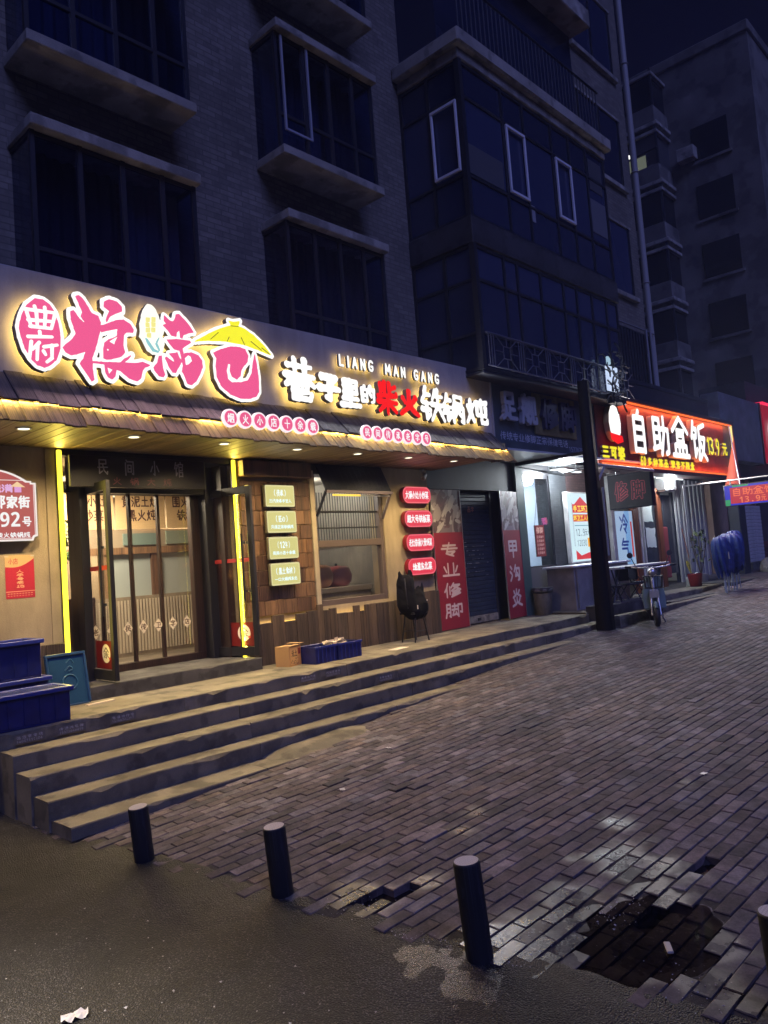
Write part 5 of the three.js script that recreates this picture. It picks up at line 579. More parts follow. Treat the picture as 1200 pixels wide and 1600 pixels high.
// ---------------------------------------------------------------- plates and light boxes on the wall
const uvFit = (g, x0, y0, w, h) => { const p = g.attributes.position, uv = []; for (let i = 0; i < p.count; i++) uv.push((p.getX(i) - x0) / w, (p.getY(i) - y0) / h); g.setAttribute('uv', new THREE.Float32BufferAttribute(uv, 2)); return g; };
{
  const t = thing('address_plate', 'red street address light box with white border on the plaster wall', 'sign', [2.86, 2.02, ZW + 0.04]), W = 0.49, H = 0.31;
  const outline = (o) => { const s = new THREE.Shape(), w = W - o, h = H - o, c = 0.045; s.moveTo(-w + c, -h); s.lineTo(w - c, -h); s.quadraticCurveTo(w - c, -h + c, w, -h + c); s.lineTo(w, h - c * 0.4); s.lineTo(w - c, h - c * 0.4); s.lineTo(w - c, h); s.lineTo(w - 2 * c, h); s.quadraticCurveTo(w * 0.45, h + 0.12, 0, h + 0.12); s.quadraticCurveTo(-w * 0.45, h + 0.12, -w + 2 * c, h); s.lineTo(-w + c, h); s.lineTo(-w + c, h - c * 0.4); s.lineTo(-w, h - c * 0.4); s.lineTo(-w, -h + c); s.quadraticCurveTo(-w + c, -h + c, -w + c, -h); return [s]; };
  part('box', extrude(outline(0), 0.07, 0), mat(L3(0.4, 0.4, 0.42), 0.5), t); part('border', flat(outline(0.0), 0.072), glow(L3(1, 0.9, 0.86), 0.92), t);
  part('face', uvFit(flat(outline(0.018), 0.075), -W, -H, 2 * W, 2 * H + 0.12), lit(512, 380, (x, w, h) => { x.fillStyle = '#b95858'; x.fillRect(0, 0, w, h); write(x, '邓家街', 290, 142, 186, 66, { lw: 0.17 }); write(x, '192', 262, 224, 162, 82, { lw: 0.15, gap: 0 }); write(x, '号', 430, 250, 52, 54, { lw: 0.15 }); write(x, '里的柴火铁锅炖', 226, 334, 244, 28, { lw: 0.16 }); write(x, '粮满', 270, 82, 120, 42, { color: '#e8b6e8', lw: 0.2 }); x.fillStyle = '#e6a3e0'; x.fillRect(398, 88, 36, 36); x.fillStyle = '#ffd9a8'; x.beginPath(); x.moveTo(378, 94); x.lineTo(414, 66); x.lineTo(456, 96); x.fill(); x.strokeStyle = '#f6e4e0'; x.lineWidth = 4; x.strokeRect(14, 60, w - 28, h - 74); }, 0.9), t);
  const p = thing('menu_poster', 'small red paper poster below the address plate', 'poster', [3.195, 1.35, ZW + 0.004]); part('sheet', new THREE.PlaneGeometry(0.29, 0.44), print(200, 300, (x, w, h) => { x.fillStyle = '#b3283f'; x.fillRect(0, 0, w, h); x.fillStyle = '#c9a777'; x.beginPath(); x.moveTo(0, 0); x.lineTo(w, 0); x.lineTo(w, 24); x.quadraticCurveTo(w * 0.6, 90, w * 0.2, 84); x.lineTo(0, 80); x.fill(); write(x, '人手号老地', 74, 100, 52, 130, { down: true, color: '#dcb788', lw: 0.16 }); x.fillStyle = '#d89a7c'; x.fillRect(0, 250, w, 6); for (let i = 0; i < 9; i++) { x.fillStyle = '#c98a70'; x.fillRect(10 + i * 20, 264, 14, 7); x.fillRect(10 + i * 20, 280, 12, 5); } write(x, '小店', 20, 20, 70, 44, { color: '#b4584e', lw: 0.13 }); }, 0.5), p); part('tape', merge(box(0.04, 0.015, 0.002, -0.13, 0.21, 0.001), box(0.04, 0.015, 0.002, 0.13, 0.21, 0.001)), mat(L3(0.5, 0.45, 0.35), 0.4), p);
}
[['(传承)', '三代传承手艺人', 0.235, 'cream light box with writing, topmost of four on wood blocks'], ['(匠心)', '只保正宗铁锅炖', 0.235, 'cream light box with writing, second from top on wood blocks'], ['(12年)', '民间小店十余载', 0.235, 'cream light box with a figure twelve, third from top on wood blocks'], ['(黑土食材)', '一口大锅炖东北', 0.36, 'cream light box with long bracketed writing, lowest on wood blocks']].forEach(([a, b, aw, label], i) => {
  const t = thing('cream_light_box', label, 'light box', [6.585 + i * 0.004, 2.215 - i * 0.35, ZW + 0.1], 0, 'cream light boxes on wood blocks');
  part('case', new RoundedBoxGeometry(0.515, 0.305, 0.06, 3, 0.022), mat(L3(0.10, 0.09, 0.08), 0.5), t); const f = new THREE.Shape(), w = 0.25, h = 0.145, r = 0.025; f.moveTo(-w + r, -h); f.lineTo(w - r, -h); f.quadraticCurveTo(w, -h, w, -h + r); f.lineTo(w, h - r); f.quadraticCurveTo(w, h, w - r, h); f.lineTo(-w + r, h); f.quadraticCurveTo(-w, h, -w, h - r); f.lineTo(-w, -h + r); f.quadraticCurveTo(-w, -h, -w + r, -h);
  part('face', uvFit(flat([f], 0.032), -w, -h, 2 * w, 2 * h), lit(300, 174, (x, W, H) => { x.fillStyle = '#d6cf96'; x.fillRect(0, 0, W, H); x.fillStyle = '#c9c27c'; x.fillRect(10, 10, W - 20, H - 20); const pw = aw * 600; write(x, a, W / 2 - pw / 2, 34, pw, 56, { color: '#e9fbff', lw: 0.16, gap: 0.04 }); write(x, b, 34, 112, W - 68, 30, { color: '#dff6f4', lw: 0.17 }); }, 1.15), t);
  const l = new THREE.RectAreaLight(L3(1, 0.95, 0.7), 1.6, 0.48, 0.28); l.position.set(0, 0, 0.04); l.rotation.set(0, PI, 0); t.add(l); part('bracket', bounds(-0.15, 0.15, -0.05, 0.05, -0.068, -0.03), M.blackFrame, t);
});
[['大锅小灶小炒菜', 'red rounded light box, topmost of four beside the kitchen hatch'], ['超大号铁板菜', 'red rounded light box, second from top beside the kitchen hatch'], ['老灶铁锅大骨炖菜', 'red rounded light box with the longest writing, beside the kitchen hatch'], ['地道东北菜', 'red rounded light box, lowest of four, above the black stool']].forEach(([a, label], i) => {
  const t = thing('red_light_box', label, 'light box', [9.45, 2.27 - i * 0.385, ZW + 0.07], 0, 'red light boxes beside the kitchen hatch'), w = 0.345, h = 0.135, r = 0.12, f = new THREE.Shape(); f.moveTo(-w + r, -h); f.lineTo(w - r, -h); f.absarc(w - r, -h + r, r, -PI / 2, 0); f.lineTo(w, h - r); f.absarc(w - r, h - r, r, 0, PI / 2); f.lineTo(-w + r, h); f.absarc(-w + r, h - r, r, PI / 2, PI); f.lineTo(-w, -h + r); f.absarc(-w + r, -h + r, r, PI, 1.5 * PI);
  part('case', extrude([f], 0.08, -0.04), mat(L3(0.22, 0.01, 0.02), 0.4), t); part('face', uvFit(flat([f], 0.042), -w, -h, 2 * w, 2 * h), lit(330, 130, (x, W, H) => { x.fillStyle = '#e63a50'; x.fillRect(0, 0, W, H); x.strokeStyle = '#f2838d'; x.lineWidth = 5; x.beginPath(); x.roundRect(6, 6, W - 12, H - 12, 54); x.stroke(); const pw = Math.min(274, 46 * [...a].length); write(x, a, W / 2 - pw / 2, 34, pw, 62, { lw: 0.19, gap: 0.03 }); }, 1.0), t); part('bracket', bounds(-0.15, 0.15, -0.04, 0.04, -0.07, -0.04), M.blackFrame, t);
  const l = new THREE.RectAreaLight(L3(1, 0.3, 0.32), 1.6, 0.6, 0.24); l.position.set(0, 0, 0.05); l.rotation.set(0, PI, 0); t.add(l);
});
{
  const t = thing('security_camera', 'white bullet security camera under the canopy corner', 'camera', [9.62, 2.58, ZW + 0.12]); part('body', merge(rod([-0.09, -0.05, 0.08], [0.06, 0.03, 0], 0.036, 0.036, 16)), M.whitePaint, t); part('lens', rod([-0.105, -0.058, 0.088], [-0.088, -0.049, 0.079], 0.028, 0.028, 14), M.blackFrame, t); part('bracket', merge(rod([0.03, 0.02, 0.0], [0.05, 0.1, -0.05], 0.012), cyl(0.04, 0.04, 0.02, 14, 0.05, 0.1, -0.05)), M.whitePaint, t);
}
// ---------------------------------------------------------------- things on the platform and the pavement
const blue = mat(L3(0.014, 0.024, 0.19), 0.42, { map: rep(T.rust, 0.5) }), blueEdge = mat(L3(0.02, 0.035, 0.23), 0.4);
function crate(label, [x, y, z], w, h, d, lidded) {
  const t = thing('plastic_crate', label, 'crate', [x, y, z], 0, 'blue plastic crates by the wall'), k = 0.03, s = 0.022;
  const tapered = (ww, hh, zz, face) => { const g = new THREE.BufferGeometry(); return g; };
  part('side', merge(bounds(-w / 2 + k, w / 2 - k, 0.02, h - 0.03, d / 2 - k - s, d / 2 - k, 0.004), bounds(-w / 2 + k, w / 2 - k, 0.02, h - 0.03, -d / 2 + k, -d / 2 + k + s, 0.004)), blue, t); part('end', merge(bounds(w / 2 - k - s, w / 2 - k + 0.001, 0.02, h - 0.03, -d / 2 + k + s, d / 2 - k - s), bounds(-w / 2 + k - 0.001, -w / 2 + k + s, 0.02, h - 0.03, -d / 2 + k + s, d / 2 - k - s)), blue, t);
  part('base', bounds(-w / 2 + k, w / 2 - k, 0, 0.02, -d / 2 + k, d / 2 - k, 0.005), blue, t);
  part('rim', merge(bounds(-w / 2, w / 2, h - 0.04, h, d / 2 - 0.05, d / 2, 0.006), bounds(-w / 2, w / 2, h - 0.04, h, -d / 2, -d / 2 + 0.05, 0.006), bounds(w / 2 - 0.05, w / 2, h - 0.04, h, -d / 2 + 0.05, d / 2 - 0.05, 0.006), bounds(-w / 2, -w / 2 + 0.05, h - 0.04, h, -d / 2 + 0.05, d / 2 - 0.05, 0.006)), blueEdge, t);
  const ribs = []; for (let i = 1; i < 8; i++) ribs.push(bounds(-w / 2 + k + (i * (w - 2 * k)) / 8 - 0.005, -w / 2 + k + (i * (w - 2 * k)) / 8 + 0.005, 0.03, h - 0.05, d / 2 - k, d / 2 - k + 0.008)); part('ribs', merge(ribs), blue, t);
  if (lidded) part('lid', bounds(-w / 2 + 0.05, w / 2 - 0.05, h - 0.025, h - 0.008, -d / 2 + 0.05, d / 2 - 0.05, 0.004), mat(L3(0.03, 0.04, 0.12), 0.25), t); return t;
}
crate('lidded blue plastic crate on the platform edge in front of two stacked crates', [2.6, 0, -7.19], 1.15, 0.31, 0.42, true);
crate('blue plastic crate, lower of two stacked against the plaster wall', [2.68, 0, -7.73], 1.05, 0.37, 0.46);
crate('blue plastic crate, upper of two stacked against the plaster wall', [2.62, 0.372, -7.73], 1.05, 0.36, 0.46);
{ // embossed tray leaning on the wall under the yellow tube
  const t = thing('plastic_tray', 'blue plastic tray with embossed ring leaning beside the crates', 'tray', [3.5, 0, -7.79]); t.rotation.x = -0.2; const m = mat(L3(0.018, 0.06, 0.12), 0.25);
  part('plate', new RoundedBoxGeometry(0.42, 0.54, 0.02, 3, 0.01).translate(0, 0.27, 0), m, t); part('rim', merge(bounds(-0.21, 0.21, 0.51, 0.54, 0.01, 0.03, 0.005), bounds(-0.21, -0.185, 0.02, 0.51, 0.01, 0.03, 0.005), bounds(0.185, 0.21, 0.02, 0.51, 0.01, 0.03, 0.005), bounds(-0.185, 0.185, 0.0, 0.02, 0.01, 0.03, 0.005)), mat(L3(0.02, 0.06, 0.14), 0.3), t); part('emblem', merge(moved(new THREE.TorusGeometry(0.075, 0.008, 8, 30), 0.02, 0.24, 0.012), tube([[-0.02, 0.36, 0.012], [0.03, 0.4, 0.012], [0.06, 0.37, 0.012], [0.02, 0.35, 0.012]], 0.008, 16, 6), tube([[0.0, 0.44, 0.012], [0.05, 0.47, 0.012], [0.08, 0.43, 0.012]], 0.006, 12, 6)), mat(L3(0.02, 0.09, 0.16), 0.3), t);
}
function bin(label, x, z, w) { const t = thing('plastic_bin', label, 'crate', [x, 0, z], 0.02, 'blue bins below the wood blocks'), h = 0.215, d = 0.32, wall = []; wall.push(bounds(-w / 2, w / 2, 0, h, d / 2 - 0.014, d / 2, 0.004), bounds(-w / 2, w / 2, 0, h, -d / 2, -d / 2 + 0.014, 0.004), bounds(-w / 2, -w / 2 + 0.014, 0, h, -d / 2 + 0.014, d / 2 - 0.014), bounds(w / 2 - 0.014, w / 2, 0, h, -d / 2 + 0.014, d / 2 - 0.014)); part('wall', merge(wall), blue, t); part('base', bounds(-w / 2 + 0.014, w / 2 - 0.014, 0.004, 0.02, -d / 2 + 0.014, d / 2 - 0.014), blue, t); part('rim', merge(bounds(-w / 2 - 0.012, w / 2 + 0.012, h - 0.025, h + 0.004, d / 2, d / 2 + 0.012, 0.003), bounds(-w / 2 - 0.012, w / 2 + 0.012, h - 0.025, h + 0.004, -d / 2 - 0.012, -d / 2, 0.003)), blueEdge, t); const ribs = []; for (let x2 = -w / 2 + 0.04; x2 < w / 2; x2 += 0.07) ribs.push(bounds(x2 - 0.006, x2 + 0.006, 0.01, h - 0.03, d / 2, d / 2 + 0.008)); part('ribs', merge(ribs), blueEdge, t); return t; }
bin('blue plastic bin next to the cardboard carton', 6.63, -7.52, 0.37); bin('blue plastic bin heaped with pale scraps', 7.04, -7.5, 0.42);
{ const r = seeded(91), g = []; for (let i = 0; i < 26; i++) { const q = box(0.05 + 0.09 * r(), 0.008, 0.03 + 0.05 * r(), 0, 0, 0); q.rotateX(r() * 2); q.rotateY(r() * 6); q.translate(6.86 + 0.3 * (r() - 0.35), 0.2 + 0.05 * r(), -7.5 + 0.2 * (r() - 0.5)); g.push(q); } solid('paper_scraps', merge(g), mat(L3(0.5, 0.42, 0.34), 0.8), 'crumpled pale paper scraps lying in the blue bins', 'scraps').userData.kind = 'stuff'; }
{ const t = thing('carton', 'printed cardboard carton with black characters beside the blue bins', 'box', [6.285, 0, -7.7], 0.25), m = print(160, 160, (x, w, h) => { x.fillStyle = '#c98f4a'; x.fillRect(0, 0, w, h); x.fillStyle = '#d9a55e'; x.fillRect(10, 8, 100, 140); write(x, '元土', 26, 30, 84, 56, { color: '#1e1008', lw: 0.14 }); x.fillStyle = '#8a2a20'; x.fillRect(118, 20, 34, 50); x.fillStyle = '#3a1c10'; for (let i = 0; i < 26; i++) x.fillRect(14 + hash(i, 1, 1) * 100, 92 + hash(i, 2, 1) * 56, 7, 5); }, 0.8); part('carton_body', bounds(-0.125, 0.125, 0, 0.25, -0.11, 0.11, 0.002), mat(L3(0.36, 0.21, 0.10), 0.85), t); part('printed_side', new THREE.PlaneGeometry(0.245, 0.245), m, t, [0, 0.125, 0.1115]); part('printed_end', new THREE.PlaneGeometry(0.215, 0.245), print(96, 110, (x, w, h) => { x.fillStyle = '#5a2a22'; x.fillRect(0, 0, w, h); x.fillStyle = '#b99a8a'; x.fillRect(12, 14, 60, 22); x.fillRect(20, 60, 40, 30); }, 0.8), t, [0.1265, 0.125, 0], [0, PI / 2, 0]); part('flap', merge(box(0.245, 0.004, 0.1, 0, 0.256, 0.07), box(0.1, 0.004, 0.21, 0.16, 0.27, 0)), mat(L3(0.36, 0.22, 0.11), 0.85), t); }
solid('floor_card', box(0.34, 0.004, 0.14, 0, 0.006, 0), mat(L3(0.6, 0.52, 0.42), 0.7), 'flat pale card lying on the platform before the planks', 'card', null, [7.95, 0, -7.32], [0, 0.2, 0]);
solid('floor_card', box(0.3, 0.012, 0.05, 0, 0.01, 0), mat(L3(0.6, 0.5, 0.38), 0.7), 'thin pale board lying by the leaning tray', 'card', null, [3.72, 0, -7.6], [0, 0.1, 0]);
// dark stool piled with a black jacket and bags
function blob(balls, res, size, iso = 0) {
  const mc = new MarchingCubes(res, new THREE.MeshBasicMaterial(), false, false, 60000); mc.isolation = iso; const h = size / 2;
  for (let k = 0; k < res; k++) for (let j = 0; j < res; j++) for (let i = 0; i < res; i++) { const p = V3(((i - res / 2) / (res / 2)) * h, ((j - res / 2) / (res / 2)) * h, ((k - res / 2) / (res / 2)) * h); let d = 1e9; for (const [a, b, ra, rb, sy = 1] of balls) { const A = V3(...a), D = V3(...b).sub(A), t = clamp(p.clone().sub(A).dot(D) / (D.lengthSq() || 1e-9)), q = p.clone().sub(A.clone().addScaledVector(D, t)).length() - lerp(ra, rb, t), kk = 0.05, hh = clamp(0.5 + (0.5 * (d - q)) / kk); d = lerp(d, q, hh) - kk * hh * (1 - hh); } mc.field[i + j * res + k * res * res] = -(d + 0.02 * (fbm(p.x * 14 + 20, p.y * 14 + p.z * 9 + 20, 5, 999, 999, 3) - 0.5)); }
  mc.update(); const n = mc.count, g = new THREE.BufferGeometry(); g.setAttribute('position', new THREE.BufferAttribute(mc.positionArray.slice(0, n * 3), 3)); g.setAttribute('normal', new THREE.BufferAttribute(mc.normalArray.slice(0, n * 3), 3)); g.scale(h, h, h); g.computeVertexNormals(); return wuv(g);
}
{
  const t = thing('folding_stool', 'black folding stool with thin legs against the planks', 'stool', [8.76, 0, -7.7]), m = mat(L3(0.01, 0.01, 0.012), 0.4);
  part('seat', new RoundedBoxGeometry(0.34, 0.035, 0.28, 2, 0.012).translate(0, 0.43, 0), m, t); for (const [a, b] of [[-1, -1], [1, -1], [-1, 1], [1, 1]]) part('leg', rod([a * 0.16, 0, b * 0.13], [a * 0.08, 0.42, b * 0.1], 0.012), m, t); for (const z of [-0.12, 0.12]) part('stretcher', rod([-0.13, 0.16, z], [0.13, 0.16, z], 0.008), m, t);
  const j = blob([[[-0.12, -0.1, 0], [-0.1, 0.22, -0.03], 0.15, 0.13], [[0.1, -0.12, 0.02], [0.12, -0.02, 0], 0.16, 0.12], [[-0.18, 0.22, -0.02], [-0.21, 0.4, -0.03], 0.06, 0.02], [[0.0, 0.24, -0.02], [0.03, 0.39, -0.03], 0.07, 0.03], [[0.14, 0.02, 0], [0.16, 0.14, 0], 0.06, 0.035], [[0.22, 0.02, 0], [0.26, 0.2, 0], 0.05, 0.018], [[-0.05, -0.2, 0.05], [0.12, -0.22, 0.05], 0.14, 0.11]], 48, 1.1);
  const c = thing('black_jacket', 'black jacket and bag heaped on the folding stool', 'jacket', [8.77, 0.66, -7.72]); part('cloth', j, phys(L3(0.004, 0.004, 0.006), 0.9, { specularIntensity: 0.25, bumpMap: rep(T.gritB, 0.2), bumpScale: 0.002 }), c); part('strap', tube([[-0.19, 0.3, 0.05], [-0.24, 0.1, 0.1], [-0.22, -0.15, 0.1]], 0.01, 20, 6), m, c); part('buckle', merge(box(0.012, 0.06, 0.01, -0.1, -0.14, 0.19), box(0.04, 0.015, 0.01, 0.2, -0.06, 0.12)), mat(L3(0.6, 0.55, 0.5), 0.4), c);
}
// ---------------------------------------------------------------- bollards
[[2.70, -4.98, 0.36, -0.03, 'short black steel bollard close to the end of the steps'], [2.92, -3.77, 0.40, -0.02, 'black steel bollard with a pale worn top brightened by painted sign light, second from the steps'], [3.05, -2.42, 0.465, 0.0, 'black steel bollard with a pale top between the brick hollow and the puddle'], [3.38, -1.1, 0.45, 0.02, 'black steel bollard past the puddle, last of the row']].forEach(([x, z, h, lean, label], i) => {
  const t = thing('bollard', label, 'bollard', [x, G(x, z) - 0.06, z], 0, 'steel bollards along the brick edge'); t.rotation.z = 0.05 - lean; t.rotation.x = -0.02 * i; const hh = h + 0.06;
  part('post', lathe([[0, 0], [0.067, 0], [0.067, hh - 0.012], [0.0645, hh - 0.004], [0.06, hh - 0.003]], 40), mat(L3(0.022, 0.024, 0.034), 0.55, { map: rep(T.scuff, 1.0), bumpMap: rep(T.gritB, 0.25), bumpScale: 0.001 }), t); part('cap', cyl(0.0, 0.0605, 0.001, 40, 0, hh - 0.003, 0).scale(1, 1, 1), mat(L3(0.78, 0.73, 0.70), 0.75, { map: rep(T.grit, 0.12) }), t);  // worn pale cap, its colour raised to hold the light of the signs
});
// litter on the pavement
{ const r = seeded(15); [[1.62, -3.72, 'crushed pale plastic wrapper on the asphalt'], [6.05, -2.45, 'small white paper scrap on dry bricks'], [4.35, -4.75, 'torn pale paper scrap on bricks below the steps'], [5.4, -5.2, 'flattened white scrap by the mortar ramp']].forEach(([x, z, label], i) => { const g = new THREE.PlaneGeometry(0.12, 0.07, 8, 6), p = g.attributes.position; for (let k = 0; k < p.count; k++) p.setZ(k, 0.025 * (i ? 0.3 : 1) * r()); g.rotateX(-PI / 2); g.computeVertexNormals(); if (i) g.scale(0.5, 0.7, 0.6); solid('litter', g, mat(L3(0.42, 0.40, 0.42), 0.4, { side: THREE.DoubleSide }), label, 'litter', null, [x, G(x, z) + (i ? 0.004 : -0.036), z], [0, r() * 6, 0]); }); }
solid('stick_piece', box(0.09, 0.012, 0.03, 0, 0, 0, 0.003), mat(L3(0.4, 0.36, 0.32), 0.6), 'small pale wood chip lying in the puddle', 'litter', null, [3.62, G(3.62, -1.72) + 0.002, -1.72], [0, 0.6, 0.05]);
// stencilled adverts on the risers, flat paint
{ const ad = (seed) => { const m = print(256, 72, (x, w, h) => { x.clearRect(0, 0, w, h); const c = document.createElement('canvas'); x.fillStyle = '#66615a'; x.fillRect(0, 0, w, h); const s = [...'传统专业电话修保健地道店号字代']; for (let i = 0; i < 5; i++) write(x, s[Math.floor(hash(seed, i, 4) * s.length)], 14 + i * 46, 8, 38, 26, { color: '#a8a69f', lw: 0.14 }); write(x, '1' + Math.floor(3e9 + hash(seed, 9, 2) * 6e9), 12, 40, 220, 24, { color: '#9c9a94', gap: 0.1 }); for (let i = 0; i < 160; i++) { x.fillStyle = '#66615a'; x.fillRect(hash(i, seed, 7) * w, hash(i, seed, 8) * h, 9 * hash(i, seed, 9), 5); } }, 0.85); return m; };
  [[2.75, -0.07, -6.955], [3.12, -0.07, -6.957], [3.62, -0.07, -6.957], [5.95, -0.07, -6.957], [6.35, -0.07, -6.958], [6.95, -0.21, -6.66]].forEach(([x, y, z], i) => solid('stencil', new THREE.PlaneGeometry(0.26, 0.075), ad(i + 3), 'faded grey stencilled advert on the riser ' + ['below the lidded crate', 'below the gap between crate and tray', 'below the leaning tray', 'below the door threshold end', 'below the cardboard carton', 'of the second step below the blue bins'][i], 'stencil', 'stencilled adverts on the risers', [x, y, z + 0.012])); }
// ---------------------------------------------------------------- foot-care shop next door: shutter, banners, unlit sign
{
  const t = thing('foot_shop_facade', 'closed shop front in dark blue with a brick pier and lit side window', 'shop front'), pinkWall = mat(L3(0.22, 0.13, 0.14), 0.85, { map: rep(T.wallbrick, 1.8) });
  part('header', bounds(9.86, 12.62, 2.4, 3.02, -8.5, -8.16), M.navy, t); part('back_wall', bounds(9.86, 12.62, -0.1, 2.4, -8.6, -8.4), M.navy, t); part('jamb', bounds(12.46, 12.74, 0, 2.95, -8.5, -8.1, 0.01), mat(L3(0.05, 0.09, 0.09), 0.6), t);
  part('brick_pier', bounds(13.78, 14.45, 0, 2.95, -8.5, ZW, 0.01), mat(L3(0.10, 0.12, 0.15), 0.5, { map: rep(T.wallbrick, 1.3), bumpMap: rep(T.wallbrick, 1.3), bumpScale: 0.006 }), t); part('side_wall', bounds(14.45, 16.3, 0, 2.95, -8.5, ZW), pinkWall, t); part('window_sill', bounds(12.74, 13.78, 0, 0.9, -8.5, ZW), mat(L3(0.14, 0.13, 0.13), 0.8), t);
  part('soffit', bounds(10.6, 15.9, 2.95, 2.985, ZW - 0.4, -7.12), mat(L3(0.48, 0.5, 0.5), 0.25), t); part('soffit_beam', bounds(12.5, 12.58, 2.88, 2.945, -8.4, -6.6), M.blackFrame, t);
  for (let i = 0; i < 3; i++) part('loose_cable', tube([[12.6 + i * 0.1, 2.86, -8.1], [13.2, 2.75 - 0.05 * i, -7.7 + 0.1 * i], [13.9 + 0.3 * i, 2.82, -7.3], [14.6, 2.7 + 0.06 * i, -7.0]], 0.01, 30, 5), M.blackFrame, t);
  const f = new THREE.Group(); f.name = 'window'; t.add(f); part('pane', bounds(12.78, 13.76, 0.92, 2.7, -8.22, -8.212), M.glass, f); part('frame', merge(bounds(12.74, 12.79, 0.9, 2.74, -8.25, -8.18), bounds(13.73, 13.78, 0.9, 2.74, -8.25, -8.18), bounds(12.79, 13.73, 2.68, 2.74, -8.25, -8.18), bounds(12.79, 13.73, 0.9, 0.93, -8.25, -8.18)), M.blackFrame, f); part('window_head', bounds(12.74, 13.78, 2.74, 2.95, -8.5, -8.16), M.blackFrame, f);
  const s = thing('roller_shutter', 'dark blue steel roller shutter with faded paint marks', 'shutter', [11.22, 0, -8.3]), sm = [mat(L3(0.05, 0.075, 0.13), 0.45, { map: rep(T.rust, 0.7) }), mat(L3(0.045, 0.068, 0.12), 0.5, { map: rep(T.rust, 0.6) })];
  for (let i = 0; i < 29; i++) part('slat', box(1.12, 0.072, 0.022, 0, 0.19 + i * 0.076, 0, 0.009), sm[i % 2], s); part('bottom_rail', bounds(-0.56, 0.56, 0.02, 0.15, -0.02, 0.025, 0.006), mat(L3(0.35, 0.34, 0.3), 0.6, { map: rep(T.concrete, 0.6) }), s); part('lock', bounds(-0.09, 0.0, 0.06, 0.11, 0.025, 0.04), M.blackFrame, s); part('guide', merge(bounds(-0.6, -0.56, 0, 2.4, -0.03, 0.04), bounds(0.56, 0.6, 0, 2.4, -0.03, 0.04)), M.navy, s);
  const flecks = []; const r = seeded(44); for (let i = 0; i < 62; i++) flecks.push(box(0.02 + 0.07 * r(), 0.012, 0.002, -0.38 + 0.76 * r(), 0.85 + 0.76 * Math.floor(r() * 9) * 0.1 + 0.01, 0.0125)); part('paint_flecks', merge(flecks), mat(L3(0.32, 0.33, 0.34), 0.7), s);
  const fu = part('paper_notice', new THREE.PlaneGeometry(0.24, 0.12), print(96, 48, (x, w, h) => { x.fillStyle = '#20304c'; x.fillRect(0, 0, w, h); write(x, '品字', 6, 4, 84, 40, { color: '#a8705c', lw: 0.15 }); }), s, [-0.02, 2.06, 0.015]);
  const banner = (label, x, z, w, h, text, turn, g0) => { const b = thing('banner_stand', label, 'banner', [x, 0.02, z], turn, g0); part('sheet', new THREE.BoxGeometry(w, h, 0.012).translate(0, h / 2, 0), [M.steel, M.steel, M.steel, M.steel, print(256, Math.round((256 * h) / w), (c, W, H) => { c.fillStyle = '#8c2334'; c.fillRect(0, 0, W, H); const top = H * 0.31; c.fillStyle = '#7f7379'; c.fillRect(0, 0, W, top); for (let i = 0; i < 60; i++) { c.fillStyle = ['#9a9092', '#5c4a50', '#b8b2b2', '#6a5058'][i % 4]; c.beginPath(); c.ellipse(hash(i, 1, 6) * W, hash(i, 2, 6) * top, 26 * hash(i, 3, 6) + 6, 44 * hash(i, 4, 6) + 6, hash(i, 5, 6), 0, 7); c.fill(); } c.fillStyle = '#8c2334'; c.fillRect(0, top, W, H - top); write(c, text, W * 0.2, H * 0.36, W * 0.6, H * 0.58, { down: true, color: '#cfb9b8', lw: 0.15, gap: 0.3 }); }, 0.5), M.navy], b); part('frame', merge(bounds(-w / 2 - 0.012, -w / 2, 0, h, -0.01, 0.012), bounds(w / 2, w / 2 + 0.012, 0, h, -0.01, 0.012)), M.steel, b); return b; };
  banner('tall maroon banner with four white characters beside the red light boxes', 10.25, -8.1, 0.79, 2.36, '专业修脚', 0); banner('tall maroon banner with three white characters beside the lit window', 12.12, -8.07, 0.7, 2.36, '甲沟炎', 0.12);
  const tb = thing('waste_bin', 'grey plastic waste bin by the maroon banner', 'bin', [12.75, 0, -7.9]), wm = mat(L3(0.28, 0.26, 0.22), 0.6, { map: rep(T.rust, 0.3) }); part('body', lathe([[0, 0.01], [0.15, 0.01], [0.19, 0.46], [0.18, 0.46], [0.14, 0.03], [0, 0.03]], 8), wm, tb); part('rim', lathe([[0.185, 0.44], [0.21, 0.45], [0.21, 0.5], [0.18, 0.5]], 8), mat(L3(0.12, 0.12, 0.12), 0.6), tb); part('bag', lathe([[0.17, 0.5], [0.21, 0.52], [0.19, 0.42], [0.1, 0.44], [0, 0.42]], 12), mat(L3(0.05, 0.05, 0.06), 0.3), tb);
  // unlit sign board
  const g = thing('foot_shop_sign', 'unlit dark sign board with grey and yellow character blocks', 'shop sign'), zf = -7.2; part('board', bounds(10.585, 14.15, 2.99, 4.2, -7.42, zf, 0.01), mat(L3(0.075, 0.11, 0.13), 0.6, { map: rep(T.rust, 1.4) }), g);
  const grey = mat(L3(0.30, 0.32, 0.36), 0.6), deepBlue = mat(L3(0.03, 0.032, 0.07), 0.5); part('yellow_panel', bounds(11.82, 13.3, 3.3, 4.05, zf, zf + 0.03, 0.005), mat(L3(0.27, 0.23, 0.09), 0.6, { map: rep(T.rust, 0.6) }), g);
  for (const [c, x, y, w, h, m] of [['足', 10.72, 3.46, 0.45, 0.5, grey], ['舰', 11.32, 3.44, 0.47, 0.52, grey], ['修', 12.0, 3.42, 0.54, 0.54, deepBlue], ['脚', 12.66, 3.42, 0.54, 0.54, deepBlue]]) part('character', extrude(glyphShapes(c, x, y, w, h, 0.036, false, 64), 0.07, zf + 0.03), m, g);
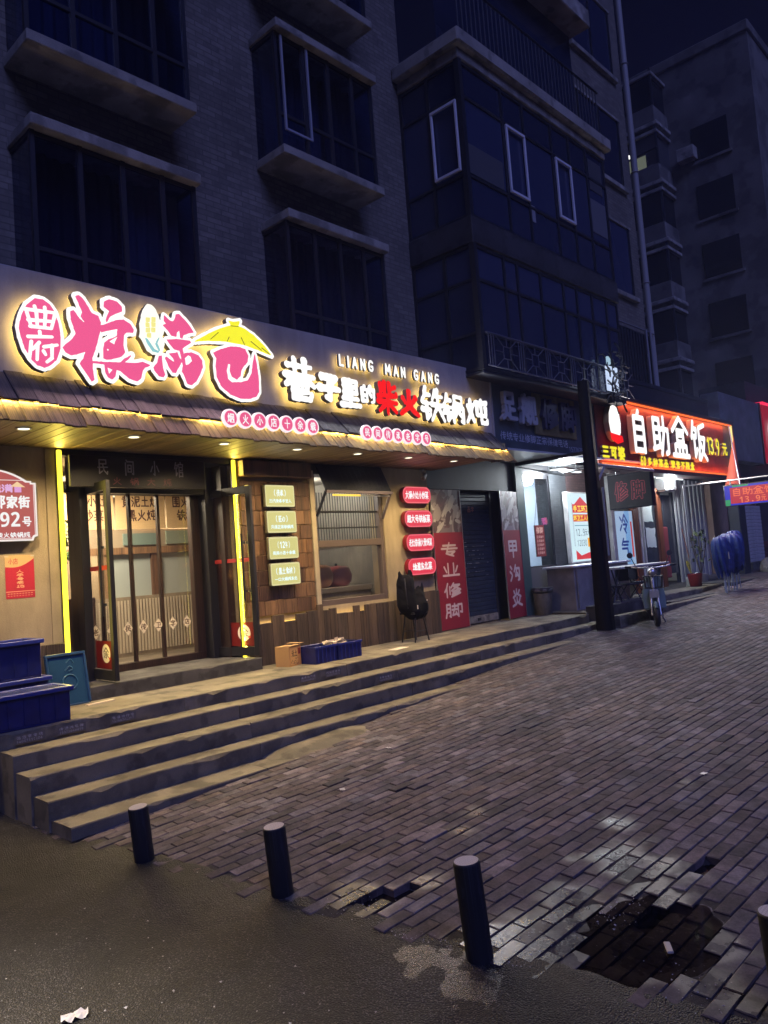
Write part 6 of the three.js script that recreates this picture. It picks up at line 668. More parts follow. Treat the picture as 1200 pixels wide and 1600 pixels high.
  part('painted_line', new THREE.PlaneGeometry(2.3, 0.2), print(700, 60, (x, w, h) => { x.fillStyle = '#344450'; x.fillRect(0, 0, w, h); write(x, '传统专业修脚正宗保健电话', 8, 8, w - 16, 44, { color: '#a2aab8', lw: 0.11 }); }, 0.6), g, [11.85, 3.2, zf + 0.004], [0, 0, -0.01]); part('painted_number', new THREE.PlaneGeometry(0.9, 0.13), print(300, 44, (x, w, h) => { x.fillStyle = '#344450'; x.fillRect(0, 0, w, h); write(x, '15776786666', 6, 6, w - 12, 32, { color: '#9aa4b4', font: 'normal', gap: 0 }); }, 0.6), g, [13.42, 3.1, zf + 0.004]); part('painted_column', new THREE.PlaneGeometry(0.2, 0.95), print(64, 300, (x, w, h) => { x.fillStyle = '#344450'; x.fillRect(0, 0, w, h); write(x, '全国招商', 8, 6, 48, 288, { down: true, color: '#a2aab8', lw: 0.11, gap: 0.25 }); }, 0.6), g, [13.6, 3.66, zf + 0.004]);
  // lit room behind the side window
  const room = thing('massage_room', 'small pale room lit behind the side window', 'room'), wm2 = mat(L3(0.62, 0.70, 0.80), 0.8); part('back_wall', bounds(12.62, 14.3, 0, 2.9, -10.1, -10.0), wm2, room); part('side_wall', bounds(14.2, 14.3, 0, 2.9, -10, -8.5), wm2, room); part('side_wall', bounds(12.62, 12.72, 0, 2.9, -10, -8.5), wm2, room); part('floor', bounds(12.62, 14.3, 0, 0.1, -10, -8.5), wm2, room); part('ceiling', bounds(12.62, 14.3, 2.85, 2.95, -10, -8.5), wm2, room);
  part('shelf_goods', merge(...[0, 1, 2, 3, 4, 5].map((i) => box(0.14, 0.3 + 0.2 * hash(i, 1, 2), 0.2, 12.9 + i * 0.15, 1.05, -8.9))), mat(L3(0.25, 0.30, 0.15), 0.7), room); part('leafy_plant', (() => { const q = seeded(3), gs = []; for (let i = 0; i < 70; i++) { const l = new THREE.PlaneGeometry(0.06, 0.16); l.rotateX(q() * 3); l.rotateY(q() * 6); l.translate(12.95 + (q() - 0.5) * 0.35, 1.1 + q() * 0.55, -8.55 + (q() - 0.5) * 0.2); gs.push(l); } gs.push(rod([12.95, 0.1, -8.55], [12.95, 1.3, -8.55], 0.03)); return merge(gs); })(), mat(L3(0.12, 0.2, 0.06), 0.7), room);
  const la = thing('room_lamp', 'cold white panel lamp inside the small pale room', 'ceiling light', [13.4, 2.83, -9.2]); part('diffuser', bounds(-0.25, 0.25, -0.01, 0, -0.3, 0.3), glow(L3(0.9, 0.96, 1), 1.3), la); const rl = new THREE.RectAreaLight(L3(0.86, 0.94, 1), 32, 0.5, 0.6); rl.position.y = -0.016; rl.rotation.x = -PI / 2; la.add(rl);
  const hs = thing('hanging_notice', 'dark red notice board hung on wires in the lit window', 'notice', [13.2, 1.42, -8.13]); part('board', new THREE.BoxGeometry(0.34, 0.62, 0.02), [M.blackFrame, M.blackFrame, M.blackFrame, M.blackFrame, print(120, 220, (x, w, h) => { x.fillStyle = '#7a1f22'; x.fillRect(0, 0, w, h); write(x, '修脚', 14, 12, 90, 46, { color: '#e2b8a4', lw: 0.13 }); for (let j = 0; j < 5; j++) write(x, '足保健手', 12, 72 + j * 28, 96, 20, { color: '#d6a79a', lw: 0.14 }); }), M.blackFrame], hs); part('wire', merge(rod([-0.15, 0.31, 0], [0, 0.85, 0], 0.004, 0.004, 5), rod([0.15, 0.31, 0], [0, 0.85, 0], 0.004, 0.004, 5), rod([0, 0.85, 0], [0, 1.25, 0], 0.004, 0.004, 5)), M.blackFrame, hs);
  // lit poster box
  const lb = thing('poster_light_box', 'bright white poster light box with red and yellow print behind the black pole', 'light box', [14.77, 1.66, -8.08]); part('case', box(1.14, 1.5, 0.1, 0, 0, 0, 0.01), M.whitePaint, lb);
  part('poster', new THREE.PlaneGeometry(1.08, 1.44), lit(360, 480, (x, w, h) => { x.fillStyle = '#cfeaf2'; x.fillRect(0, 0, w, h); x.fillStyle = '#cc2b34'; x.beginPath(); x.moveTo(80, 84); x.lineTo(180, 24); x.lineTo(280, 84); x.fill(); x.fillRect(56, 78, 250, 60); x.fillRect(56, 150, 250, 50); write(x, '手工环卫', 66, 86, 230, 44, { color: '#ffe94a', lw: 0.17 }); write(x, '环卫工人保', 62, 156, 236, 38, { color: '#ffe94a', lw: 0.17 }); x.fillStyle = '#4a90a4'; x.fillRect(70, 226, 220, 5); write(x, '12.9元+', 74, 250, 200, 52, { color: '#41586a', lw: 0.12, font: 'normal' }); write(x, '12030', 84, 328, 140, 46, { color: '#5a6f80', font: 'normal' }); x.fillStyle = '#f0a21c'; x.fillRect(236, 318, 70, 64); x.fillStyle = '#d03a40'; x.beginPath(); x.moveTo(60, 400); x.lineTo(130, 440); x.lineTo(250, 420); x.lineTo(w - 20, 446); x.lineTo(w - 20, 466); x.lineTo(60, 466); x.fill(); x.strokeStyle = '#4b6478'; x.lineWidth = 2; x.strokeRect(48, 70, 10, 300); }, 1.05), lb, [0, 0, 0.052]); const pl = new THREE.RectAreaLight(L3(0.85, 0.95, 1), 4, 1.05, 1.4); pl.position.z = 0.06; pl.rotation.y = PI; lb.add(pl);
}
// ---------------------------------------------------------------- terrace of the lunch shop with counter, table, pole
{
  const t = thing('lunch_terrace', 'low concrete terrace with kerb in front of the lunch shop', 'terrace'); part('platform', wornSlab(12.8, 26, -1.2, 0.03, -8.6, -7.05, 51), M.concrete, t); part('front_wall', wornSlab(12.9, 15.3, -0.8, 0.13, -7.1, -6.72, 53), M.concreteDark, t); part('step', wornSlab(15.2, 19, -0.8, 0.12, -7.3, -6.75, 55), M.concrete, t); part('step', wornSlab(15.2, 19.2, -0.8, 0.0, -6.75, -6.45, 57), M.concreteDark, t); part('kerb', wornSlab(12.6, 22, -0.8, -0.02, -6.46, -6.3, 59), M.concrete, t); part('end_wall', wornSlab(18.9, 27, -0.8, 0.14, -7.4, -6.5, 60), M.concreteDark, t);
  const c = thing('serving_counter', 'plain pale serving counter below the poster light box', 'counter', [14.3, 0.03, -7.72]), cm = mat(L3(0.48, 0.45, 0.46), 0.5, { map: rep(T.rust, 1.3) }); part('body', bounds(-1.15, 1.15, 0, 0.82, -0.3, 0.3, 0.008), cm, c); part('top', bounds(-1.22, 1.22, 0.82, 0.86, -0.34, 0.34, 0.006), mat(L3(0.6, 0.6, 0.62), 0.35), c); part('pipe', merge(rod([-1.1, 0.05, 0.33], [-1.1, 0.8, 0.33], 0.012)), M.steel, c);
  const p = thing('black_pole', 'thick black square post on the kerb before the shops', 'post', [12.3, -0.35, -6.42]); part('shaft', (() => { const g = new THREE.CylinderGeometry(0.105, 0.17, 4.5, 4, 1); g.rotateY(PI / 4); g.translate(0, 2.25, 0); return wuv(g); })(), phys(L3(0.006, 0.006, 0.010), 0.7, { specularIntensity: 0.4, map: rep(T.rust, 0.8) }), p); part('base_plate', bounds(-0.2, 0.2, 0.06, 0.12, -0.2, 0.2, 0.01), M.concreteDark, p); part('white_conduit', rod([0.16, 1.4, 0.1], [0.16, 2.6, 0.1], 0.016), M.whitePaint, p); part('arm', merge(rod([0, 3.02, 0], [2.75, 3.02, -0.08], 0.03), rod([0.1, 2.6, 0], [0.5, 3.0, 0], 0.02)), mat(L3(0.35, 0.34, 0.33), 0.45), p);
  const a = thing('arm_sign', 'dark square projecting sign with unlit red tube characters on the pole arm', 'sign', [15.0, 2.32, -6.98]); part('case', box(0.16, 0.72, 0.94, 0, 0, 0, 0.012), phys(L3(0.006, 0.006, 0.01), 0.7, { specularIntensity: 0.3 }), a); part('face', new THREE.PlaneGeometry(0.9, 0.68), print(300, 226, (x, w, h) => { x.fillStyle = '#0a080c'; x.fillRect(0, 0, w, h); for (const [c, o] of [['修', 40], ['脚', 162]]) { write(x, c, o, 46, 100, 130, { color: '#6e242c', lw: 0.2 }); write(x, c, o, 46, 100, 130, { color: '#1a1014', lw: 0.12 }); } }, 0.95), a, [-0.082, 0, 0], [0, -PI / 2, 0]); part('hanger', merge(rod([0, 0.36, -0.3], [0, 0.72, -0.3], 0.012), rod([0, 0.36, 0.4], [0, 0.36, 0.45], 0.012)), M.steel, a);
  const tb = thing('folding_table', 'long white topped folding table on the terrace', 'table', [14.75, 0.13, -6.9]); part('table_top', bounds(-1.12, 1.12, 0.63, 0.67, -0.28, 0.2, 0.006), M.whitePaint, tb); for (const x of [-0.95, 0.95]) for (const s of [-1, 1]) part('leg', rod([x + s * 0.16, 0, 0], [x - s * 0.16, 0.63, 0], 0.014), M.blackFrame, tb);
  const ch0 = thing('folding_chair', 'dark folding chair under the white topped table', 'chair', [13.9, 0.13, -7.02], 0.3, 'dark folding chairs under the table'), cm2 = mat(L3(0.015, 0.018, 0.03), 0.5); part('seat', box(0.34, 0.03, 0.32, 0, 0.3, 0, 0.008), cm2, ch0); part('backrest', box(0.34, 0.24, 0.03, 0, 0.48, -0.16, 0.008), cm2, ch0); for (const s of [-1, 1]) { part('leg', rod([s * 0.15, 0, 0.16], [s * 0.15, 0.46, -0.16], 0.01), cm2, ch0); part('leg', rod([s * 0.15, 0, -0.16], [s * 0.15, 0.3, 0.14], 0.01), cm2, ch0); } copyOf(ch0, null, [14.5, 0.13, -7.0], -0.4); copyOf(ch0, null, [15.2, 0.13, -7.05], 0.9);
}
function furled() { // pleated cloth gathered round the poles
  const prof = [[0.03, 0.44], [0.17, 0.42], [0.26, 0.34], [0.29, 0.18], [0.29, 0.0], [0.27, -0.16], [0.24, -0.3], [0.19, -0.42]], n = 72, pos = [], idx = [];
  prof.forEach(([r, y], k) => { for (let i = 0; i < n; i++) { const a = (i / n) * 2 * PI, q = r * (1 + (0.05 + 0.12 * (k / 7)) * Math.sin(a * 9 + 0.5 * k) + 0.3 * (k / 7) * (vn(i * 0.4, k, 6) - 0.5)); pos.push(q * Math.cos(a), y + (k === 7 ? 0.09 * Math.sin(a * 9 + 2) : 0) + 0.02 * vn(i * 0.3, k, 8), q * Math.sin(a) * 0.8); } });
  for (let k = 0; k < 7; k++) for (let i = 0; i < n; i++) { const a = k * n + i, b = k * n + ((i + 1) % n); idx.push(a, a + n, b, b, a + n, b + n); }
  const g = new THREE.BufferGeometry(); g.setAttribute('position', new THREE.Float32BufferAttribute(pos, 3)); g.setIndex(idx); g.computeVertexNormals(); const h = g.toNonIndexed(); return wuv(h);
}
// ---------------------------------------------------------------- lunch shop: bright sign, glazed door, ribbed shutter
{
  const t = thing('lunch_shop_sign', 'dark red lunch shop sign with huge white characters and orange tube border', 'shop sign'), zf = -7.2, ZL = zf + 0.16; part('panel', bounds(14.16, 21.9, 2.84, 4.28, -7.5, zf, 0.01), mat(L3(0.42, 0.075, 0.05), 0.5, { map: rep(T.rust, 1.2) }), t); part('case_edge', merge(bounds(14.12, 21.94, 4.28, 4.36, -7.52, zf + 0.1), bounds(14.12, 21.94, 2.76, 2.84, -7.52, zf + 0.1), bounds(21.9, 21.94, 2.84, 4.28, -7.52, zf + 0.1)), mat(L3(0.06, 0.03, 0.03), 0.5), t);
  const orange = glow(L3(1, 0.16, 0.03), 1.3), amber = glow(L3(1, 0.8, 0.28), 1.2); part('border_tube', rod([14.2, 4.25, zf + 0.06], [21.86, 4.25, zf + 0.06], 0.022), orange, t); part('border_tube', rod([14.2, 2.88, zf + 0.06], [21.86, 2.88, zf + 0.06], 0.018), orange, t); part('border_tube', rod([21.84, 2.88, zf + 0.06], [21.84, 4.25, zf + 0.06], 0.03), amber, t);
  const warmSide = mat(L3(0.55, 0.42, 0.25), 0.5), yel = glow(L3(0.98, 0.87, 0.03), 1.0), wh = glow(L3(1, 0.99, 0.97), 1.2);
  for (const [c, x, y, w, h] of [['自', 15.36, 3.16, 0.86, 0.93], ['助', 16.4, 3.14, 0.98, 0.95], ['盒', 17.45, 3.15, 1.1, 0.98], ['饭', 18.62, 3.14, 1.05, 1.0]]) channelLetter('big_character', glyphShapes(c, x + 0.05, y, w - 0.1, h, 0.062, false, 80), wh, 0.12, t, ZL, null, warmSide);
  for (const sh of fontShapes('13.9', 19.86, 3.38, 0.4, 0.1, LATIN, 0.034)) channelLetter('price_figure', sh, yel, 0.06, t, zf + 0.1, null, warmSide); channelLetter('price_character', glyphShapes('元', 20.92, 3.38, 0.34, 0.36, 0.026, false, 50), yel, 0.06, t, zf + 0.1, null, warmSide);
  [...'多种菜品荤素不限量'].forEach((c, i) => channelLetter('small_character', glyphShapes(c, 16.28 + i * 0.29 + (i > 3 ? 0.1 : 0), 2.92, 0.23, 0.17, 0.018, false, 44), yel, 0.04, t, zf + 0.07, null, warmSide)); for (const sh of fontShapes('60', 15.95, 2.92, 0.18, 0.06, LATIN, 0.02)) channelLetter('small_figure', sh, yel, 0.04, t, zf + 0.07, null, warmSide);
  [...'三可婆'].forEach((c, i) => channelLetter('name_character', glyphShapes(c, 13.96 + 0.22 + i * 0.35, 2.98, 0.29, 0.27, 0.026, false, 50), yel, 0.05, t, zf + 0.08, null, warmSide));
  const em = new THREE.Shape(); em.absellipse(14.68, 3.72, 0.26, 0.38, 0, PI * 2); const e = channelLetter('emblem', [em], wh, 0.12, t, ZL, null, warmSide); const rb = new THREE.Shape([[14.42, 3.50], [14.95, 3.46], [14.98, 3.34], [14.72, 3.28], [14.45, 3.36]].map(([x, y]) => new THREE.Vector2(x, y))); inset('emblem_ribbon', [rb], redM, e, ZL + 0.004);
  for (const [x, w, y, h, c, k] of [[17.5, 4.4, 3.62, 0.85, L3(1, 0.94, 0.9), 40], [18, 7.4, 4.2, 0.06, L3(1, 0.2, 0.06), 8]]) { const l = new THREE.RectAreaLight(c, k, w, h); l.position.set(x, y, ZL + 0.03); l.rotation.y = PI; t.add(l); }
  for (const [y, tilt] of [[4.22, 1], [2.9, -1]]) { const l = new THREE.RectAreaLight(L3(1, 0.22, 0.07), 26, 7.5, 0.04); l.position.set(18, y, zf + 0.09); l.lookAt(18, y - tilt, zf - 0.35); t.add(l); }
  const f = thing('lunch_shop_facade', 'lunch shop front with white frames, brown doors and ribbed shutter', 'shop front'), orangeWood = mat(L3(0.30, 0.09, 0.04), 0.5, { map: rep(T.wood, 0.6) }), pale = mat(L3(0.5, 0.5, 0.5), 0.6);
  part('upper_wall', bounds(14.1, 27, 2.95, 4.9, -9, -7.52), M.navy, f); part('roof', bounds(14.1, 24, 4.9, 5.0, -12, -7.5), M.navy, f); part('wall', bounds(16.3, 27, 0.0, 2.95, -12.2, -12), M.plaster, f); part('white_post', bounds(16.18, 16.34, 0.03, 2.8, -8.25, -8.05, 0.008), M.whitePaint, f); part('interior_wall', bounds(16.3, 20.2, 0.03, 2.9, -9.6, -9.5), mat(L3(0.5, 0.48, 0.44), 0.7), f); part('ceiling', bounds(16.3, 20.4, 2.86, 2.95, -9.6, -7.6), M.whitePaint, f); part('side_wall', bounds(20.3, 20.4, 0.03, 2.9, -9.5, -8.2), pale, f);
  const ac = part('vertical_poster', new THREE.PlaneGeometry(0.92, 1.25), lit(220, 300, (x, w, h) => { x.fillStyle = '#a9c6ea'; x.fillRect(0, 0, w, h); x.fillStyle = '#7fb0e6'; x.fillRect(120, 0, 60, h); x.fillStyle = '#d23a2c'; x.fillRect(186, 60, 18, 200); write(x, '冷', 50, 16, 110, 110, { color: '#1f3a8c', lw: 0.12 }); write(x, '气', 50, 150, 110, 110, { color: '#1f3a8c', lw: 0.12 }); }, 0.75), f, [16.86, 1.38, -8.1]);
  for (const [x0, x1, m] of [[17.36, 17.62, orangeWood], [18.72, 18.98, orangeWood], [17.66, 17.74, M.whitePaint], [17.84, 17.9, M.whitePaint]]) part('door_post', bounds(x0, x1, 0.03, m === orangeWood && x0 > 18 ? 2.5 : 2.3, -8.2, -8.08, 0.006), m, f); part('door_head', bounds(17.6, 19.0, 2.42, 2.58, -8.2, -8.08, 0.006), orangeWood, f); part('door_pane', bounds(17.9, 18.72, 0.4, 2.42, -8.15, -8.14), phys(L3(0.04, 0.045, 0.055), 0.1), f); part('door_board', bounds(17.9, 18.72, 0.03, 0.4, -8.18, -8.1), mat(L3(0.2, 0.19, 0.19), 0.6), f);
  const torn = (cx, cy, w, h, s) => contour((x, y) => Math.max(Math.abs(x - cx) / w, Math.abs(y - cy) / h) - 0.9 + 0.5 * (fbm(x * 5, y * 5, s, 999, 999, 3) - 0.5), cx - w * 1.4, cy - h * 1.4, cx + w * 1.4, cy + h * 1.4, 50, 0.004); part('torn_poster', extrude(torn(18.25, 1.95, 0.3, 0.22, 5), 0.003, -8.138), mat(L3(0.45, 0.5, 0.5), 0.7), f); part('torn_poster', extrude(torn(18.35, 1.35, 0.3, 0.28, 9), 0.003, -8.138), mat(L3(0.45, 0.5, 0.5), 0.7), f); part('red_curtain', bounds(19.0, 19.35, 0.3, 1.6, -8.2, -8.12, 0.02), mat(L3(0.22, 0.03, 0.04), 0.8), f);
  part('door_pane', bounds(19.0, 19.8, 0.4, 2.42, -8.15, -8.14), phys(L3(0.05, 0.05, 0.06), 0.1), f);
  for (let i = 0; i < 15; i++) part('shutter_rib', bounds(19.85 + i * 0.14, 19.96 + i * 0.14, 0.05, 2.84, -8.12, -8.06 + (i % 2) * 0.02, 0.01), mat(L3(0.36, 0.36, 0.38), 0.45, { metalness: 0.3 }), f); part('shutter_back', bounds(19.8, 21.95, 0.03, 2.84, -8.2, -8.13), M.navy, f); part('pink_wall', bounds(21.95, 23.7, 0.0, 3.0, -8.2, -7.9), mat(L3(0.30, 0.20, 0.17), 0.8, { map: rep(T.plaster, 1.2) }), f); part('dark_column', bounds(21.7, 22.2, -0.2, 2.9, -7.4, -7.1, 0.02), M.navy, f);
  const lamp = thing('shop_ceiling_lamp', 'cold white tube lamp inside the lunch shop', 'ceiling light', [17.6, 2.8, -8.8]); part('tube', rod([-0.6, 0, 0], [0.6, 0, 0], 0.02), glow(L3(0.92, 0.96, 1), 1.5), lamp); part('housing', bounds(-0.65, 0.65, 0.03, 0.06, -0.04, 0.04), M.whitePaint, lamp); const pl = new THREE.RectAreaLight(L3(0.92, 0.96, 1), 90, 1.2, 0.06); pl.position.y = -0.03; pl.rotation.x = -PI / 2; lamp.add(pl);
  const u = thing('air_conditioner', 'white air conditioner unit above the orange door frame', 'air conditioner', [19.2, 2.72, -8.0]); part('case', box(0.7, 0.42, 0.28, 0, 0, 0, 0.02), M.whitePaint, u); const gr = []; for (let i = 0; i < 8; i++) gr.push(box(0.34, 0.012, 0.012, -0.14, -0.14 + i * 0.04, 0.145)); part('grille', merge(gr), M.blackFrame, u); part('bracket', bounds(-0.3, 0.3, -0.24, -0.21, -0.15, 0.1), M.steel, u);
  [[17.6, -6.2, 0.1, 1, 'blue folded parasol leaning at the kerb, the slimmer of three'], [17.95, -6.28, 0.14, 1.25, 'blue folded parasol leaning at the kerb, the widest of three'], [18.25, -6.2, 0.05, 0.95, 'blue folded parasol leaning at the kerb beside the ticker bracket']].forEach(([x, z, lean, k, label], n) => {
    const us = thing('folded_parasol', label, 'parasol', [x, G(x, z) - 0.02, z], n * 1.3, 'folded blue parasols at the kerb'); us.rotation.z = lean;
    const c = part('canopy_cloth', furled(), mat(L3(0.018, 0.06, 0.33), 0.55, { map: rep(T.rust, 0.3) }), us, [0, 0.84 + 0.04 * n, 0]); c.scale.set(0.78 * k, 0.98, 0.78 * k); part('pole', rod([0, 0, 0], [0, 1.3, 0], 0.02), mat(L3(0.35, 0.4, 0.5), 0.3, { metalness: 0.5 }), us); for (const s of [-1, 1]) part('rib', rod([s * 0.13, 0.05, 0.02], [s * 0.06, 0.55, 0.02], 0.012), mat(L3(0.4, 0.45, 0.55), 0.3, { metalness: 0.5 }), us); part('white_tag', box(0.05, 0.16, 0.01, -0.1, 0.86, 0.19 * k), M.whitePaint, us);
  });
  const jr = (name, label, cat, g, m, pos, extra) => { const q = thing(name, label, cat, pos); part('body', g, m, q); if (extra) extra(q); };
  jr('jerrycan', 'white plastic jerrycan beside a red bucket', 'can', new RoundedBoxGeometry(0.36, 0.3, 0.2, 3, 0.05).translate(0, 0.15, 0), mat(L3(0.5, 0.52, 0.45), 0.4), [18.65, 0.03, -7.35], (q) => { part('neck', cyl(0.03, 0.03, 0.06, 12, 0.1, 0.3, 0), M.whitePaint, q); part('label_band', box(0.28, 0.05, 0.005, 0, 0.17, 0.101), mat(L3(0.15, 0.3, 0.15), 0.5), q); }); jr('bucket', 'red plastic bucket by the lunch shop wall', 'bucket', lathe([[0, 0.005], [0.13, 0.005], [0.17, 0.3], [0.155, 0.3], [0.12, 0.02], [0, 0.02]], 20), mat(L3(0.25, 0.02, 0.02), 0.45), [18.2, 0.12, -7.1], (q) => part('bail', tube([[-0.165, 0.29, 0], [0, 0.34, 0.1], [0.165, 0.29, 0]], 0.005, 12, 5), M.steel, q)); jr('round_tray', 'yellow round tray propped on the jerrycan', 'tray', moved(cyl(0.19, 0.2, 0.02, 28), 0, 0.2, 0, 1.25, 0.2, 0), mat(L3(0.35, 0.28, 0.03), 0.5), [18.68, 0.33, -7.4], (q) => part('mark', moved(new THREE.TorusGeometry(0.09, 0.012, 6, 20), 0, 0.2, 0.03, -0.32), mat(L3(0.1, 0.09, 0.01), 0.5), q));
  const br = thing('broom', 'long handled broom leaning on the ribbed shutter', 'broom', [19.6, 0.03, -7.9]); part('handle', rod([0, 0, 0.25], [0.1, 1.5, 0], 0.013), orangeWood, br); part('bristles', moved(new THREE.ConeGeometry(0.12, 0.3, 14), 0, 0.15, 0.25), mat(L3(0.2, 0.17, 0.1), 0.9), br);
  const pl2 = thing('potted_plant', 'bare potted shrub by the ribbed shutter', 'plant', [19.9, 0.03, -7.6]); part('pot', lathe([[0, 0], [0.13, 0], [0.18, 0.3], [0.16, 0.3], [0, 0.27]], 18), mat(L3(0.22, 0.2, 0.18), 0.8), pl2); part('stem', merge(...[0, 1, 2, 3, 4].map((i) => tube([[0, 0.25, 0], [0.1 * Math.cos(i * 1.3), 0.7, 0.1 * Math.sin(i * 1.3)], [0.25 * Math.cos(i * 1.3), 1.1 + 0.1 * i, 0.2 * Math.sin(i * 1.3)]], 0.012, 10, 5))), mat(L3(0.08, 0.06, 0.04), 0.9), pl2); part('leaves', (() => { const q = seeded(4), gs = []; for (let i = 0; i < 60; i++) { const l = new THREE.PlaneGeometry(0.05, 0.1); l.rotateX(q() * 3); l.rotateY(q() * 6); l.translate((q() - 0.5) * 0.5, 0.6 + q() * 0.8, (q() - 0.5) * 0.4); gs.push(l); } return merge(gs); })(), mat(L3(0.06, 0.08, 0.03), 0.8), pl2);
}
for (const [x, w, label] of [[13.8, 1.2, 'cold white tube lamp under the soffit above the serving counter'], [18.9, 1.6, 'cold white tube lamp under the lunch shop sign']]) { const t = thing('soffit_tube', label, 'tube lamp', [x, 2.78, -7.75]); part('tube', rod([-w / 2, 0, 0], [w / 2, 0, 0], 0.016), glow(L3(0.88, 0.95, 1), 1.6), t); part('housing', bounds(-w / 2, w / 2, 0.02, 0.05, -0.03, 0.03), M.whitePaint, t); part('hanger', merge(rod([-w / 3, 0.05, 0], [-w / 3, 0.17, 0], 0.006), rod([w / 3, 0.05, 0], [w / 3, 0.17, 0], 0.006)), M.steel, t); const l = new THREE.PointLight(L3(0.88, 0.95, 1), 13); l.position.set(0, -0.06, 0); l.shadow.radius = 6; t.add(l); }
// ---------------------------------------------------------------- scrolling light sign, shops further up the street
{
  const t = thing('led_ticker', 'small glowing red and blue dot matrix price sign on a bracket', 'sign', [18.6, 2.17, -5.72]); part('case', box(0.1, 0.5, 1.3, 0, 0, 0, 0.01), M.blackFrame, t); part('screen', new THREE.PlaneGeometry(1.26, 0.46), lit(252, 92, (x, w, h) => { x.fillStyle = '#1414c8'; x.fillRect(0, 0, w, h); x.fillStyle = '#c8102e'; x.fillRect(24, 10, 200, 74); x.fillStyle = '#12a060'; x.fillRect(0, 64, 22, 28); x.fillRect(36, 0, 70, 7); write(x, '自助盒饭', 30, 14, 190, 36, { color: '#ff6a3a', lw: 0.13 }); write(x, '13.9元', 60, 54, 120, 30, { color: '#ff7a4a', lw: 0.13 }); x.fillStyle = 'rgba(0,0,0,0.35)'; for (let i = 0; i < w; i += 4) x.fillRect(i, 0, 1, h); for (let j = 0; j < h; j += 4) x.fillRect(0, j, w, 1); }, 1.15), t, [-0.052, 0, 0], [0, -PI / 2, 0]); const l = new THREE.RectAreaLight(L3(1, 0.12, 0.35), 2.5, 1.2, 0.44); l.position.x = -0.06; l.rotation.y = PI / 2; t.add(l); part('bracket', merge(rod([0, 0.36, -1.6], [0, 0.36, 0.6], 0.02), rod([0, 0.25, -0.5], [0, 0.36, -0.5], 0.015), rod([0, 0.25, 0.4], [0, 0.36, 0.4], 0.015), rod([0, -2.3, -1.6], [0, 0.4, -1.6], 0.03)), M.steel, t);
  const fl = thing('furled_flag', 'furled orange red flag on a slanted pole', 'flag', [20.3, 2.5, -6.9]); part('pole', rod([-0.4, -0.3, 0.5], [0.35, 1.6, 0.1], 0.015), M.steel, fl); part('cloth', moved(new THREE.ConeGeometry(0.2, 1.4, 12), 0.05, 0.65, 0.24, 0, 0, -0.3), mat(L3(0.35, 0.06, 0.03), 0.8), fl);
  const g = thing('blank_sign_box', 'tall blank grey sign box above the column', 'sign box', [23.0, 4.25, -7.45]); part('case', box(3.3, 1.85, 0.5, 0, 0, 0, 0.02), mat(L3(0.20, 0.21, 0.25), 0.6, { map: rep(T.rust, 1.6) }), g); part('side_trim', box(0.06, 1.9, 0.56, 1.7, 0, 0), M.navy, g); part('wall_bracket', bounds(-1.5, 1.5, -0.3, 0.3, -0.6, -0.25), M.navy, g);
  const rs = thing('red_shop_sign', 'glowing red sign with a white round logo beyond the grey box', 'shop sign', [27.0, 4.3, -7.3]); part('panel', box(4.3, 1.75, 0.3, 0, 0, 0, 0.01), glow(L3(0.45, 0.01, 0.03), 0.55), rs); part('border', box(4.36, 0.08, 0.36, 0, 0.9, 0), glow(L3(1, 0.03, 0.1), 1.1), rs); part('round_logo', merge(moved(new THREE.TorusGeometry(0.42, 0.07, 10, 40), -1.35, 0, 0.18), box(0.34, 0.2, 0.06, -1.35, 0.05, 0.18, 0.02), box(0.2, 0.3, 0.06, -1.35, -0.1, 0.185, 0.02)), glow(L3(0.95, 1, 1), 1.1), rs); part('under_text', box(0.6, 0.12, 0.04, -1.35, -0.62, 0.17), glow(L3(0.95, 1, 1), 1.0), rs); const l2 = new THREE.RectAreaLight(L3(1, 0.1, 0.15), 6, 4.2, 1.6); l2.position.z = 0.26; l2.rotation.y = PI; rs.add(l2);
  const rf = thing('red_shop_facade', 'dark red painted shop front up the street', 'shop front', [0, 0, 0]), red = mat(L3(0.16, 0.018, 0.02), 0.6, { map: rep(T.rust, 1) }); part('wall', bounds(24.8, 34, 0, 3.4, -8.3, -7.95), red, rf); part('window', bounds(25.9, 27.6, 1.0, 2.6, -7.95, -7.9), phys(L3(0.03, 0.012, 0.016), 0.15), rf); part('frame', merge(bounds(25.0, 25.3, 0, 3.2, -7.95, -7.8, 0.01), bounds(27.6, 27.8, 0, 3.2, -7.95, -7.8, 0.01), bounds(25.3, 27.6, 0.8, 1.0, -7.95, -7.85, 0.01)), red, rf); part('upper_wall', bounds(24.9, 34, 3.4, 6, -9, -7.6), M.navy, rf);
  for (let i = 0; i < 16; i++) solid('foam_box', box(1.35, 0.1, 0.42, 0, 0, 0, 0.012), M.whitePaint, 'white foam box lid in a tall stack beside the red shop front', 'box', 'stack of white foam lids', [23.75, 0.5 + i * 0.102, -7.6]); solid('crate_base', bounds(23.0, 24.5, 0.1, 0.445, -7.9, -7.3, 0.01), M.concreteDark, 'dark plinth under the stack of white foam lids', 'plinth'); const sk = thing('rubble_sacks', 'lumpy grey sacks on the kerb by the red shop', 'sacks', [22.6, 0.3, -6.7]); part('sack', blob([[[-0.2, 0, 0], [0.2, 0, 0], 0.24, 0.22], [[0, 0.1, -0.1], [0.3, 0.05, 0], 0.18, 0.16]], 32, 1.2), mat(L3(0.16, 0.15, 0.14), 0.9), sk); part('sack', blob([[[-0.2, 0, 0], [0.1, 0.02, 0], 0.22, 0.24]], 28, 1.0), mat(L3(0.13, 0.12, 0.12), 0.9), sk, [0.75, 0, 0]);
}
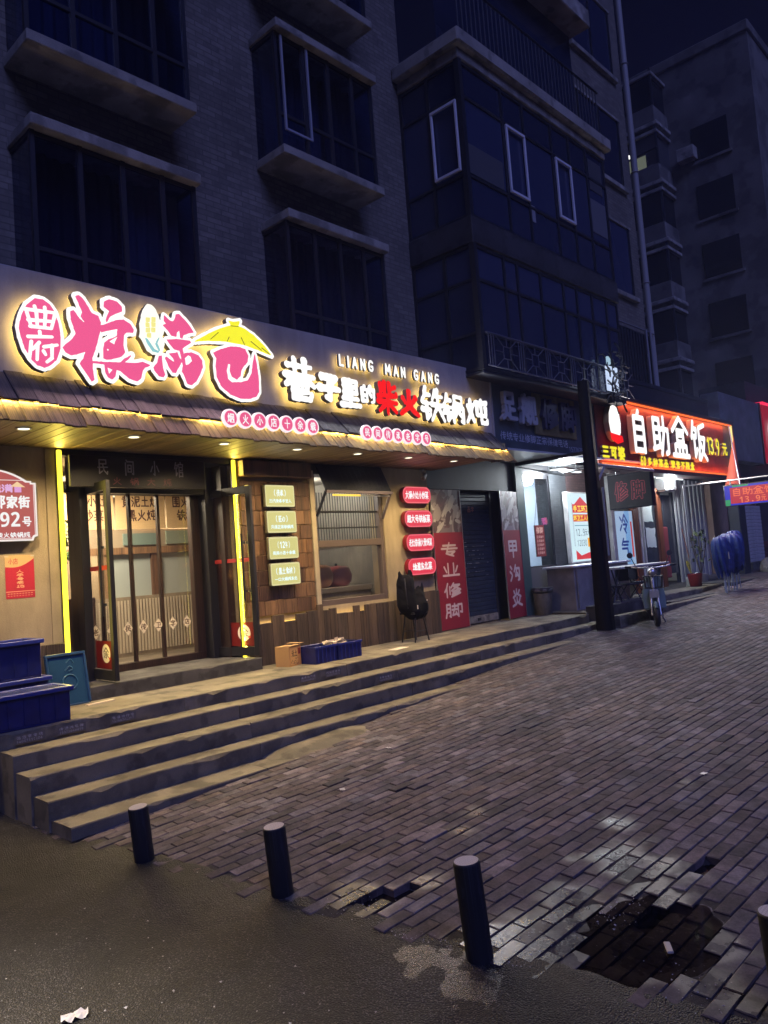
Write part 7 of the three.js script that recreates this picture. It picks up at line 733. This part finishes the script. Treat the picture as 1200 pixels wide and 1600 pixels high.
// ---------------------------------------------------------------- parked electric scooter
{
  const t = thing('electric_scooter', 'small pale green electric scooter parked at the kerb', 'scooter', [13.15, G(13.1, -5.95), -5.92], 0.5), body = phys(L3(0.15, 0.21, 0.20), 0.4, { clearcoat: 0.5 }), dark = mat(L3(0.02, 0.02, 0.022), 0.6);   // its nose points to -x
  const wheel = (x) => { const w = new THREE.Group(); w.name = 'wheel'; w.position.set(x, 0.2, 0); t.add(w); part('tyre', new THREE.TorusGeometry(0.155, 0.045, 10, 30), dark, w); part('rim', merge(cyl(0.1, 0.1, 0.05, 20, 0, -0.025, 0).rotateX(PI / 2), new THREE.TorusGeometry(0.115, 0.012, 6, 26)), M.steel, w); }; wheel(-0.58); wheel(0.55);
  part('front_fork', merge(rod([-0.58, 0.2, 0.07], [-0.42, 0.62, 0.05], 0.02), rod([-0.58, 0.2, -0.07], [-0.42, 0.62, -0.05], 0.02)), M.steel, t); part('steering_column', rod([-0.44, 0.55, 0], [-0.3, 1.0, 0], 0.03), M.steel, t);
  part('leg_shield', (() => { const s = new THREE.Shape(); s.moveTo(-0.17, 0); s.quadraticCurveTo(-0.2, 0.3, -0.1, 0.55); s.lineTo(0.1, 0.55); s.quadraticCurveTo(0.2, 0.3, 0.17, 0); s.lineTo(-0.17, 0); const g = extrude([s], 0.05, 0, 0.01); g.rotateY(-PI / 2); g.rotateZ(-0.25); g.translate(-0.4, 0.3, 0); return g; })(), body, t); part('floorboard', box(0.5, 0.06, 0.26, -0.08, 0.26, 0, 0.015), dark, t);
  part('rear_body', new RoundedBoxGeometry(0.52, 0.3, 0.26, 3, 0.06).translate(0.36, 0.45, 0), body, t); part('seat', new RoundedBoxGeometry(0.5, 0.09, 0.25, 3, 0.04).translate(0.3, 0.65, 0), mat(L3(0.05, 0.045, 0.045), 0.6), t); part('rear_rack', merge(tube([[0.5, 0.62, 0.1], [0.78, 0.66, 0.1], [0.78, 0.66, -0.1], [0.5, 0.62, -0.1]], 0.01, 20, 6)), M.steel, t); part('front_mudguard', moved(new THREE.TorusGeometry(0.21, 0.03, 6, 16, 1.9), -0.58, 0.2, 0, 0, 0, 0.6), body, t); part('rear_mudguard', moved(new THREE.TorusGeometry(0.22, 0.035, 6, 16, 1.6), 0.55, 0.2, 0, 0, 0, 0.3), dark, t);
  part('handlebar', tube([[-0.24, 1.02, 0.32], [-0.3, 1.0, 0.16], [-0.3, 1.0, -0.16], [-0.24, 1.02, -0.32]], 0.014, 24, 8), M.steel, t); for (const s of [-1, 1]) { part('grip', rod([-0.24, 1.02, s * 0.32], [-0.19, 1.03, s * 0.42], 0.02), dark, t); part('mirror', merge(rod([-0.28, 1.02, s * 0.24], [-0.3, 1.2, s * 0.32], 0.007), moved(cyl(0.05, 0.05, 0.015, 18), -0.3, 1.23, s * 0.33, 0, 0, 1.4)), dark, t); }
  part('headlamp', new THREE.SphereGeometry(0.075, 18, 12).translate(-0.42, 0.92, 0), M.steel, t); part('basket', (() => { const g = []; for (let i = 0; i < 9; i++) { g.push(rod([-0.62 + i * 0.03, 0.66, 0.13], [-0.64 + i * 0.035, 0.86, 0.15], 0.004, 0.004, 5), rod([-0.62 + i * 0.03, 0.66, -0.13], [-0.64 + i * 0.035, 0.86, -0.15], 0.004, 0.004, 5)); } for (let i = 0; i < 8; i++) g.push(rod([-0.62, 0.66, -0.13 + i * 0.037], [-0.65, 0.86, -0.15 + i * 0.043], 0.004, 0.004, 5)); for (const y of [0.66, 0.86]) g.push(rod([-0.64, y, -0.15], [-0.64, y, 0.15], 0.008), rod([-0.36, y, -0.15], [-0.36, y, 0.15], 0.008), rod([-0.64, y, 0.15], [-0.36, y, 0.15], 0.008), rod([-0.64, y, -0.15], [-0.36, y, -0.15], 0.008)); return merge(g); })(), dark, t); part('number_plate', box(0.006, 0.12, 0.16, -0.5, 0.55, 0.0, 0.002), M.whitePaint, t); part('kickstand', rod([0.05, 0.24, 0.1], [0.12, 0.0, 0.2], 0.012), M.steel, t); part('motor_cover', new RoundedBoxGeometry(0.3, 0.18, 0.2, 3, 0.05).translate(0.12, 0.25, 0), dark, t);
}
// ---------------------------------------------------------------- street lamp beside the road, out of the picture, that lights the asphalt
{
  const t = thing('street_lamp', 'grey street lamp post with a hooded head over the asphalt road', 'street lamp', [-3.4, G(-3.4, -3.6) - 0.02, -3.6]); part('post', lathe([[0, 0], [0.09, 0], [0.055, 5.3], [0, 5.3]], 16), M.steel, t); part('arm', tube([[0, 5.2, 0], [0.3, 5.5, 0], [0.9, 5.55, 0]], 0.035, 16, 8), M.steel, t); part('hood', new RoundedBoxGeometry(0.6, 0.1, 0.24, 3, 0.03).translate(1.1, 5.56, 0), mat(L3(0.1, 0.1, 0.11), 0.5), t); part('lens', bounds(0.86, 1.36, 5.495, 5.508, -0.09, 0.09), glow(L3(1, 0.88, 0.7), 2), t);
  const s = new THREE.SpotLight(L3(1, 0.86, 0.66), 400, 0, 0.545, 0.2); s.position.set(-2.3, 4.36, -3.6); s.target.position.set(-1.2, -0.85, -3.4); s.castShadow = true; s.shadow.radius = 8; scene.add(s, s.target);
}
scene.fog = new THREE.FogExp2(new THREE.Color(0.5, 0.58, 1.0), 0.0015);   // damp night air that the signs and the town light up
scene.traverse((o) => { if (o.isMesh) { o.castShadow = true; o.receiveShadow = true; } });
renderer.render(scene, camera);
